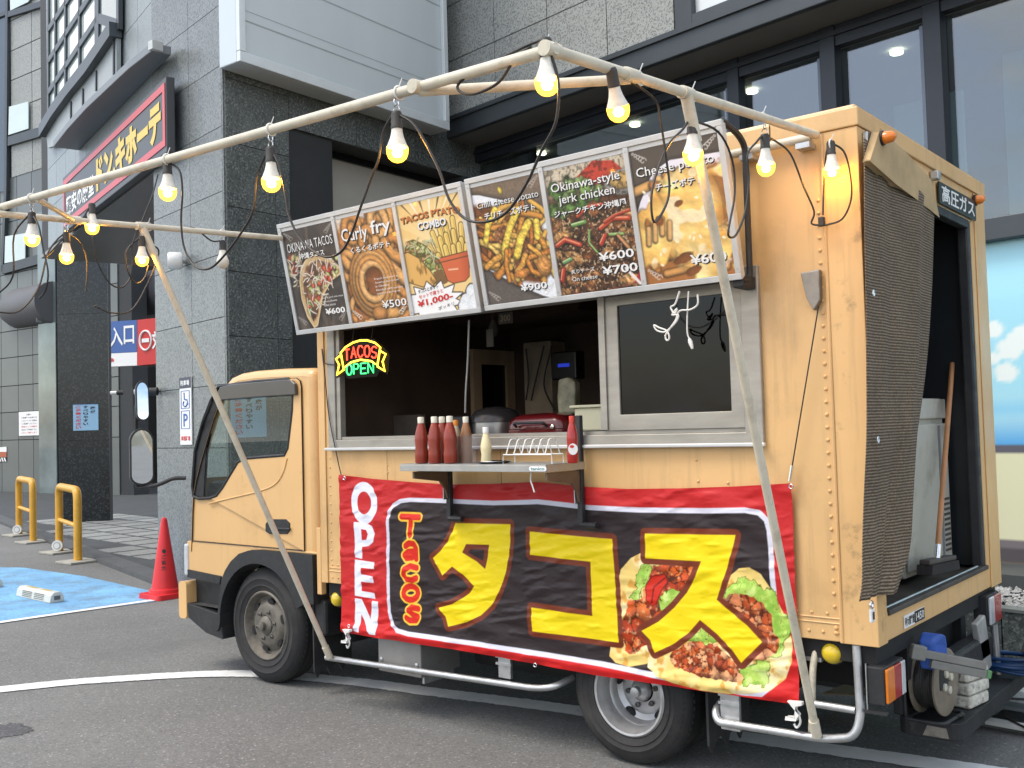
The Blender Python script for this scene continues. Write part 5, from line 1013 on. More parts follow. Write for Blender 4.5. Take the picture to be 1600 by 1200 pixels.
def fries(P, n, box, cols, seed, w=.034, ln=.34):
    rg = np.random.default_rng(seed)
    for k in range(n):
        x, v, t = rg.uniform(box[0], box[1]), rg.uniform(box[2], box[3]), rg.uniform(0, 3.14); l = ln*rg.uniform(.6, 1.1); b = rg.uniform(-.5, .5); c, s = math.cos(t), math.sin(t)
        P.roll([(x-c*l/2, v-s*l/2), (x+b*.08*s, v-b*.08*c), (x+c*l/2, v+s*l/2)], w*rg.uniform(.8, 1.2), cols[k % len(cols)], .5, .3, .8)
def art_chili(P, a):
    y = lambda v: v*a; P.c[:] = (72, 64, 58); P.mix(np.clip((P.Y/a-.72)*4, 0, .8), (110, 88, 66)); speckle(P, .3, 50)
    pl = [(-.1, y(.95)), (.1, y(.93)), (.5, y(.83)), (1.1, y(.62)), (1.1, y(-.05)), (.80, y(.02)), (.4, y(.16)), (.0, y(.33)), (-.1, y(.36))]; P.poly(pl, (30, 26, 24), .02, 10); P.poly(pl, (232, 236, 242))
    heap = [(-.1, y(.86)), (.2, y(.84)), (.45, y(.76)), (.72, y(.70)), (.92, y(.60)), (1.0, y(.4)), (.98, y(.2)), (.8, y(.12)), (.5, y(.17)), (.2, y(.27)), (-.1, y(.4))]; P.poly(heap, (92, 46, 18), .0, 6)
    fries(P, 60, (.0, .98, y(.22), y(.80)), ((226, 164, 62), (206, 128, 44), (238, 190, 84), (184, 100, 34)), 3)
    for k, (x, v, rx, ry) in enumerate(((.62, .42, .16, .12), (.36, .56, .12, .09), (.78, .30, .15, .10), (.55, .30, .10, .08))):
        P.cells(np.clip((1-np.hypot((P.X-x)/rx, (P.Y-y(v))/(ry*a))+(P.noise(12, k)-.5)*.6)*5, 0, 1), ((110, 62, 30), (84, 44, 20), (136, 82, 44)), 46, (x-rx, x+rx, y(v-ry), y(v+ry)), k+5)
    for pts, w in (([(.62, y(.74)), (.48, y(.62)), (.36, y(.46)), (.34, y(.36))], .045), ([(.74, y(.62)), (.60, y(.50)), (.52, y(.38))], .05), ([(.30, y(.78)), (.16, y(.66)), (.10, y(.54))], .04), ([(.86, y(.62)), (.84, y(.5))], .04)): P.roll(pts, w, (246, 206, 66), .35, .35, .5)
    fries(P, 10, (.05, .9, y(.22), y(.36)), ((224, 150, 54), (206, 122, 40)), 9, .036); P.blob(.55, y(.22), .11, .05, (222, 128, 50)); P.blob(.88, y(.26), .10, .12, (214, 136, 60)); P.blob(.42, y(.93), .03, .05, (236, 200, 60), .4); P.emboss(P.aa(P.sdf(heap), 6), 24, 6, .30); speckle(P, .18, 50, 4)
    corner_lace(P, a, (170, 160, 150), ((0, .0, 1, 1), (1, a-.17, -1, 1))); corner_lace(P, a, (196, 196, 190), ((1, .0, -1, 1),))
def art_jerk(P, a):
    y = lambda v: v*a; P.c[:] = (72, 40, 22); P.mix(np.clip((P.Y/a-.72)*6, 0, 1), (206, 190, 160)); P.mix(np.clip((P.noise(20, 2, 3, .15)-.5)*3, 0, .5)*(P.Y/a > .8), (150, 126, 96))
    P.poly([(.30, y(.86)), (.62, y(1.0)), (.86, y(.97)), (1.0, y(.86)), (.7, y(.80))], (184, 42, 26)); P.blob(.98, y(.80), .26, .13, (226, 220, 206)); P.blob(.98, y(.81), .2, .09, (206, 160, 84), seed=3)
    rg = np.random.default_rng(2)
    for k in range(26): P.blob(rg.uniform(-.02, .62), y(rg.uniform(.60, .86)), rg.uniform(.06, .13), rg.uniform(.04, .08), [(96, 140, 56), (126, 172, 78), (70, 112, 40), (156, 196, 104)][k % 4], rg.uniform(0, 3), wob=.3, seed=k)
    for k in range(34): P.blob(rg.uniform(-.05, 1.05), y(.62*(1-k/33)+rg.uniform(-.03, .05)), rg.uniform(.10, .19), rg.uniform(.06, .11), [(150, 92, 48), (122, 66, 30), (174, 116, 62), (98, 50, 22), (190, 128, 66)][k % 5], rg.uniform(-.6, .6), .6, .35, .25, k, .9)
    P.emboss((P.Y/a < .66).astype(float), 16, 3, .55); P.c *= (1-.45*np.clip((P.noise(34, 5)-.52)*8, 0, 1))[..., None]; P.mix(np.clip((P.noise(46, 8)-.64)*8, 0, .7)*(P.Y/a < .62), (236, 196, 140))
    for pts, c_, w in (([(.34, y(.60)), (.48, y(.66)), (.66, y(.66))], (206, 50, 24), .03), ([(.60, y(.48)), (.76, y(.54)), (.95, y(.52))], (214, 60, 28), .045), ([(.02, y(.40)), (.14, y(.44)), (.32, y(.38))], (206, 52, 26), .045), ([(.58, y(.36)), (.64, y(.42))], (196, 44, 22), .045), ([(.66, y(.52)), (.8, y(.56)), (.98, y(.58))], (196, 50, 26), .025), ([(.06, y(.2)), (.02, y(.12))], (190, 40, 22), .05), ([(.26, y(.54)), (.42, y(.55))], (96, 150, 60), .04), ([(.46, y(.48)), (.44, y(.38)), (.52, y(.30))], (120, 170, 70), .02), ([(.70, y(.42)), (.86, y(.41))], (128, 176, 76), .025), ([(.08, y(.26)), (.18, y(.28))], (100, 156, 84), .035), ([(.80, y(.40)), (.90, y(.30))], (190, 130, 66), .035)): P.roll(pts, w*.62, tuple(q*.92 for q in c_), .55, .35, .9); P.roll([(p_[0]-.01, p_[1]+.012) for p_ in pts], w*.16, (246, 150, 110) if c_[0] > 150 else (206, 226, 160), .2, 0, 0)
    P.poly([(.55, y(.0)), (1.0, y(.03)), (1.0, y(.12)), (.9, y(.02))], (150, 24, 30)); P.line([(.82, y(.16)), (.98, y(.02))], .016, (236, 226, 220)); speckle(P, .25, 60, 7)
def art_cheese(P, a):
    rg = np.random.default_rng(6); y = lambda v: v*a; P.c[:] = (62, 54, 46); P.poly([(-.1, y(.40)), (.05, y(.62)), (.24, y(.82)), (.45, y(.88)), (1.1, y(.86)), (1.1, -.1), (-.1, -.1)], (30, 26, 22), .02, 8); P.poly([(-.1, y(.40)), (.05, y(.62)), (.24, y(.82)), (.45, y(.88)), (1.1, y(.86)), (1.1, -.1), (-.1, -.1)], (232, 226, 238))
    heap = [(-.1, y(.50)), (.10, y(.56)), (.22, y(.70)), (.40, y(.80)), (.70, y(.82)), (1.1, y(.78)), (1.1, -.1), (-.1, -.1)]; al = P.aa(P.sdf(heap)+(P.noise(9, 2)-.5)*.10, 4)
    P.mix(al, (150, 86, 34)); fries(P, 34, (.0, 1., y(.05), y(.74)), ((222, 160, 84), (208, 140, 66), (232, 178, 104), (176, 106, 44)), 5, .042, .32)
    ch = np.clip((P.noise(4.2, 12, 3)-.42)*9, 0, 1)*al; ch = np.maximum(ch, np.clip(1.25-np.hypot((P.X-.58)/.34, (P.Y-y(.48))/(.36*a)), 0, 1)*2*al).clip(0, 1)
    P.c *= (1-.35*np.clip(ch*4, 0, 1)*(ch < .3))[..., None]; P.relief(ch, 4.2, ((206, 132, 46), (236, 180, 82), (246, 204, 110), (250, 222, 146)), 14, .22, 2); P.mix(ch*np.clip((P.noise(7, 31, 2)-.66)*10, 0, .7), (255, 244, 206))
    for k, (x, v) in enumerate(((.08, .36), (.16, .38), (.25, .42), (.33, .38))): P.roll([(x, y(v-.06)), (x+.02, y(v+.05))], .030, (216, 160, 90), .5, .35, .9)
    P.emboss(al, 16, 4, .06)
    for (x, v, rx, ry) in ((.46, .16, .12, .05), (.55, .06, .10, .04), (.24, .46, .05, .06), (.48, .56, .05, .03)): P.blob(x, y(v), rx, ry, (112, 58, 22), .3, .2, -.2, .2, 3, 0)
    for k in range(18): P.blob(rg.uniform(.1, .95), y(rg.uniform(.1, .7)), .022, .012, (255, 242, 200), rg.uniform(0, 3), 0, 0, .2, k, 0)
    corner_lace(P, a, (206, 200, 190), ((0, a-.17, 1, 1), (1, a-.17, -1, 1), (1, .0, -1, 1), (0, .0, 1, 1)))
tx_taco = sh([('OKINAWA TACOS', .05, .95, .78, .87, dict(bold=.0, slope=.01)), ('沖縄タコス', .26, .76, .695, .755, B)])+[(INKW, (0, 0, .002), [('beef & pork mix meat', .56, .97, .27, .293), ('lettuce,cheese', .56, .84, .235, .258), ('salsa sauce', .58, .80, .20, .223)])]+sh([('¥600', .58, .96, .115, .175, dict(bold=.03))], light=INKW, d=.004)
tx_curl = sh([('Curly', .06, .52, .74, .90, dict(bold=.012)), ('fry', .58, .92, .76, .92, dict(bold=.012)), ('くるくるポテト', .18, .86, .655, .715, B), ('¥500', .56, .97, .10, .175, dict(bold=.012))])+[(INKW, (0, 0, .002), [('French fries born in', .50, .90, .375, .395), ('America and raised', .50, .90, .34, .36), ('in Okinawa', .50, .74, .305, .325), ('blended with various', .50, .95, .27, .29), ('spices,its going up', .50, .90, .235, .255)])]
tx_comb = sh([('TACOS PTATO', .03, .97, .825, .885, dict(bold=.03, arcb=.015))], light=INKO, d=.006)+sh([('COMBO', .29, .74, .745, .815, dict(bold=.03))], d=.010)+[(INKK, (0, 0, .002), [('タコスとポテト', .12, .46, .190, .225, dict(bold=.01, slope=.025)), ('ポッキリ', .40, .66, .015, .05, dict(slope=.03))]), (INKR, (0, 0, .002), [('セットで買うと', .12, .52, .140, .175, dict(bold=.015, slope=.03)), ('¥1,000-', .08, .66, .055, .125, dict(bold=.03, slope=.04))])]
tx_chil = sh([('Chili cheese potato', .05, .95, .80, .87, dict(bold=.0)), ('チリチーズポテト', .14, .88, .715, .775, B), ('¥900', .50, .88, .075, .135, dict(bold=.02))])
tx_jerk = sh([('Okinawa-style', .06, .92, .80, .89, dict(bold=.005)), ('jerk chicken', .14, .84, .70, .79, dict(bold=.005)), ('ジャークチキン沖縄風', .05, .96, .62, .675, B), ('¥600', .53, .96, .225, .295, dict(bold=.02)), ('¥700', .55, .98, .115, .185, dict(bold=.02)), ('炙りチーズ', .16, .46, .16, .195, dict(bold=.01)), ('On cheese', .16, .48, .10, .135, dict(bold=.0))])
tx_chee = sh([('Cheese potato', .05, .93, .78, .87, dict(bold=.005)), ('チーズポテト', .25, .78, .675, .735, B), ('¥600', .53, .93, .10, .175, dict(bold=.02))])
board(-3.322, -1.868, 'left menu board with taco, curly fry and combo posters', [art_taco, art_curly, art_combo], [tx_taco, tx_curl, tx_comb], 0.)
board(-1.842, -.441, 'right menu board with chili cheese, jerk chicken and cheese potato posters', [art_chili, art_jerk, art_cheese], [tx_chil, tx_jerk, tx_chee], .004)
# ------------------------------------------------------------------ the shop behind
GRL = mat('light_granite', (.34, .355, .335), .55, var=.06, vs=1.2, rnd=.05, speck=[((.12, .125, .125), 75, .62, .75, .75), ((.42, .43, .42), 95, .78, .86, .7)], bump=.1, bs=60, streak=.0)
GRC = mat('column_granite', (.190, .205, .198), .34, var=.10, vs=1.0, rnd=.07, speck=[((.075, .085, .088), 62, .60, .75, .7), ((.27, .285, .285), 88, .82, .9, .6)], dirt=((.25, .26, .25), 1.6, .62, .85, .35))
GRU = mat('upper_granite', (.265, .30, .305), .40, var=.06, vs=1.0, rnd=.05, speck=[((.15, .17, .18), 70, .60, .75, .5)])
GRD = mat('dark_polished_granite', (.115, .128, .124), .26, var=.18, vs=1.6, rnd=.14, speck=[((.050, .058, .058), 62, .55, .75, .65), ((.25, .275, .27), 66, .80, .90, .65)])
GRP = mat('pillar_granite', (.011, .015, .018), .16, var=.15, vs=2, speck=[((.045, .055, .06), 40, .74, .80, .7)])
FRAMEG = mat('dark_grey_frame', (.058, .068, .076), .42, .3, var=.08, vs=3)
SOFFIT = mat('soffit_panel', (.20, .205, .20), .5, .1, var=.08, vs=2)
PANELB = mat('pale_metal_panel', (.60, .655, .67), .38, .15, var=.04, vs=1.2, stretch=(1, 1, .2))
JB = mat('panel_joint', (.03, .033, .035), .7, var=.1)
SB = thing('shop_building', 'large granite clad shop building behind the truck', 'building', (-7, 6, 0))
def quadpx(fr, pts, c0, c1, name, m, parent, bevel=0.):
    P = [tuple(fr.px(*p)) for p in pts]; P = P if area(P) > 0 else P[::-1]; return MB().fprism(fr, P, c0, c1).build(name, m, parent, bevel=bevel)
_unit = {}
def slab_piece(fr, a0, a1, b0, b1, c, th, m, parent, name='granite_panel', g=.005):
    w, h = round(a1-a0-g, 3), round(b1-b0-g, 3)
    if w < .03 or h < .03: return
    k = (w, h, th, m.name)
    if k not in _unit: _unit[k] = mesh_of(MB().box(-w/2, w/2, -h/2, h/2, -th, 0), name, m)
    f = fr.off((a0+a1)/2, (b0+b1)/2, c); instance(_unit[k], name, f.mat(), parent)
def clad(fr, As, Bs, m, parent, c=0., th=.03, skip=None, name='granite_panel', g=.007):
    for i in range(len(As)-1):
        for j in range(len(Bs)-1):
            if skip and skip((As[i]+As[i+1])/2, (Bs[j]+Bs[j+1])/2): continue
            slab_piece(fr, As[i], As[i+1], Bs[j], Bs[j+1], c, th, m, parent, name, g)
# --- granite column nearest the truck
g0 = oz(248, 918); W1 = Fr((g0[0], g0[1], 0), (.986, -.167, 0)); a_c = float(W1.px(355, 600)[0])
core = MB().fbox(W1, .0, a_c-.26, -.05, 9, -.9, -.031).build('column_core', JB, SB)
rows = [0, .05]+[float(W1.px(300, y)[1]) for y in (700, 606, 506, 412, 319, 222, 131, 40)]; rows += [rows[-1]+.62*k for k in range(1, 5)]
mid = float(W1.px(300, 500)[0]); clad(W1, [0, mid, a_c], rows, GRC, core)
# left flank of the column (side of the entrance)
WL = Fr(W1.p(0, 0, -.9), W1.n); clad(WL, [0, .87], [0, .9, 1.8, 2.7], GRC, core, name='side_panel')
# --- curved upper front with the shop sign: faceted wall
UB = np.array([.965, -.262, 0]); WB = Fr(W1.p(.07, 0, .0), UB)
ZSO = float(WB.px(256, 250)[1])
uc = MB().fbox(WB, -6.2, .0, ZSO, 9, -.6, -.031).build('upper_front', JB, SB)
bs = [ZSO+.01]+[float(WB.px(255, y)[1]) for y in (162, 72)]; bs += [bs[-1]+.62*k for k in range(1, 6)]
as_ = sorted([0.-.62*k for k in range(0, 10)]); clad(WB, as_, bs, GRU, uc)
# soffit under the sign, lit by the street
sf = MB(); P0, P1 = WB.p(-6.2, ZSO-.05, -.01), WB.p(.0, ZSO-.05, -.01); Q0, Q1 = WB.p(-6.2, ZSO-.05, -12), WB.p(0, ZSO-.05, -12)
sf.add([P0, P1, Q1, Q0, P0+[0, 0, .05], P1+[0, 0, .05], Q1+[0, 0, .05], Q0+[0, 0, .05]], [(0, 3, 2, 1), (4, 5, 6, 7), (0, 1, 5, 4), (1, 2, 6, 5), (2, 3, 7, 6), (3, 0, 4, 7)]); sf.build('porch_soffit', mat('porch_soffit', (.20, .19, .17), .4, var=.08, vs=2), SB)
# --- shop sign
SG = thing('shop_sign', 'black shop sign with red border and yellow katakana', 'sign', WB.p(-2, 3.2, .1)); WS = WB.off(0, 0, .10)
c4 = [tuple(WS.px(*p)) for p in ((258, 143), (258, 240), (100, 343), (100, 277))]; sa1 = c4[0][0]; sa0 = c4[2][0]; sb0 = (c4[1][1]+c4[2][1])/2-.02; sb1 = (c4[0][1]+c4[3][1])/2+.02
MB().fbox(WS, sa0-.06, sa1+.03, sb0-.07, sb1+.06, -.09, 0).build('backing', mat('sign_grey_black', (.055, .058, .062), .4, var=.05, vs=3), SG, bevel=.01)
PINK = mat('sign_red', (.62, .085, .10), .4, var=.05, vs=3)
bd_ = .075
for (x0, x1, y0, y1, n_) in ((sa0, sa1, sb1-bd_, sb1, 1), (sa0, sa1, sb0, sb0+bd_, 1), (sa0, sa0+bd_, sb0+bd_+.001, sb1-bd_-.001, 1), (sa1-bd_, sa1, sb0+bd_+.001, sb1-bd_-.001, 1)): MB().fbox(WS, x0, x1, y0, y1, .002, .008).build('red_border', PINK, SG)
hh = sb1-sb0; l0 = sa1-.16; full = sa1-sa0
lettering(WS, [('ドン.キホーテ', sa1-full*.605, sa1-.14, sb0+hh*.16, sb1-hh*.18, dict(c=.006, bold=.06))], mat('sign_yellow', (.78, .55, .08), .4, var=.05), SG, 'yellow_lettering')
lettering(WS, [('驚安の殿堂', sa0+.16, sa1-full*.63, sb0+hh*.17, sb1-hh*.42, dict(c=.006, bold=.03))], INKW, SG, 'white_lettering')
# --- flat canopy blade above the sign
cz = float(WB.px(258, 96)[1]); cpx = [(83, 230), (104, 203), (134, 170), (168, 138), (200, 108), (236, 80)]
outer = [oz(x, y, cz) for x, y in cpx]; innr = [WB.p(float((p-WB.o)@WB.u), 0, .0) for p in outer]
oa = MB(); n = len(outer); V = [(*p[:2], z) for z in (cz, cz+.09) for p in outer]+[(*p[:2], z) for z in (cz, cz+.09) for p in innr]
F_ = []
for i in range(n-1): F_ += [(i, i+1, n+i+1, n+i), (i, 2*n+i, 2*n+i+1, i+1), (n+i, n+i+1, 3*n+i+1, 3*n+i), (2*n+i, 3*n+i, 3*n+i+1, 2*n+i+1)]
F_ += [(n-1, 2*n-1+n, 4*n-1, 2*n-1), (0, n, 3*n, 2*n)]; oa.add(V, F_)
cb = thing('sign_canopy', 'curved grey metal canopy blade jutting out above the shop sign', 'canopy', innr[2]); cb_ = oa.build('blade', mat('canopy_metal', (.21, .225, .235), .45, .3, var=.06, vs=2), cb, bevel=.008)
e0, e1 = outer[-1], innr[-1]; MB().box(e0[0]-.02, e0[0]+.06, e0[1]-.02, e0[1]+.10, cz+.01, cz+.10).build('end_cap', mat('cap_white', (.55, .58, .56), .5), cb)
# --- glazed bay with a grid of panes, left of the canopy
BAY = thing('glazed_bay', 'curved bay window with dark grid of panes at the upper left', 'window', WB.p(-4, 5, 0)); WY = WB.off(0, 0, .02)
def bayp(x, y): return WY.px(x, y)
BW_ = WB.off(0, 0, .03)
def bar(p0, p1, w, name='bar', c1=.05, m=FRAMEG):
    a, b = BW_.px(*p0), BW_.px(*p1); d = (b-a)/np.linalg.norm(b-a); q = np.array([-d[1], d[0]])*w; P = [tuple(a-q), tuple(b-q), tuple(b+q), tuple(a+q)]
    MB().fprism(BW_, P, 0, c1).build(name, m, BAY)
gp = [tuple(BW_.px(*p)) for p in ((80, 200), (158, 82), (158, -30), (80, -30))]; gp = gp if area(gp) > 0 else gp[::-1]
MB().fprism(BW_, gp, .012, .02).build('glazing', mat('bay_glass', (.62, .72, .70), .08, var=.05, vs=2, coat=.5), BAY)
for (x, yb) in ((80, 196), (91, 172), (107, 150), (129, 120), (157, 86)): bar((x, yb), (x, -30), .045 if x < 150 else .10, 'mullion')
for (p0, p1) in (((80, 145), (157, 30)), ((80, 96), (157, -22)), ((80, 47), (135, -36)), ((80, 195), (157, 83))): bar(p0, p1, .045, 'transom')
cv = [(76, 207), (95, 176), (120, 142), (150, 106), (190, 48)]
for p0, p1 in zip(cv[:-1], cv[1:]): bar(p0, p1, .085, 'sill_rail', .14)
sp_ = [tuple(BW_.px(*p)) for p in ((80, 232), (92, 228), (120, 182), (165, 138), (189, 118), (189, 58), (150, 110), (120, 148), (95, 182), (78, 210))]; sp_ = sp_ if area(sp_) > 0 else sp_[::-1]
MB().fprism(BW_, sp_, .0, .05).build('spandrel', mat('bay_spandrel', (.34, .37, .37), .45, .1, var=.06, vs=2), BAY)
for (x, y0, y1) in ((118, 160, 190), (137, 140, 168), (158, 112, 143), (186, 62, 118)): bar((x, y0), (x, y1), .02, 'spandrel_fin', .07)
rt = [tuple(BW_.px(*p)) for p in ((160, 82), (190, 48), (190, -30), (160, -30))]; rt = rt if area(rt) > 0 else rt[::-1]
MB().fprism(BW_, rt, .0, .03).build('return_glass', mat('return_glass', (.12, .16, .17), .12, var=.1, vs=2, coat=.4), BAY); bar((160, 30), (190, 40), .06, 'transom'); bar((190, 48), (190, -30), .05, 'mullion')

# --- corner flank: dark granite with the big pale panel
cpt = W1.p(a_c, 0, 0); W2 = Fr(cpt, (-.04, .999, 0))
fl = MB().fbox(W2, .16, 1.42, -.05, 9, -.6, -.031).build('flank_core', JB, SB)
zl = float(W2.px(456, 200)[1])
rows2 = [.05]+[.05+.62*k for k in range(1, 15)]; af = float(W2.px(455, 400)[0])
clad(W2, [0, .62, af], rows2, GRD, fl)
lint = MB().fbox(W2, af+.01, 5.2, zl, 9, -.5, -.031).build('lintel_core', JB, SB); clad(W2, [af, af+.95, af+1.9, af+2.85, af+3.8], [zl+.0, zl+.62, zl+1.24, zl+1.86, zl+2.48], GRD, lint)
# recessed entrance behind the flank: dark glass strip over a pale screen
z2 = float(W2.px(456, 231, -.35)[1]); MB().fbox(W2, af, 5.2, z2, zl+.3, -.40, -.33).build('transom_glass', mat('dark_transom', (.012, .013, .013), .12, var=.1, vs=3), SB)
MB().fbox(W2, af, 5.2, .05, z2-.002, -.42, -.36).build('entrance_screen', mat('frosted_screen', (.46, .44, .39), .3, var=.06, vs=2), SB)
MB().fbox(W2, 3.55, 3.75, .05, zl, -.36, .0).build('entrance_post', FRAMEG, SB)
# big pale panel
PN = thing('wall_panel', 'big pale blue grey blank panel on the building corner', 'panel', W2.p(1, 4, .4)); WP = W2.off(0, 0, .30)
pb = [tuple(WP.px(*p)) for p in ((372, 97), (700, 204))]; pa0, pa1 = pb[0][0], pb[1][0]; pz = (pb[0][1]+pb[1][1])/2
MB().fbox(WP, pa0, pa1, pz, 9, -.28, -.02).build('panel_body', PANELB, PN, bevel=.01)
LFR = mat('panel_frame', (.68, .73, .74), .4, .2, var=.04)
MB().fbox(WP, pa0, pa1, pz, pz+.10, -.019, .03).build('frame_rail', LFR, PN, bevel=.006); MB().fbox(WP, pa1-.07, pa1+.002, pz+.101, 9, -.019, .03).build('frame_stile', LFR, PN, bevel=.006); MB().fbox(WP, pa0-.002, pa0+.07, pz+.101, 9, -.019, .03).build('frame_stile', LFR, PN, bevel=.006)
for k in range(1, 7):
    z = pz+.10+.52*k-.2; MB().fbox(WP, pa0+.071, pa1-.071, z, z+.012, -.019, -.0185+.002).build('panel_seam', mat('seam_grey', (.36, .41, .42), .5), PN); 
    if k % 2: MB().fbox(WP, pa0+.071, pa1-.071, z+.10, z+.105, -.019, -.0175).build('panel_seam', MATS['seam_grey'], PN)

# --- storefront on the right: recessed glass below, stone wall above
gq = CAM_C+ray(1570, 893)/(ray(1570, 893)@_F)*8.0; G = Fr((gq[0], gq[1], 0), (.990, -.139, 0)); U3 = G.off(0, 0, .62)
ST = thing('storefront', 'dark framed glass shopfront under a stone wall on the right', 'storefront', (gq[0], gq[1], 0))
fb = [float(U3.px(*p)[1]) for p in ((800, 145), (1000, 78), (1180, 45))]; zf = float(np.mean([U3.px(*p)[1] for p in ((760, 195), (980, 112), (1150, 55))]))
a_l = float(U3.px(706, 120)[0]); a_s = float(U3.px(1056, 60)[0]); aR = 4.0
FH = .215
MB().fbox(U3, a_l-1.2, aR, zf, zf+FH, -.07, 0).build('fascia_beam', FRAMEG, ST, bevel=.01); MB().fbox(U3, a_l-1.2, aR, zf+FH-.02, zf+FH+.03, -.02, .03).build('fascia_lip', FRAMEG, ST)
stc = MB().fbox(U3, a_l-1.2, a_s, zf+FH, 9, -.6, -.041).build('stone_wall', JB, ST)
av = sorted([a_s-.02-.86*k for k in range(0, 7)]); bv = [zf+FH+.03+.68*k for k in range(0, 6)]; clad(U3, av, bv, GRL, stc, -.01, .03, name='stone_panel', g=.012)
MB().fbox(U3, a_s, a_s+.20, zf+FH+.031, 9, -.3, .012).build('window_post', FRAMEG, ST, bevel=.008)
MB().fbox(U3, a_s+.20, aR, zf+FH+.031, zf+FH+.12, -.3, .008).build('window_bottom', FRAMEG, ST)
MB().fbox(U3, a_s+.201, aR, zf+FH+.121, 9, -.1, -.06).build('upper_window', mat('upper_white_film', (.72, .76, .76), .25, var=.05, vs=2, coat=.4), ST)  # even white film over the upper window
# soffit and storefront
MB().fbox(G, a_l-3, aR, zf+.004, zf+.06, -.3, .545).build('soffit', SOFFIT, ST)
mull = [float(G.px(x, y)[0]) for x, y in ((1158, 200), (1303, 100), (1472, 200))]
mw = [.05, .07, .07]
for a, w in zip(mull, mw):
    MB().fbox(G, a-w/2-.04, a+w/2+.04, .45, zf-.003, .0, .12).build('mullion', mat('mullion_dark', (.022, .028, .038), .4, .2, var=.1, vs=3), ST, bevel=.006)
    MB().fbox(G, a-w/2-.085, a-w/2-.041, .45, zf-.25, .0, .08).build('mullion_fin', mat('mullion_light', (.12, .145, .18), .4, .4, var=.08, vs=3), ST)
    MB().box(0, 0, 0, 0, 0, 0) if False else None
MB().fbox(G, a_l-3, aR, zf-.19, zf-.003, .0, .10).build('head_rail', MATS['mullion_dark'], ST); MB().fbox(G, a_l-3, aR, zf-.10, zf-.06, .101, .13).build('head_bead', MATS['mullion_dark'], ST)
zt = float(G.px(1570, 345)[1]); zt2 = float(G.px(1570, 372)[1])
for x0, x1 in zip([a_l-3]+mull, mull+[aR]): MB().fbox(G, x0, x1, zt2, zf-.2, -.012, .0).build('glass_pane', STOREPANE, ST)
MB().fbox(G, mull[2], aR, zt2-.02, zt+.02, .0, .12).build('transom', FRAMEG, ST, bevel=.006)
# room behind the panes
MB().fbox(G, a_l-3, aR, .3, 9, -5.0, -4.9).build('back_wall', mat('shop_back_wall', (.22, .22, .21), .6, var=.2, vs=.6), ST)
MB().fbox(G, a_l-3, aR, zf+.3, zf+.35, -4.9, -.1).build('shop_ceiling', mat('shop_ceiling', (.30, .31, .31), .7, var=.05), ST)
MB().fbox(G, a_l-3, mull[2]-.1, .3, zt2, -.35, -.30).build('lower_screen', mat('window_screen', (.10, .105, .105), .5, var=.1), ST)
for k, (x0, x1, zz) in enumerate(((mull[0]-1.7, mull[0]-.45, zf-.95), (mull[0]+.28, mull[1]-.55, zf-.72), (mull[1]+.20, mull[2]-.12, zf-.62), (mull[2]+.24, aR, zf-.42))): MB().fbox(G, x0, x1, zt2, zz, -.75, -.70).build('roller_blind', mat('roller_blind', (.52, .58, .56), .7, var=.05, vs=2), ST)
DL = mat('downlight_glow', (.9, .85, .7), .4, var=0, emit=(1., .86, .58), es=9.)
for (x, y) in ((1401, 81), (992, 194), (1175, 142), (846, 239)):
    d_ = ray(x, y); zc = zf+.28; P = CAM_C+d_*((zc-1.6)/d_[2]); MB().lathe([(.065, 0), (.065, -.02), (.001, -.02)], P, (0, 0, 1), 16).build('downlight', DL, ST)
d_ = ray(1564, 342); P = CAM_C+d_*((zf+.28-1.6)/d_[2]); P = G.p(*(G.px(1564, 342)), -.03); MB().fbox(G.off(*G.px(1564, 342), -.9), -.16, .16, -.02, .02, -.02, 0).build('tube_light', DL, ST)
# printed window film right of the truck (sea, clouds and stripes; the cartoon left out)
fa0, fa1 = mull[2]-.05, aR; fb0 = float(G.px(1570, 893)[1]); nu, nv = 150, 120
Uu, Vv = np.meshgrid(np.linspace(fa0, fa1, nu), np.linspace(fb0, zt2-.02, nv)); Pf = Print(Uu, Vv, (172, 230, 246))
zz = lambda y: float(G.px(1570, y)[1])
Pf.mix(np.clip((zz(600)-Vv)/.5, 0, 1), (196, 236, 250)); Pf.mix(np.clip(1-np.abs(Vv-zz(640))/.10, 0, .9), (150, 216, 246)); Pf.mix(np.clip((zz(650)-Vv)/.25, 0, 1), (88, 172, 236))
for (x, y, r) in ((1552, 515, .07), (1578, 545, .09), (1590, 532, .08), (1572, 582, .08), (1596, 520, .06), (1552, 560, .05), (1640, 560, .12), (1660, 570, .1)):
    q = G.px(x, y)
    for k in range(5): Pf.mix(np.clip((r*.6-np.hypot(Uu-q[0]-r*.6*math.cos(k*1.3), Vv-q[1]-r*.45*math.sin(k*1.3)))/.02+.5, 0, 1), (240, 250, 246))
for (y0, y1, col) in ((696, 710, (104, 104, 116)), (710, 842, (232, 232, 196)), (842, 858, (126, 120, 124)), (858, 876, (92, 88, 92)), (876, 893, (120, 112, 98))): Pf.mix(((Vv <= zz(y0)) & (Vv > zz(y1))).astype(float), col)
colour_grid('window_film', G.o+G.u*Uu[..., None]+G.v*Vv[..., None]+G.n*.004, nu, nv, Pf.c, mat('film_print', rough=.3, var=0, attr='print', coat=.3), ST, False)
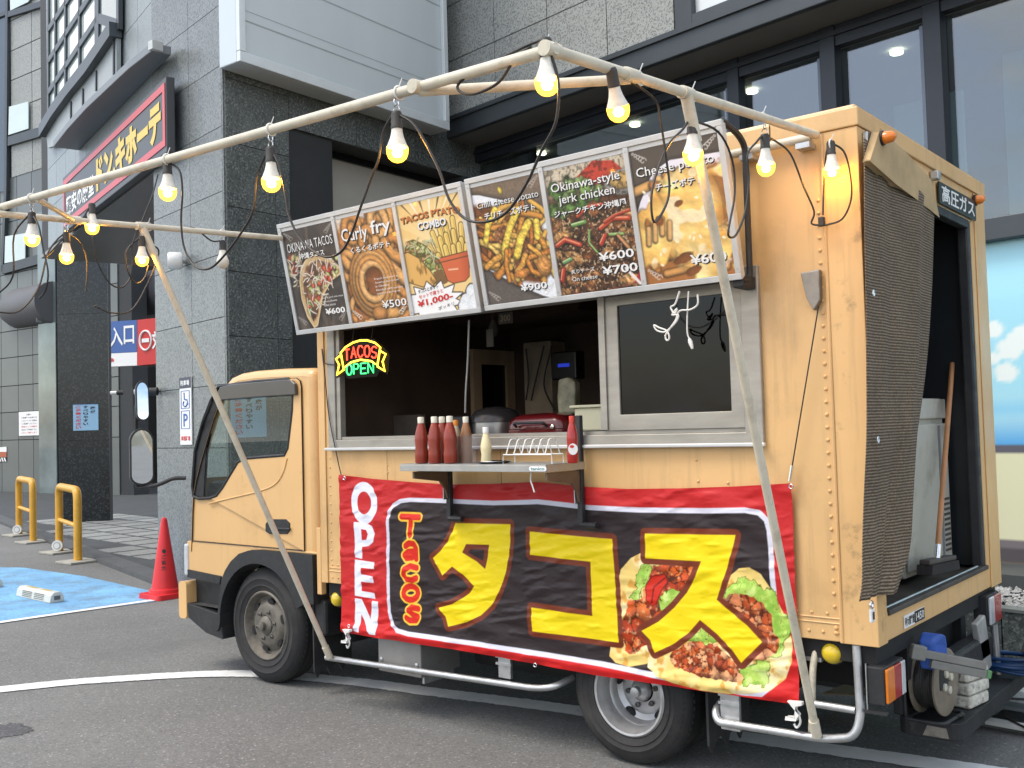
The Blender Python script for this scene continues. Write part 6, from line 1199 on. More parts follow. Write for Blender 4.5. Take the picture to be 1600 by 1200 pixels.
# base band, gravel bed, granite planter kerb
gz_ = .33; BBc = .62
MB().fbox(G, -4, aR, -.05, .41, -.05, BBc-.02).build('base_band', mat('base_band', (.07, .078, .080), .6, var=.12, vs=3), ST)
pf_ = oz(1570, 958, gz_); cK = float((pf_-G.o)@G.n)
kbx = thing('planter_kerb', 'low dark granite planter edge right of the truck tail', 'planter', G.p(0, 0, cK)); kw = .62
for k in range(-5, 7): MB().fbox(G, k*kw+.004, (k+1)*kw-.004, -.05, gz_+.01, cK-.10, cK).build('granite_block', GRD, kbx, bevel=.006); MB().fbox(G, k*kw+.002, (k+1)*kw-.002, gz_+.0105, gz_+.03, cK-.11, cK+.01).build('kerb_cap', mat('cap_granite', (.20, .21, .205), .5, var=.12, vs=6, bump=.1), kbx)
gr = MB(); rg = np.random.default_rng(11); gravels = 2600
aa_ = rg.uniform(-1.6, 2.2, gravels); cc_ = rg.uniform(BBc, cK-.11, gravels); ss_ = rg.uniform(.014, .032, gravels)
base8 = np.array([(1, 0, 0), (-1, 0, 0), (0, 1, 0), (0, -1, 0), (0, 0, 1), (0, 0, -1)], float); f8 = [(0, 2, 4), (2, 1, 4), (1, 3, 4), (3, 0, 4), (2, 0, 5), (1, 2, 5), (3, 1, 5), (0, 3, 5)]
for a, c, s_ in zip(aa_, cc_, ss_):
    th_ = rg.uniform(0, 6.28); cs, sn = math.cos(th_), math.sin(th_); sc3 = s_*rg.uniform(.6, 1.3, 3); q = base8*sc3*[1, 1, .7]; q = np.c_[q[:, 0]*cs-q[:, 1]*sn, q[:, 0]*sn+q[:, 1]*cs, q[:, 2]]
    gr.add(q+G.p(a, gz_-.015+rg.uniform(-.01, .012), c), f8)
grv = gr.build('gravel', mat('pale_gravel', (.36, .36, .35), .7, var=.5, vs=38)); tag(grv, 'pale grey gravel filling the planter below the window', 'gravel', kind='stuff')
gb = MB().fbox(G, -4, aR, .0, gz_-.03, BBc-.03, cK-.1).build('gravel_bed', JB, kbx)

# --- parking entrance at the left: polished pillar, inner walls, duct, entry sign
pg = oz(129, 819); PL = thing('black_pillar', 'tall polished black granite pillar left of the entrance', 'pillar', (pg[0], pg[1], 0)); WPL = Fr((pg[0], pg[1], 0), _R0)
pa = [float(WPL.px(x, 700)[0]) for x in (91, 171)]; pzt = float(WPL.px(130, 330)[1])+.4
MB().fbox(WPL, pa[0]+.01, pa[1]-.01, -.05, pzt, -.16, -.012).build('pillar_core', JB, PL)
pz_ = [0]+[float(WPL.px(130, y)[1]) for y in (688, 490, 330)]; pz_[-1] = pzt
for b0, b1 in zip(pz_[:-1], pz_[1:]): slab_piece(WPL, pa[0], pa[1], b0, b1, 0, .011, GRP, PL, 'pillar_slab')
pass
# far left wing: pale stone with dark frames
lg = oz(30, 771); LWF = Fr((lg[0], lg[1], 0), (.998, .0645, 0)); LW = thing('left_wing', 'far wing of the shop in pale stone panels at the left edge', 'building', (lg[0], lg[1], 0))
x0, x1 = float(LWF.px(-30, 500)[0]), float(LWF.px(92, 500)[0])
lwc = MB().fbox(LWF, x0-2, x1+3.5, -.05, 20, -.5, -.031).build('wing_core', JB, LW)
cols = [float(LWF.px(x, 400)[0]) for x in (-26, 1, 27, 50, 71)]; cols += [cols[-1]+.45*k for k in range(1, 9)]; rws = [float(LWF.px(40, y)[1]) for y in (770, 687, 643, 601, 556, 514, 468, 423, 340, 270)]
zlo = rws[8]; clad(LWF, cols, rws, mat('wing_granite', (.13, .145, .14), .3, var=.10, vs=.6, rnd=.10), lwc, name='stone_panel', g=.025)
rw2 = [float(LWF.px(45, y)[1]) for y in (270, 218, 162, 115, 68, 20)]; rw2 += [rw2[-1]+.9, rw2[-1]+1.8]; cl2 = [float(LWF.px(x, 150)[0]) for x in (18, 51, 84)]; clad(LWF, cl2+[cl2[-1]+.6, cl2[-1]+1.2], [float(LWF.px(45, 424)[1])-.0]+rw2 if False else rw2, GRL, lwc, .02, .05, name='stone_panel', g=.03)
def lbar(p0, p1, w, c=.12, m=FRAMEG, name='dark_frame'):
    a, b = LWF.px(*p0), LWF.px(*p1); d = (b-a)/np.linalg.norm(b-a); q = np.array([-d[1], d[0]])*w; MB().fprism(LWF, [tuple(a-q), tuple(b-q), tuple(b+q), tuple(a+q)], -.02, c).build(name, m, LW)
lbar((16, -20), (14, 300), .07); lbar((14, 300), (8, 425), .07); lbar((18, 222), (82, 203), .14); lbar((18, 24), (82, 4), .09); lbar((8, 422), (75, 403), .14); lbar((-20, 35), (14, 22), .06)
for (pts, nm) in ((((19, 168), (49, 160), (49, 202), (18, 212)), 'white_panel'), (((13, 370), (44, 365), (44, 405), (12, 412)), 'white_panel'), (((20, -20), (68, -20), (48, 5), (21, 18)), 'white_panel')): quadpx(LWF, pts, .07, .10, nm, mat('white_film', (.62, .72, .70), .3, var=.05, vs=1), LW)
quadpx(LWF, ((-40, -30), (12, -30), (12, 300), (-40, 300)), .03, .06, 'dark_window', mat('blue_dark_glass', (.045, .065, .08), .1, var=.2, vs=.6), LW)
quadpx(LWF, ((52, 180), (71, 175), (70, 410), (45, 415)), .0, .0, 'x', JB, LW) if False else None
# glass corner: pale mirror-like strip beside the pillar
MB().fbox(LWF, float(LWF.px(66, 500)[0]), float(LWF.px(93, 500)[0]), .0, float(LWF.px(80, 330)[1]), .1, .13).build('glass_screen', mat('mirror_glass_strip', (.20, .24, .235), .06, .2, var=.3, vs=.8), LW)
lam = LWF.p(*LWF.px(55, 478), .0); MB().lathe([(.02, 1.6), (.42, 1.5), (.60, 1.0), (.60, -1.2)], lam-np.array([0, .0, .0]), (-1, 0, 0), 24).build('duct_end', mat('duct_grey', (.10, .10, .105), .5, var=.1, vs=1), LW, smooth=40)
nt_ = thing('white_notice', 'white paper notice on the stone wall left of the pillar', 'notice', LWF.p(*LWF.px(47, 662), .1)); NP = [LWF.px(31, 681), LWF.px(63, 642)]
MB().fbox(LWF, NP[0][0], NP[1][0], NP[0][1], NP[1][1], .01, .03).build('sheet', INKW, nt_)
w_, h_ = NP[1]-NP[0]; ln = ['お願い', 'お客様へのお知らせ', 'このスペースに駐輪は', 'ご遠慮ください', '防犯カメラ作動中', '安全にご利用下さい', 'よろしくお願いします']
for k, s_ in enumerate(ln): lettering(LWF, [(s_, NP[0][0]+w_*(.38 if k == 0 else .14), NP[0][0]+w_*(.62 if k == 0 else .88), NP[1][1]-h_*(.16+.125*k), NP[1][1]-h_*(.09+.125*k), dict(c=.034))], INKR if k in (4, 6) else INKK, nt_)
hz_ = thing('hazard_label', 'small orange and black striped hazard label low on the far wall', 'label', LWF.p(*LWF.px(5, 712), .05)); quadpx(LWF, ((-1, 699), (11, 698), (11, 706), (-1, 706)), .005, .02, 'white_part', INKW, hz_); quadpx(LWF, ((-1, 706), (11, 706), (11, 714), (-1, 714)), .005, .02, 'orange_part', mat('hazard_orange', (.45, .12, .05), .5), hz_); quadpx(LWF, ((-1, 714), (11, 714), (11, 721), (-1, 722)), .005, .02, 'striped_part', INKK, hz_)
for k in range(3): quadpx(LWF, ((-1+4*k, 715), (1+4*k, 715), (3+4*k, 721), (1+4*k, 721)), .021, .026, 'stripe', INKW, hz_)
# walls inside the entrance
def wallbox(P, Q, z0, z1, th, name, m): d = np.array(Q)-np.array(P); L2 = np.linalg.norm(d); f_ = Fr((*P, 0), (*(d/L2), 0)); return MB().fbox(f_, 0, L2, z0, z1, -th, 0).build(name, m, SB)
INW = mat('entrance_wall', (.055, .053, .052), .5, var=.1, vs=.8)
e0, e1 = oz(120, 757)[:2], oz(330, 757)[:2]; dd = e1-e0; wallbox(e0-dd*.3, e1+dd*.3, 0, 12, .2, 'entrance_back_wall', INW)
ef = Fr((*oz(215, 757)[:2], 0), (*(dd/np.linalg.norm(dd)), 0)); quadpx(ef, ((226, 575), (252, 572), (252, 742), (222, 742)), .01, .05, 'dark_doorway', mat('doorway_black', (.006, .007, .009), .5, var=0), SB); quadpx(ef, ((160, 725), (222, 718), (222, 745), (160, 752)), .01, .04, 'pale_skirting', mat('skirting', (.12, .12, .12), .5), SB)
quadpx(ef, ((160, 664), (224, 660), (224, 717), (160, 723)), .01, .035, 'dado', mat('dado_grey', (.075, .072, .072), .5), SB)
qa, qb = oz(170, 790), oz(330, 785); qm = (qa+qb)/2
du = ef.off(0, 0, 4.0); y_ = du.px(215, 468); MB().tube([du.p(y_[0]-4, y_[1]), du.p(y_[0]+5, y_[1]+.3)], .62, 20).build('round_duct', mat('duct_grey', (.10, .10, .105), .5), SB, smooth=40)
# entry sign
ES = thing('entrance_sign', 'blue and red parking entrance sign between pillar and column', 'sign', (0, 0, 0)); eo = oz(215, 790); EF = Fr((eo[0], eo[1], 0), (*(dd/np.linalg.norm(dd)), 0)); ES.location = tuple(EF.p(*EF.px(215, 540))); ORIG[ES.name] = tuple(ES.location)
quadpx(EF, ((150, 504), (215, 500), (215, 550), (150, 553)), -.2, .02, 'blue_field', INKB, ES); quadpx(EF, ((150, 553.5), (215, 550.5), (215, 571), (150, 574)), -.2, .02, 'white_field', INKW, ES); quadpx(EF, ((215.5, 500), (290, 492), (290, 565), (215.5, 571)), -.2, .02, 'red_field', INKR, ES)
def etext(s_, x0, x1, y0, y1, m, bold=.02): a, b = EF.px(x0, y1), EF.px(x1, y0); lettering(EF, [(s_, a[0], b[0], a[1], b[1], dict(c=.03, bold=bold))], m, ES)
etext('入', 174, 193, 510, 542, INKW); etext('口', 195, 211, 508, 538, INKW); etext('対', 239, 258, 516, 546, INKW); etext('面', 262, 280, 514, 544, INKW); etext('m', 150, 179, 559, 567, INKR)
cc = EF.px(229, 532); rx = float(EF.px(238, 532)[0]-cc[0]); ry = float(EF.px(229, 517)[1]-cc[1]); MB().tube([EF.p(cc[0]+rx*math.cos(t), cc[1]+ry*math.sin(t), .03) for t in [i*2*math.pi/28 for i in range(28)]], .025, 6, closed=True).build('no_entry_ring', INKW, ES); MB().fbox(EF, cc[0]-rx*.62, cc[0]+rx*.62, cc[1]-.045, cc[1]+.045, .022, .04).build('no_entry_bar', INKW, ES)
# small fittings
for (x, y, lab) in ((187, 614, 'small black and white bullet camera by the pillar'), (246, 612, 'small black and white bullet camera on the column edge')):
    c_ = (WPL if x < 200 else W1).p(*(WPL if x < 200 else W1).px(x, y), .12); tcam = thing('bullet_camera', lab, 'camera', c_, 'cameras by the entrance'); MB().tube([c_-_R0*.12, c_], .035, 10).build('mount', WHITEPL, tcam, smooth=40); MB().tube([c_, c_+_R0*.12], .045, 10).build('barrel', BLACKPL, tcam, smooth=40)
# wall lamps
def drum(fr, px_, r, l, lab):
    c_ = fr.p(*fr.px(*px_), .0); t = thing('wall_spotlight', lab, 'wall lamp', c_, 'drum shaped wall lamps'); ax = fr.n*.55-_R0*.85; ax = ax/np.linalg.norm(ax); o_ = c_+fr.n*(r+.02)
    MB().lathe([(r*.82, -l/2), (r, -l/2+.02), (r, l/2-.02), (r*.9, l/2), (r*.8, l/2-.012), (.001, l/2-.012)], o_, ax, 24).build('drum', WHITEPL if l < .18 else STEEL, t, smooth=40); MB().tube([c_, o_], .02, 8).build('stem', STEEL, t)
drum(W1, (290, 409), .088, .14, 'round white drum lamp on the granite column'); drum(LWF, (77, 494), .20, .30, 'silver drum lamp on the far wall left of the pillar')
# notices with writing (cartoon left out)
def slip(fr, x0, x1, y0, y1, lab, c=.01):
    a, b = fr.px(x0, y1), fr.px(x1, y0); w, h = b-a; t = thing('slippery_notice', lab, 'notice', fr.p(*a, c)); 
    MB().fbox(fr, a[0], b[0], a[1], b[1], c, c+.006).build('sheet', mat('notice_blue', (.30, .52, .72), .4, var=.03), t); MB().fbox(fr, a[0], b[0], a[1]+h*.985, b[1], c+.0065, c+.008).build('edge', INKB, t)
    for s_, u0, u1, v0, m in (('ご注意ください', .10, .32, .97, INKR), ('すべりやすい', .40, .60, .95, INKK), ('床が', .68, .88, .92, INKK)):
        k = (v0-.05)/(7 if len(s_) > 5 else (7 if len(s_) > 2 else 6))
        for i, ch in enumerate(s_): lettering(fr, [(ch, a[0]+w*u0, a[0]+w*u1, a[1]+h*(v0-k*(i+.88)), a[1]+h*(v0-k*i-.01), dict(c=c+.009, bold=.03))], m, t)
    return t
slip(WPL, 115, 154, 631, 673, 'blue slippery floor notice on the black pillar')
slip(W2, 360, 414, 618, 684, 'blue slippery floor notice seen through the cab window', .01)
# parking sign on the column
PS = thing('parking_sign', 'tall narrow white disabled parking sign on the granite column', 'sign', W1.p(*W1.px(292, 645), .02)); pa_, pb_ = W1.px(284, 695), W1.px(300.5, 588); w, h = pb_-pa_
MB().fbox(W1, pa_[0], pb_[0], pa_[1], pb_[1], .004, .016).build('plate', WHITEPL, PS, bevel=.002); MB().fbox(W1, pa_[0]+.001, pb_[0]-.001, pb_[1]-h*.165, pb_[1]-.001, .0165, .018).build('navy_top', mat('navy', (.03, .035, .07), .4), PS)
lettering(W1, [('駐車場', pa_[0]+w*.12, pb_[0]-w*.12, pb_[1]-h*.125, pb_[1]-h*.045, dict(c=.02, bold=.02))], INKW, PS); lettering(W1, [('P', pa_[0]+w*.32, pb_[0]-w*.30, pa_[1]+h*.27, pa_[1]+h*.46, dict(c=.018, bold=.02)),], INKB, PS); lettering(W1, [('専用駐車', pa_[0]+w*.10, pb_[0]-w*.10, pa_[1]+h*.055, pa_[1]+h*.13, dict(c=.018, bold=.03))], INKR, PS)
def outl(b0, b1):
    for (x0, x1, y0, y1) in ((.12, .88, b0, b0+.008), (.12, .88, b1-.008, b1), (.12, .17, b0+.009, b1-.009), (.83, .88, b0+.009, b1-.009)): MB().fbox(W1, pa_[0]+w*x0, pa_[0]+w*x1, pa_[1]+h*y0, pa_[1]+h*y1, .0165, .0185).build('outline', INKB, PS)
outl(.235, .505); outl(.535, .80)
wc = lambda x, y: W1.p(pa_[0]+w*x, pa_[1]+h*y, .019)
MB().tube([wc(.42, .77), wc(.44, .67), wc(.66, .665), wc(.74, .59)], .006, 6).build('wheelchair_figure', INKB, PS); MB().tube([wc(.50+.17*math.cos(t), .605+.040*math.sin(t)) for t in [2.2+i*.36 for i in range(13)]], .006, 6).build('wheelchair_wheel', INKB, PS)
# red over blue board between the granite and the truck
RB = thing('two_tone_board', 'maroon over blue board beyond the cab roof', 'board', W2.p(*W2.px(475, 540, -.3), -.3)); mz = float(W2.px(475, 540, -.3)[1])
MB().fbox(W2, af+.02, 3.4, mz, mz+.9, -.355, -.33).build('maroon_field', mat('maroon', (.13, .022, .025), .4, var=.05), RB); MB().fbox(W2, af+.02, 3.4, mz-.9, mz-.003, -.355, -.33).build('blue_field', mat('board_blue', (.055, .20, .31), .4, var=.08, vs=2), RB)
# ------------------------------------------------------------------ street furniture on the left
YB = mat('barrier_yellow', (.70, .36, .035), .42, var=.10, vs=8, dirt=((.22, .14, .06), 9, .62, .8, .5))
BASEP = mat('barrier_plate', (.38, .37, .32), .7, var=.15, vs=8)
def barrier(l, r, top, label):
    A, B = oz(*l), oz(*r); t = thing('hoop_barrier', label, 'barrier', (A+B)/2, 'yellow hoop barriers at the walk edge'); dep = (A-CAM_C)@_F; H = float((A[2]+(CAM_C[2]-A[2])))  # height from pixels
    za = CAM_C[2]-(top-_proj(np.array([A[0], A[1], CAM_C[2]]))[1])*dep/FOC; rr = .052
    MB().tube(bend([A, (*A[:2], za), (*B[:2], za-.0), B], .16, 7), rr, 14).build('hoop', YB, t, smooth=40); zm = za*.50
    MB().tube([(*A[:2], zm), (*B[:2], zm)], .03, 10).build('crossbar', YB, t, smooth=40)
    for P in (A, B): MB().box(P[0]-.2, P[0]+.2, P[1]-.2, P[1]+.2, .002, .03).build('base_plate', BASEP, t, bevel=.006)
    f = Fr((A[0], A[1], 0), _R0); d_ = f.off(0, .11, .07); MB().fprism(d_, arc(0, 0, .075, 0, 350, 20), -.015, .01).build('reflector', WHITEPL, t); MB().fprism(d_, arc(0, 0, .05, 0, 350, 16), .011, .014).build('reflector_ring', BASEP, t); MB().fprism(d_, arc(0, 0, .04, 0, 350, 16), .0145, .017).build('reflector_disc', WHITEPL, t)
barrier((30, 837), (52, 848), 748, 'yellow hoop barrier farther from the truck')
barrier((93, 864), (122, 879), 760, 'yellow hoop barrier nearer the truck')
# cone
CR = mat('cone_red', (.66, .022, .028), .42, var=.06, vs=8, dirt=((.30, .02, .02), 6, .6, .8, .4))
cc0 = oz(258, 933); CN = thing('traffic_cone', 'red traffic cone beside the truck cab', 'traffic cone', cc0); hC = .79
MB().lathe([(.155, .05), (.150, .085), (.128, .095), (.030, hC-.03), (.024, hC-.01), (.008, hC)], cc0, (0, 0, 1), 32).build('cone_body', CR, CN, smooth=40)
MB().prism(rrect(-.19, .19, -.19, .19, .04, 4), lambda p: (cc0[0]+p[0], cc0[1]+p[1], .001), lambda p: (cc0[0]+p[0]*.98, cc0[1]+p[1]*.98, .05)).build('base', CR, CN, bevel=.006)
MB().box(cc0[0]-.165, cc0[0]+.165, cc0[1]-.165, cc0[1]+.165, .018, .022).build('base_weight', CR, CN) if False else None
cf = Fr(cc0, _R0+_U0*0, (0, .0, 1))
for k, ch in enumerate('・ご協力'):
    z = .46-.055*k; rr = .030+(hC-.03-z)/(hC-.125)*.098; lettering(cf, [(ch, -.0, .042, z-.02, z+.024, dict(c=rr+.002, bold=.03))], INKK, CN, 'marker_writing')
# wheel stops
WS_ = mat('wheel_stop_concrete', (.56, .56, .50), .7, var=.12, vs=8, bump=.2, bs=60, dirt=((.30, .28, .24), 8, .55, .8, .5)); RFL = mat('stop_reflector', (.55, .42, .12), .4)
def stop(c, label):
    t = thing('wheel_stop', label, 'wheel stop', c, 'wheel stops in the blue bay'); u = oz(100, 946)-oz(18, 928); u /= np.linalg.norm(u); f = Fr((c[0], c[1], 0), u); L2 = .40
    MB().prism([(-.075, .005), (.075, .005), (.06, .075), (.03, .105), (-.03, .105), (-.06, .075)], lambda p: f.p(-L2, p[1], p[0]), lambda p: f.p(L2, p[1], p[0])).build('block', WS_, t, bevel=.008)
    for s in (-1, 1):
        MB().fbox(f, s*.15-.10, s*.15+.10, .0935, .1065, -.02, .02).build('top_recess', RFL, t)
        for k in range(4): z0 = .022+.016*k; o_ = .0745-.0155*0-(z0/.075)*.0135; MB().fbox(f, s*.14-.11, s*.14+.11, z0, z0+.006, o_-.006, o_+.0025).build('slot', mat('slot_dark', (.12, .12, .11), .8), t)
        MB().fbox(Fr(f.p(s*L2, 0, 0), f.n*-s), -.03, .03, .03, .07, .0, .003).build('end_recess', MATS['slot_dark'], t)
stop(oz(62, 936, 0), 'pale concrete wheel stop nearer the cone'); stop(oz(-28, 914, 0), 'pale concrete wheel stop cut off by the left edge')

# ------------------------------------------------------------------ kitchen things seen through the hatch
CZ = 1.4755
def kpx(x, y, Y): return oy(x, y, Y)
kb_ = kpx(840, 652, .27); rp = thing('red_roaster', 'dark red electric roaster with domed lid on the counter', 'cooker', (kb_[0], .27, CZ)); RED = mat('roaster_red', (.12, .008, .010), .18, var=.08, vs=6, coat=.5)
x0, x1 = float(kpx(795, 652, .2)[0]), float(kpx(886, 652, .2)[0]); zt_ = float(kpx(840, 626, .27)[2])
MB().prism(rrect(x0, x1, .16, .40, .05, 4), lambda p: (p[0], p[1], CZ), lambda p: (p[0], p[1], CZ+.105)).build('body', RED, rp, bevel=.015)
cx_, cy_ = (x0+x1)/2, .28
L_ = MB(); PR = [(1.0, .108), (1.0, .125), (.96, .150), (.84, .172), (.60, .186), (.01, .192)]; ring = rrect(x0, x1, .16, .40, .06, 5); n = len(ring)
L_.add([(cx_+(p[0]-cx_)*k, cy_+(p[1]-cy_)*k, CZ+z) for k, z in PR for p in ring], [(i*n+j, i*n+(j+1) % n, (i+1)*n+(j+1) % n, (i+1)*n+j) for i in range(len(PR)-1) for j in range(n)]); L_.build('lid', RED, rp, smooth=60)
MB().tube(bend([(cx_-.10, .15, CZ+.12), (cx_-.10, .12, CZ+.14), (cx_+.10, .12, CZ+.14), (cx_+.10, .15, CZ+.12)], .02), .007, 8).build('handle', BLACKPL, rp, smooth=40); MB().box(x0+.01, x0+.13, .158, .162, CZ+.02, CZ+.085).build('label_plate', mat('sticker', (.36, .30, .26), .5, var=.6, vs=40), rp); MB().lathe([(.012, 0), (.012, -.012), (.002, -.014)], (x1-.06, .16, CZ+.118), (0, 1, 0), 10).build('latch', CHROME, rp)
rc = thing('rice_cooker', 'black and steel rice cooker behind the roaster', 'cooker', (kpx(770, 640, .42)[0], .42, CZ)); cxr = float(kpx(778, 640, .42)[0])
MB().lathe([(.11, 0), (.135, .01), (.14, .10), (.138, .13)], (cxr, .40, CZ+.02), (0, 0, 1), 28).build('body', mat('brushed_pot', (.30, .29, .28), .3, .8, var=.15, vs=10), rc, smooth=40); MB().lathe([(.145, .13), (.145, .16), (.12, .195), (.06, .215), (.001, .22)], (cxr, .40, CZ+.02), (0, 0, 1), 28).build('lid', mat('pot_lid', (.055, .05, .05), .2, .3, var=.1), rc, smooth=40); MB().box(cxr-.22, cxr-.09, .24, .36, CZ+.08, CZ+.19).build('control_box', BLACKPL, rc, bevel=.015)
wtb = kpx(920, 648, .22); xw0, xw1 = float(kpx(893, 650, .16)[0]), float(kpx(955, 650, .16)[0])+.1
tt = thing('white_tub', 'cream plastic tub with lid beside the window mullion', 'tub', (wtb[0], .2, CZ)); z0_ = float(kpx(920, 664, .16)[2]); z1_ = float(kpx(920, 633, .16)[2]); CRM = mat('cream_plastic', (.62, .60, .42), .45, var=.04)
MB().box(xw0+.01, xw1-.01, .17, .34, z0_-.03, z1_-.012).build('body', CRM, tt, bevel=.008); MB().box(xw0-.01, xw1+.01, .155, .355, z1_-.012, z1_+.002).build('lid', CRM, tt, bevel=.004)
tag(MB().box(xw0-.05, xw1+.05, .10, .5, CZ+.0, z0_-.031).build('black_case', BLACKPL, bevel=.01), 'flat black case under the cream tub', 'case')
P = kpx(889, 618, .5); bg = MB(); bg.prism([(-.055, 0), (.055, 0), (.06, .17), (.02, .20), (-.05, .19), (-.06, .1)], lambda p: (P[0]+p[0], .53, P[2]-.1+p[1]), lambda p: (P[0]+p[0]*1.05, .47, P[2]-.1+p[1])); tag(bg.build('snack_bag', mat('snack_bag', (.26, .25, .16), .35, var=.5, vs=14), bevel=.012), 'crumpled tan and green bag behind the cream tub', 'bag')
P = kpx(771, 530, .9); pl_ = thing('kitchen_lamp', 'unlit bulb in a paper tagged socket hanging inside the kitchen', 'lamp', P); MB().tube([P+[0, 0, .12], P+[0, 0, .30]], .014, 8).build('socket', KITCHEN, pl_); MB().lathe([(.012, .12), (.03, .08), (.036, .05), (.02, .02)], P, (0, 0, 1), 16).build('bulb', mat('dim_bulb', (.20, .18, .15), .4), pl_, smooth=50); MB().box(P[0]-.025, P[0]+.03, P[1]-.04, P[1]-.03, P[2]-.05, P[2]+.06).build('tag', mat('paper_tag', (.34, .32, .28), .6), pl_)
tag(MB().tube(smoothline([kpx(733, 500, .08), kpx(731, 560, .10), kpx(728, 610, .11), kpx(727, 645, .12)], 4), .0055, 8).build('hatch_rod', mat('rod_grey', (.36, .36, .34), .5, .3), smooth=60), 'thin grey rod hanging down behind the sauce bottles', 'rod')
kn = thing('knife', 'white handled knife standing up at the griddle', 'knife', kpx(628, 630, 1.1)); a, b, c_ = kpx(620, 611, 1.1), kpx(627, 630, 1.1), kpx(633, 648, 1.1); MB().tube([a, (a+b)/2, b], [.012, .018, .016], 8).build('handle', mat('ivory_handle', (.52, .50, .46), .4), kn, smooth=50); MB().tube([b, c_], .006, 6).build('shank', KITCHEN, kn)
P = kpx(880, 571, 1.2); tag(MB().box(P[0]-.10, P[0]+.10, 1.2, 1.3, P[2]-.09, P[2]+.09).build('small_appliance', mat('appliance_black', (.006, .006, .007), .35, var=.1), bevel=.01), 'black appliance with a blue display deep in the kitchen', 'appliance'); bpy.data.objects['small_appliance']['category'] = 'appliance'
MB().box(P[0]-.04, P[0]+.05, 1.196, 1.199, P[2]-.01, P[2]+.012).build('blue_display', mat('blue_led', (.02, .03, .2), .4, emit=(.03, .07, .9), es=.22, var=0), bpy.data.objects['small_appliance'])
for k, pts in enumerate((((822, 545), (826, 590), (822, 625)), ((850, 540), (838, 590), (830, 626)), ((862, 540), (850, 600), (866, 640)))): tag(MB().tube(smoothline([kpx(x, y, 1.55) for x, y in pts], 5), .006, 6).build('appliance_lead', BLACKCORD), ('black lead hanging left of the pale cupboard', 'black lead crossing the pale cupboard', 'black lead right of the pale cupboard')[k], 'cord')
P = kpx(790, 497, .25); pt = MB().box(P[0]-.05, P[0]+.05, .25, .256, P[2]-.03, P[2]+.03).build('price_card', mat('card_dark', (.05, .04, .03), .5)); tag(pt, 'dark price card half hidden under the left menu board', 'card'); lettering(Fr((P[0], .25, P[2]), (1, 0, 0)), [('300', -.035, .035, -.018, .018, dict(c=.002, bold=.02))], mat('dull_gold_ink', (.30, .24, .15), .5), pt)

# ------------------------------------------------------------------ rear doorway: curtain, fridge, broom
WEAVE = bpy.data.materials.new('shade_net'); WEAVE.use_nodes = True
def _weave():
    nt = WEAVE.node_tree; N = nt.nodes.new; L = nt.links.new; b = nt.nodes['Principled BSDF']; b.inputs['Roughness'].default_value = .9
    tc = N('ShaderNodeTexCoord'); mp = N('ShaderNodeMapping'); L(tc.outputs['Object'], mp.inputs[0])
    w1 = N('ShaderNodeTexWave'); w1.bands_direction = 'Z'; w1.inputs['Scale'].default_value = 26; w1.inputs['Distortion'].default_value = 1.6; w1.inputs['Detail'].default_value = 3; w1.inputs['Detail Scale'].default_value = 6
    no = N('ShaderNodeTexNoise'); no.inputs['Scale'].default_value = 110; no2 = N('ShaderNodeTexNoise'); no2.inputs['Scale'].default_value = 4
    for n_ in (w1, no, no2): L(mp.outputs[0], n_.inputs['Vector'])
    m1 = N('ShaderNodeMath'); m1.operation = 'MULTIPLY'; L(w1.outputs[0], m1.inputs[0]); L(no.outputs[0], m1.inputs[1])
    cr = N('ShaderNodeValToRGB'); cr.color_ramp.elements[0].position = .12; cr.color_ramp.elements[0].color = (.085, .062, .040, 1); cr.color_ramp.elements[1].position = .52; cr.color_ramp.elements[1].color = (.36, .275, .185, 1); L(m1.outputs[0], cr.inputs[0])
    mx = N('ShaderNodeMix'); mx.data_type = 'RGBA'; mx.blend_type = 'MULTIPLY'; mx.inputs[0].default_value = .5; L(cr.outputs[0], mx.inputs[6]); L(no2.outputs[0], mx.inputs[7]); L(mx.outputs[2], b.inputs['Base Color'])
    bp = N('ShaderNodeBump'); bp.inputs['Strength'].default_value = .5; bp.inputs['Distance'].default_value = .006; L(m1.outputs[0], bp.inputs['Height']); L(bp.outputs[0], b.inputs['Normal'])
_weave()
CU = thing('net_curtain', 'brown woven shade net curtain hanging across the rear doorway', 'curtain', (.03, .4, .75))
Lx = [ox(x, y, .03) for x, y in ((1348, 215), (1350, 400), (1352, 600), (1351, 760), (1347, 880), (1343, 940))]; Rx = [ox(x, y, .055) for x, y in ((1458, 330), (1459, 450), (1453, 600), (1436, 760), (1424, 850), (1404, 922))]
nr, ncl = 60, 44; LS = smoothline(Lx, 12)[:61]; RS = smoothline(Rx, 12)[:61]; G_ = []
for j in range(len(LS)):
    for i in range(ncl):
        t = i/(ncl-1); p = LS[j]*(1-t)+RS[j]*t; fdepth = .5+.8*j/len(LS); p = p+np.array([.022*math.sin(t*11+math.sin(j*.11)*.9)*fdepth*t+.005*math.sin(t*27+1+j*.05+math.sin(j*.2))*fdepth+.014*math.sin(j*.09+t*2)*t, 0, -.0]); G_.append(p)
MB().grid(G_, ncl, len(LS)).build('net', WEAVE, CU, smooth=180)
sd = CU.children[0].modifiers.new('thickness', 'SOLIDIFY'); sd.thickness = .004
fp = [ox(x, y, .07) for x, y in ((1376, 204), (1392, 220), (1420, 246), (1455, 284), (1466, 335), (1440, 314), (1400, 284), (1362, 250))]
MB().add([p for i, p in enumerate(fp)]+[p-[.03, 0, 0] for p in fp], [tuple(range(8)), tuple(range(15, 7, -1))]+[(i, (i+1) % 8, 8+(i+1) % 8, 8+i) for i in range(8)]).build('folded_flap', mat('olive_flap', (.46, .33, .17), .75, var=.2, vs=6), CU, bevel=.01)
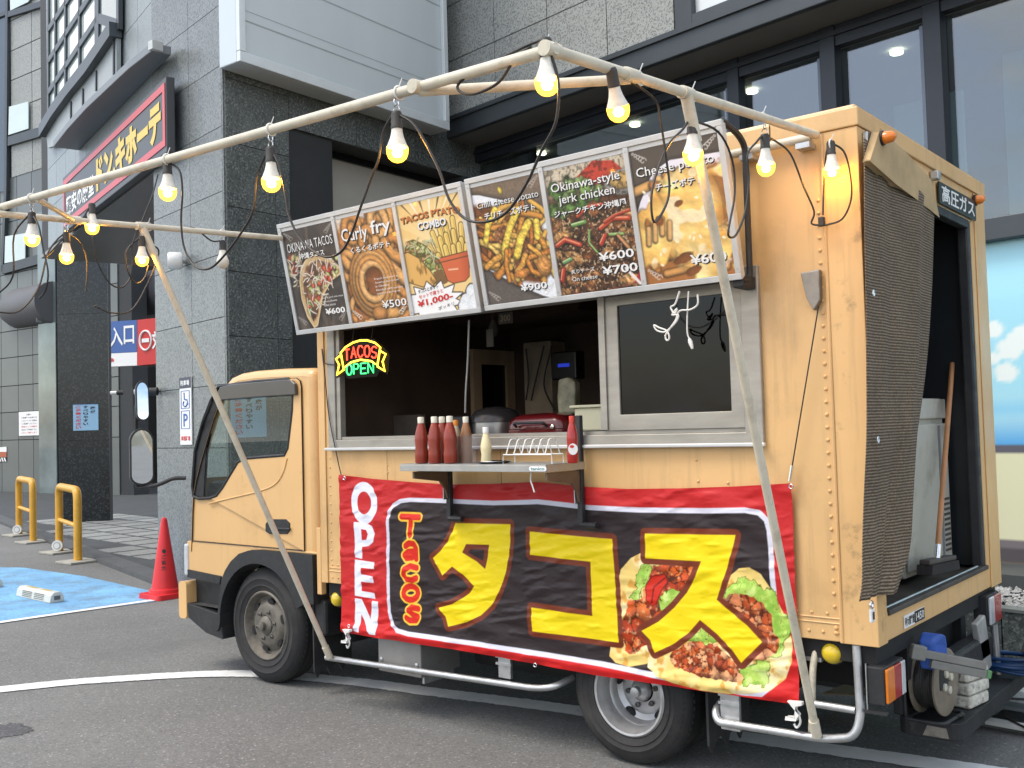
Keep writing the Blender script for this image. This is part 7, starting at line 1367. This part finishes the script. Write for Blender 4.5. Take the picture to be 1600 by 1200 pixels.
kt = ox(1362, 945, .05); MB().tube([kt+[0, .013*math.cos(t), .013*math.sin(t)] for t in [i*.52 for i in range(12)]], .004, 6, closed=True).build('key_ring', CHROME, CU); MB().box(kt[0]-.005, kt[0]+.005, kt[1]-.02, kt[1]+.02, kt[2]-.065, kt[2]-.015).build('number_tag', WHITEPL, CU, bevel=.004); lettering(Fr((kt[0]+.006, kt[1], kt[2]-.04), (0, 1, 0)), [('1', -.008, .008, -.014, .014, dict(c=.001, bold=.03))], INKK, CU)
for (x, y) in ((1365, 458), (1372, 687)): P = ox(x, y, .055); MB().tube([P+[0, .008*math.cos(t), .012*math.sin(t)] for t in [i*.7 for i in range(9)]], .003, 6, closed=True).build('eyelet', CHROME, CU)
fy0, fy1 = float(ox(1412, 760, -.16)[1]), float(ox(1481, 760, -.16)[1]); fz1 = float(ox(1450, 622, -.16)[2])
FG = thing('old_white_fridge', 'dirty white narrow fridge standing inside the rear doorway', 'fridge', (-.35, (fy0+fy1)/2, .82)); DW = mat('dirty_enamel', (.42, .41, .35), .5, var=.12, vs=3, dirt=((.22, .17, .10), 5.5, .52, .76, .75))
MB().box(-.56, -.17, fy0, fy1, .83, fz1).build('cabinet', DW, FG, bevel=.012); MB().box(-.168, -.150, fy0+.005, fy1-.005, .86, fz1-.13).build('door', DW, FG, bevel=.008); MB().box(-.168, -.152, fy0+.005, fy1-.005, fz1-.105, fz1-.004).build('top_panel', DW, FG, bevel=.006)
for k in range(11): MB().box(-.1495, -.146, fy1-.115, fy1-.03, .90+.026*k, .912+.026*k).build('vent_slot', mat('vent_dark', (.07, .06, .05), .7), FG)
MB().box(-.1495, -.140, fy1-.165, fy1-.150, .87, fz1-.14).build('door_trim', mat('trim_grey', (.30, .31, .32), .4, .3), FG)
BR = thing('broom', 'wooden handled broom leaning by the fridge in the doorway', 'broom', ox(1465, 885, -.06)); a, b = ox(1488, 568, -.12), ox(1464, 872, -.05); WD = mat('broom_wood', (.42, .19, .075), .5, var=.2, vs=14, stretch=(1, 1, .2)); MB().tube([a, b], .013, 10).build('handle', WD, BR, smooth=50); MB().tube([b+(a-b)*.06, b-(a-b)*.01], .015, 10).build('ferrule', CHROME, BR, smooth=50)
h0, h1 = ox(1441, 882, -.05), ox(1490, 872, -.05); hf = Fr((h0+h1)/2, (h1-h0)); wL = float(np.linalg.norm(h1-h0))/2
MB().fbox(hf, -wL*.85, wL*.85, -.005, .018, -.025, .025).build('block', mat('broom_block', (.06, .05, .045), .6), BR, bevel=.006); MB().prism([(-wL*.85, -.006), (wL*.85, -.006), (wL*.9, -.048), (-wL*.9, -.048)], lambda p: hf.p(p[0], p[1], -.035), lambda p: hf.p(p[0], p[1], .035)).build('bristles', mat('bristles', (.02, .018, .017), .9, var=.5, vs=90, stretch=(1, 1, .1)), BR)
P = ox(1494, 845, -.30); OB = thing('socket_box', 'small white power socket low inside the rear doorway', 'socket', P); MB().box(-.31, -.28, P[1]-.05, P[1]+.05, P[2]-.035, P[2]+.035).build('box', WHITEPL, OB, bevel=.005); MB().box(-.279, -.276, P[1]+.0, P[1]+.04, P[2]-.02, P[2]+.02).build('outlet', mat('outlet_grey', (.4, .4, .38), .5), OB); MB().tube(smoothline([P+[.03, -.04, 0], P+[.05, -.09, .03], P+[.06, -.12, .2], P+[.05, -.10, .5]], 5), .006, 6).build('lead', BLACKCORD, OB)
MB().box(-.45, -.32, float(P[1])-.1, float(P[1])+.25, .83, 1.4).build('equipment_box', KITCHEN, TR)

# ------------------------------------------------------------------ load on the tail lift
RC = oz(1470, 1118, PLZ)+np.array([0, .0, .0]); ax = np.array([1., -.07, 0.]); ax /= np.linalg.norm(ax)
RC = oz(1462, 1122, PLZ); CR_ = thing('cable_reel', 'cable reel of black cord with dusty metal discs on the tail lift', 'cable reel', RC); cen = RC+np.array([0, 0, .165])
DUST = mat('dusty_disc', (.22, .185, .14), .65, .2, var=.2, vs=14); R_ = .145
def disc(c, t): MB().lathe([(.02, 0), (R_, 0), (R_, t), (R_-.012, t+.004), (.055, t+.002), (.02, t)], c, ax, 36).build('disc', DUST, CR_, smooth=40)
disc(cen+ax*.045, .008); disc(cen-ax*.055, .006)
MB().lathe([(.07, -.05), (.07, .044)], cen, ax, 24).build('drum', BLACKPL, CR_, smooth=40)
pts = []
for i in range(240): t = i*2*math.pi/24; pts.append((t, -.046+.0088*(i/24)))
xa = np.cross([0, 0, 1], ax); MB().tube([cen+ax*h+(xa*math.cos(t)+np.array([0, 0, 1])*math.sin(t))*(.116+.004*math.sin(t*3.1+h*60)) for t, h in pts], .0068, 6).build('wound_cord', BLACKCORD, CR_, smooth=60)
for k in range(4): a_ = k*math.pi/2+.4; MB().lathe([(.017, 0), (.017, .010), (.012, .012)], cen+ax*.055+(xa*math.cos(a_)+np.array([0, 0, 1])*math.sin(a_))*.040, ax, 14).build('outlet', mat('outlet_cream', (.55, .52, .42), .5), CR_)
def rp_(a, b, c): return RC+ax*a+xa*b+np.array([0, 0, c])
fr_ = bend([rp_(-.085, .11, .012), rp_(-.085, -.12, .012), rp_(-.085, -.12, .31), rp_(-.085, .0, .325), rp_(.075, .0, .325), rp_(.075, -.0, .10)], .05); MB().tube(bend([rp_(-.08, -.13, .3), rp_(-.08, -.13, .012), rp_(-.08, .12, .012), rp_(.08, .12, .012), rp_(.08, -.12, .012), rp_(-.08, -.12, .012)], .04), .0085, 8).build('stand', BLACKPL, CR_, smooth=50); MB().tube(bend([rp_(-.08, -.15, .28), rp_(-.08, -.13, .345), rp_(-.06, .15, .345), rp_(-.06, .16, .02)], .04), .0085, 8).build('carry_handle', BLACKPL, CR_, smooth=50); MB().tube([rp_(-.085, 0, .012), rp_(-.085, 0, .15)], .009, 8).build('upright', BLACKPL, CR_)
SBK = oz(1506, 1098, PLZ); BS = thing('foam_blocks', 'stack of cracked white foam slabs beside the cable reel', 'foam block', SBK); FM = mat('cracked_foam', (.52, .50, .43), .8, var=.35, vs=26, bump=.6, bs=40, dirt=((.10, .09, .075), 22, .58, .68, .8)); rgk = random.Random(4)
for k in range(3): f_ = Fr(SBK+np.array([rgk.uniform(-.006, .006), rgk.uniform(-.006, .006), .002+.058*k]), (.15+.04*k, 1, 0)); MB().fbox(f_, -.10, .10, 0, .054, -.08, .08).build('foam_slab', FM, BS, bevel=.012, bseg=3)
# folded grey struts with green tip
gs_ = thing('folded_struts', 'folded grey metal struts with a green tip lying over the reel', 'struts', oz(1490, 1050, .55)); a, b = ox(1440, 1026, .25), ox(1541, 1050, .55)
a, b = oz(1438, 1020, .62), oz(1540, 1040, .56); d_ = (b-a)/np.linalg.norm(b-a); GS = mat('strut_grey', (.20, .20, .185), .55, .2, var=.15, vs=10)
fS = Fr(a, d_); lS = float(np.linalg.norm(b-a)); MB().fbox(fS, 0, lS, -.016, .016, -.012, .012).build('strut', GS, gs_, bevel=.003); MB().fbox(fS, .05, lS*1.03, -.052, -.018, -.014, .010).build('strut', GS, gs_, bevel=.003); MB().fbox(fS, lS*1.03+.001, lS*1.03+.02, -.05, -.016, -.013, .009).build('green_tip', mat('green_tip', (.10, .26, .10), .5), gs_, bevel=.004); MB().fbox(fS, -.04, .02, -.03, .03, -.018, .018).build('hinge_plate', GS, gs_, bevel=.006)
# blue bag and blue hose
P = ox(1432, 1008, .0); bb = MB(); out_ = [(-.04, -.09), (.04, -.09), (.05, .01), (.035, .05), (.0, .06), (-.04, .03)]; bb.prism(out_, lambda p: (.02, P[1]+p[0], P[2]+p[1]), lambda p: (.10+.02*math.sin(p[0]*40), P[1]+p[0]*.9, P[2]+p[1])); tag(bb.build('blue_bag', mat('blue_tarp', (.03, .10, .42), .5, var=.25, vs=12, bump=.4, bs=20), bevel=.015, bseg=3), 'crumpled blue plastic bag hung behind the tail lamp', 'bag')
HS = thing('blue_hose', 'coil of dark blue hose at the far end of the tail lift', 'hose', oz(1575, 1060, PLZ)); hc = oz(1572, 1052, PLZ)+np.array([0, .02, .05]); HM = mat('hose_blue', (.015, .060, .17), .35, var=.1, vs=10)
rgk = random.Random(9)
for k in range(9):
    ra, rb = .17+rgk.uniform(-.03, .03), .12+rgk.uniform(-.03, .02); tx_, ty_, h = rgk.uniform(-.25, .25), rgk.uniform(-.2, .2), rgk.uniform(-.02, .07); ph = rgk.uniform(0, 1)
    MB().tube([hc+np.array([ra*math.cos(t+ph), rb*math.sin(t+ph), h+tx_*ra*math.cos(t)*.5+ty_*rb*math.sin(t)*.6]) for t in [i*2*math.pi/30 for i in range(30)]], .0085, 8, closed=True).build('hose_loop', HM, HS, smooth=60)
P = oz(1596, 1018, .45); fl_ = MB(); fl_.prism([(-.10, .02), (.2, -.12), (.25, .16), (.08, .12)], lambda p: (P[0]+.02, P[1]+p[0], P[2]+p[1]), lambda p: (P[0]+.05, P[1]+p[0], P[2]+p[1])); tag(fl_.build('black_flap_sheet', RUBBER, bevel=.004), 'black rubber sheet at the right edge above the blue hose', 'sheet')
tag(MB().tube(smoothline([oz(1500, 1118, PLZ+.02), oz(1552, 1111, .06), oz(1580, 1126, .058), oz(1612, 1142, .058)], 6), .007, 6).build('ground_cable', BLACKCORD, smooth=60), 'black cable running over the slabs from the tail lift', 'cable')
tag(MB().tube([oz(1560, 1090, .058), oz(1612, 1093, .058)], .006, 6).build('ground_cable', BLACKCORD), 'short black cable on the slabs at the right edge', 'cable')
for (x, y) in ((1596, 1125), (1610, 1075)): P = oz(x, y, PAVE_Z); instance(SLLT, 'light_slab', Matrix.Translation((P[0], P[1], PAVE_Z+.004)) @ Matrix.Rotation(th, 4, 'Z'), pave)
a = oz(1285, 1082, .12); cb2 = MB(); cb2.prism([(0, 0), (.34, .0), (.36, .22), (.04, .25)], lambda p: (a[0]+p[0], a[1]+p[1], .11+.10*p[0]), lambda p: (a[0]+p[0], a[1]+p[1], .118+.10*p[0])); tag(cb2.build('cardboard_sheet', mat('cardboard', (.34, .25, .15), .8, var=.15, vs=8)), 'beige cardboard sheet lying under the truck tail', 'cardboard')

bpy.context.view_layer.update()
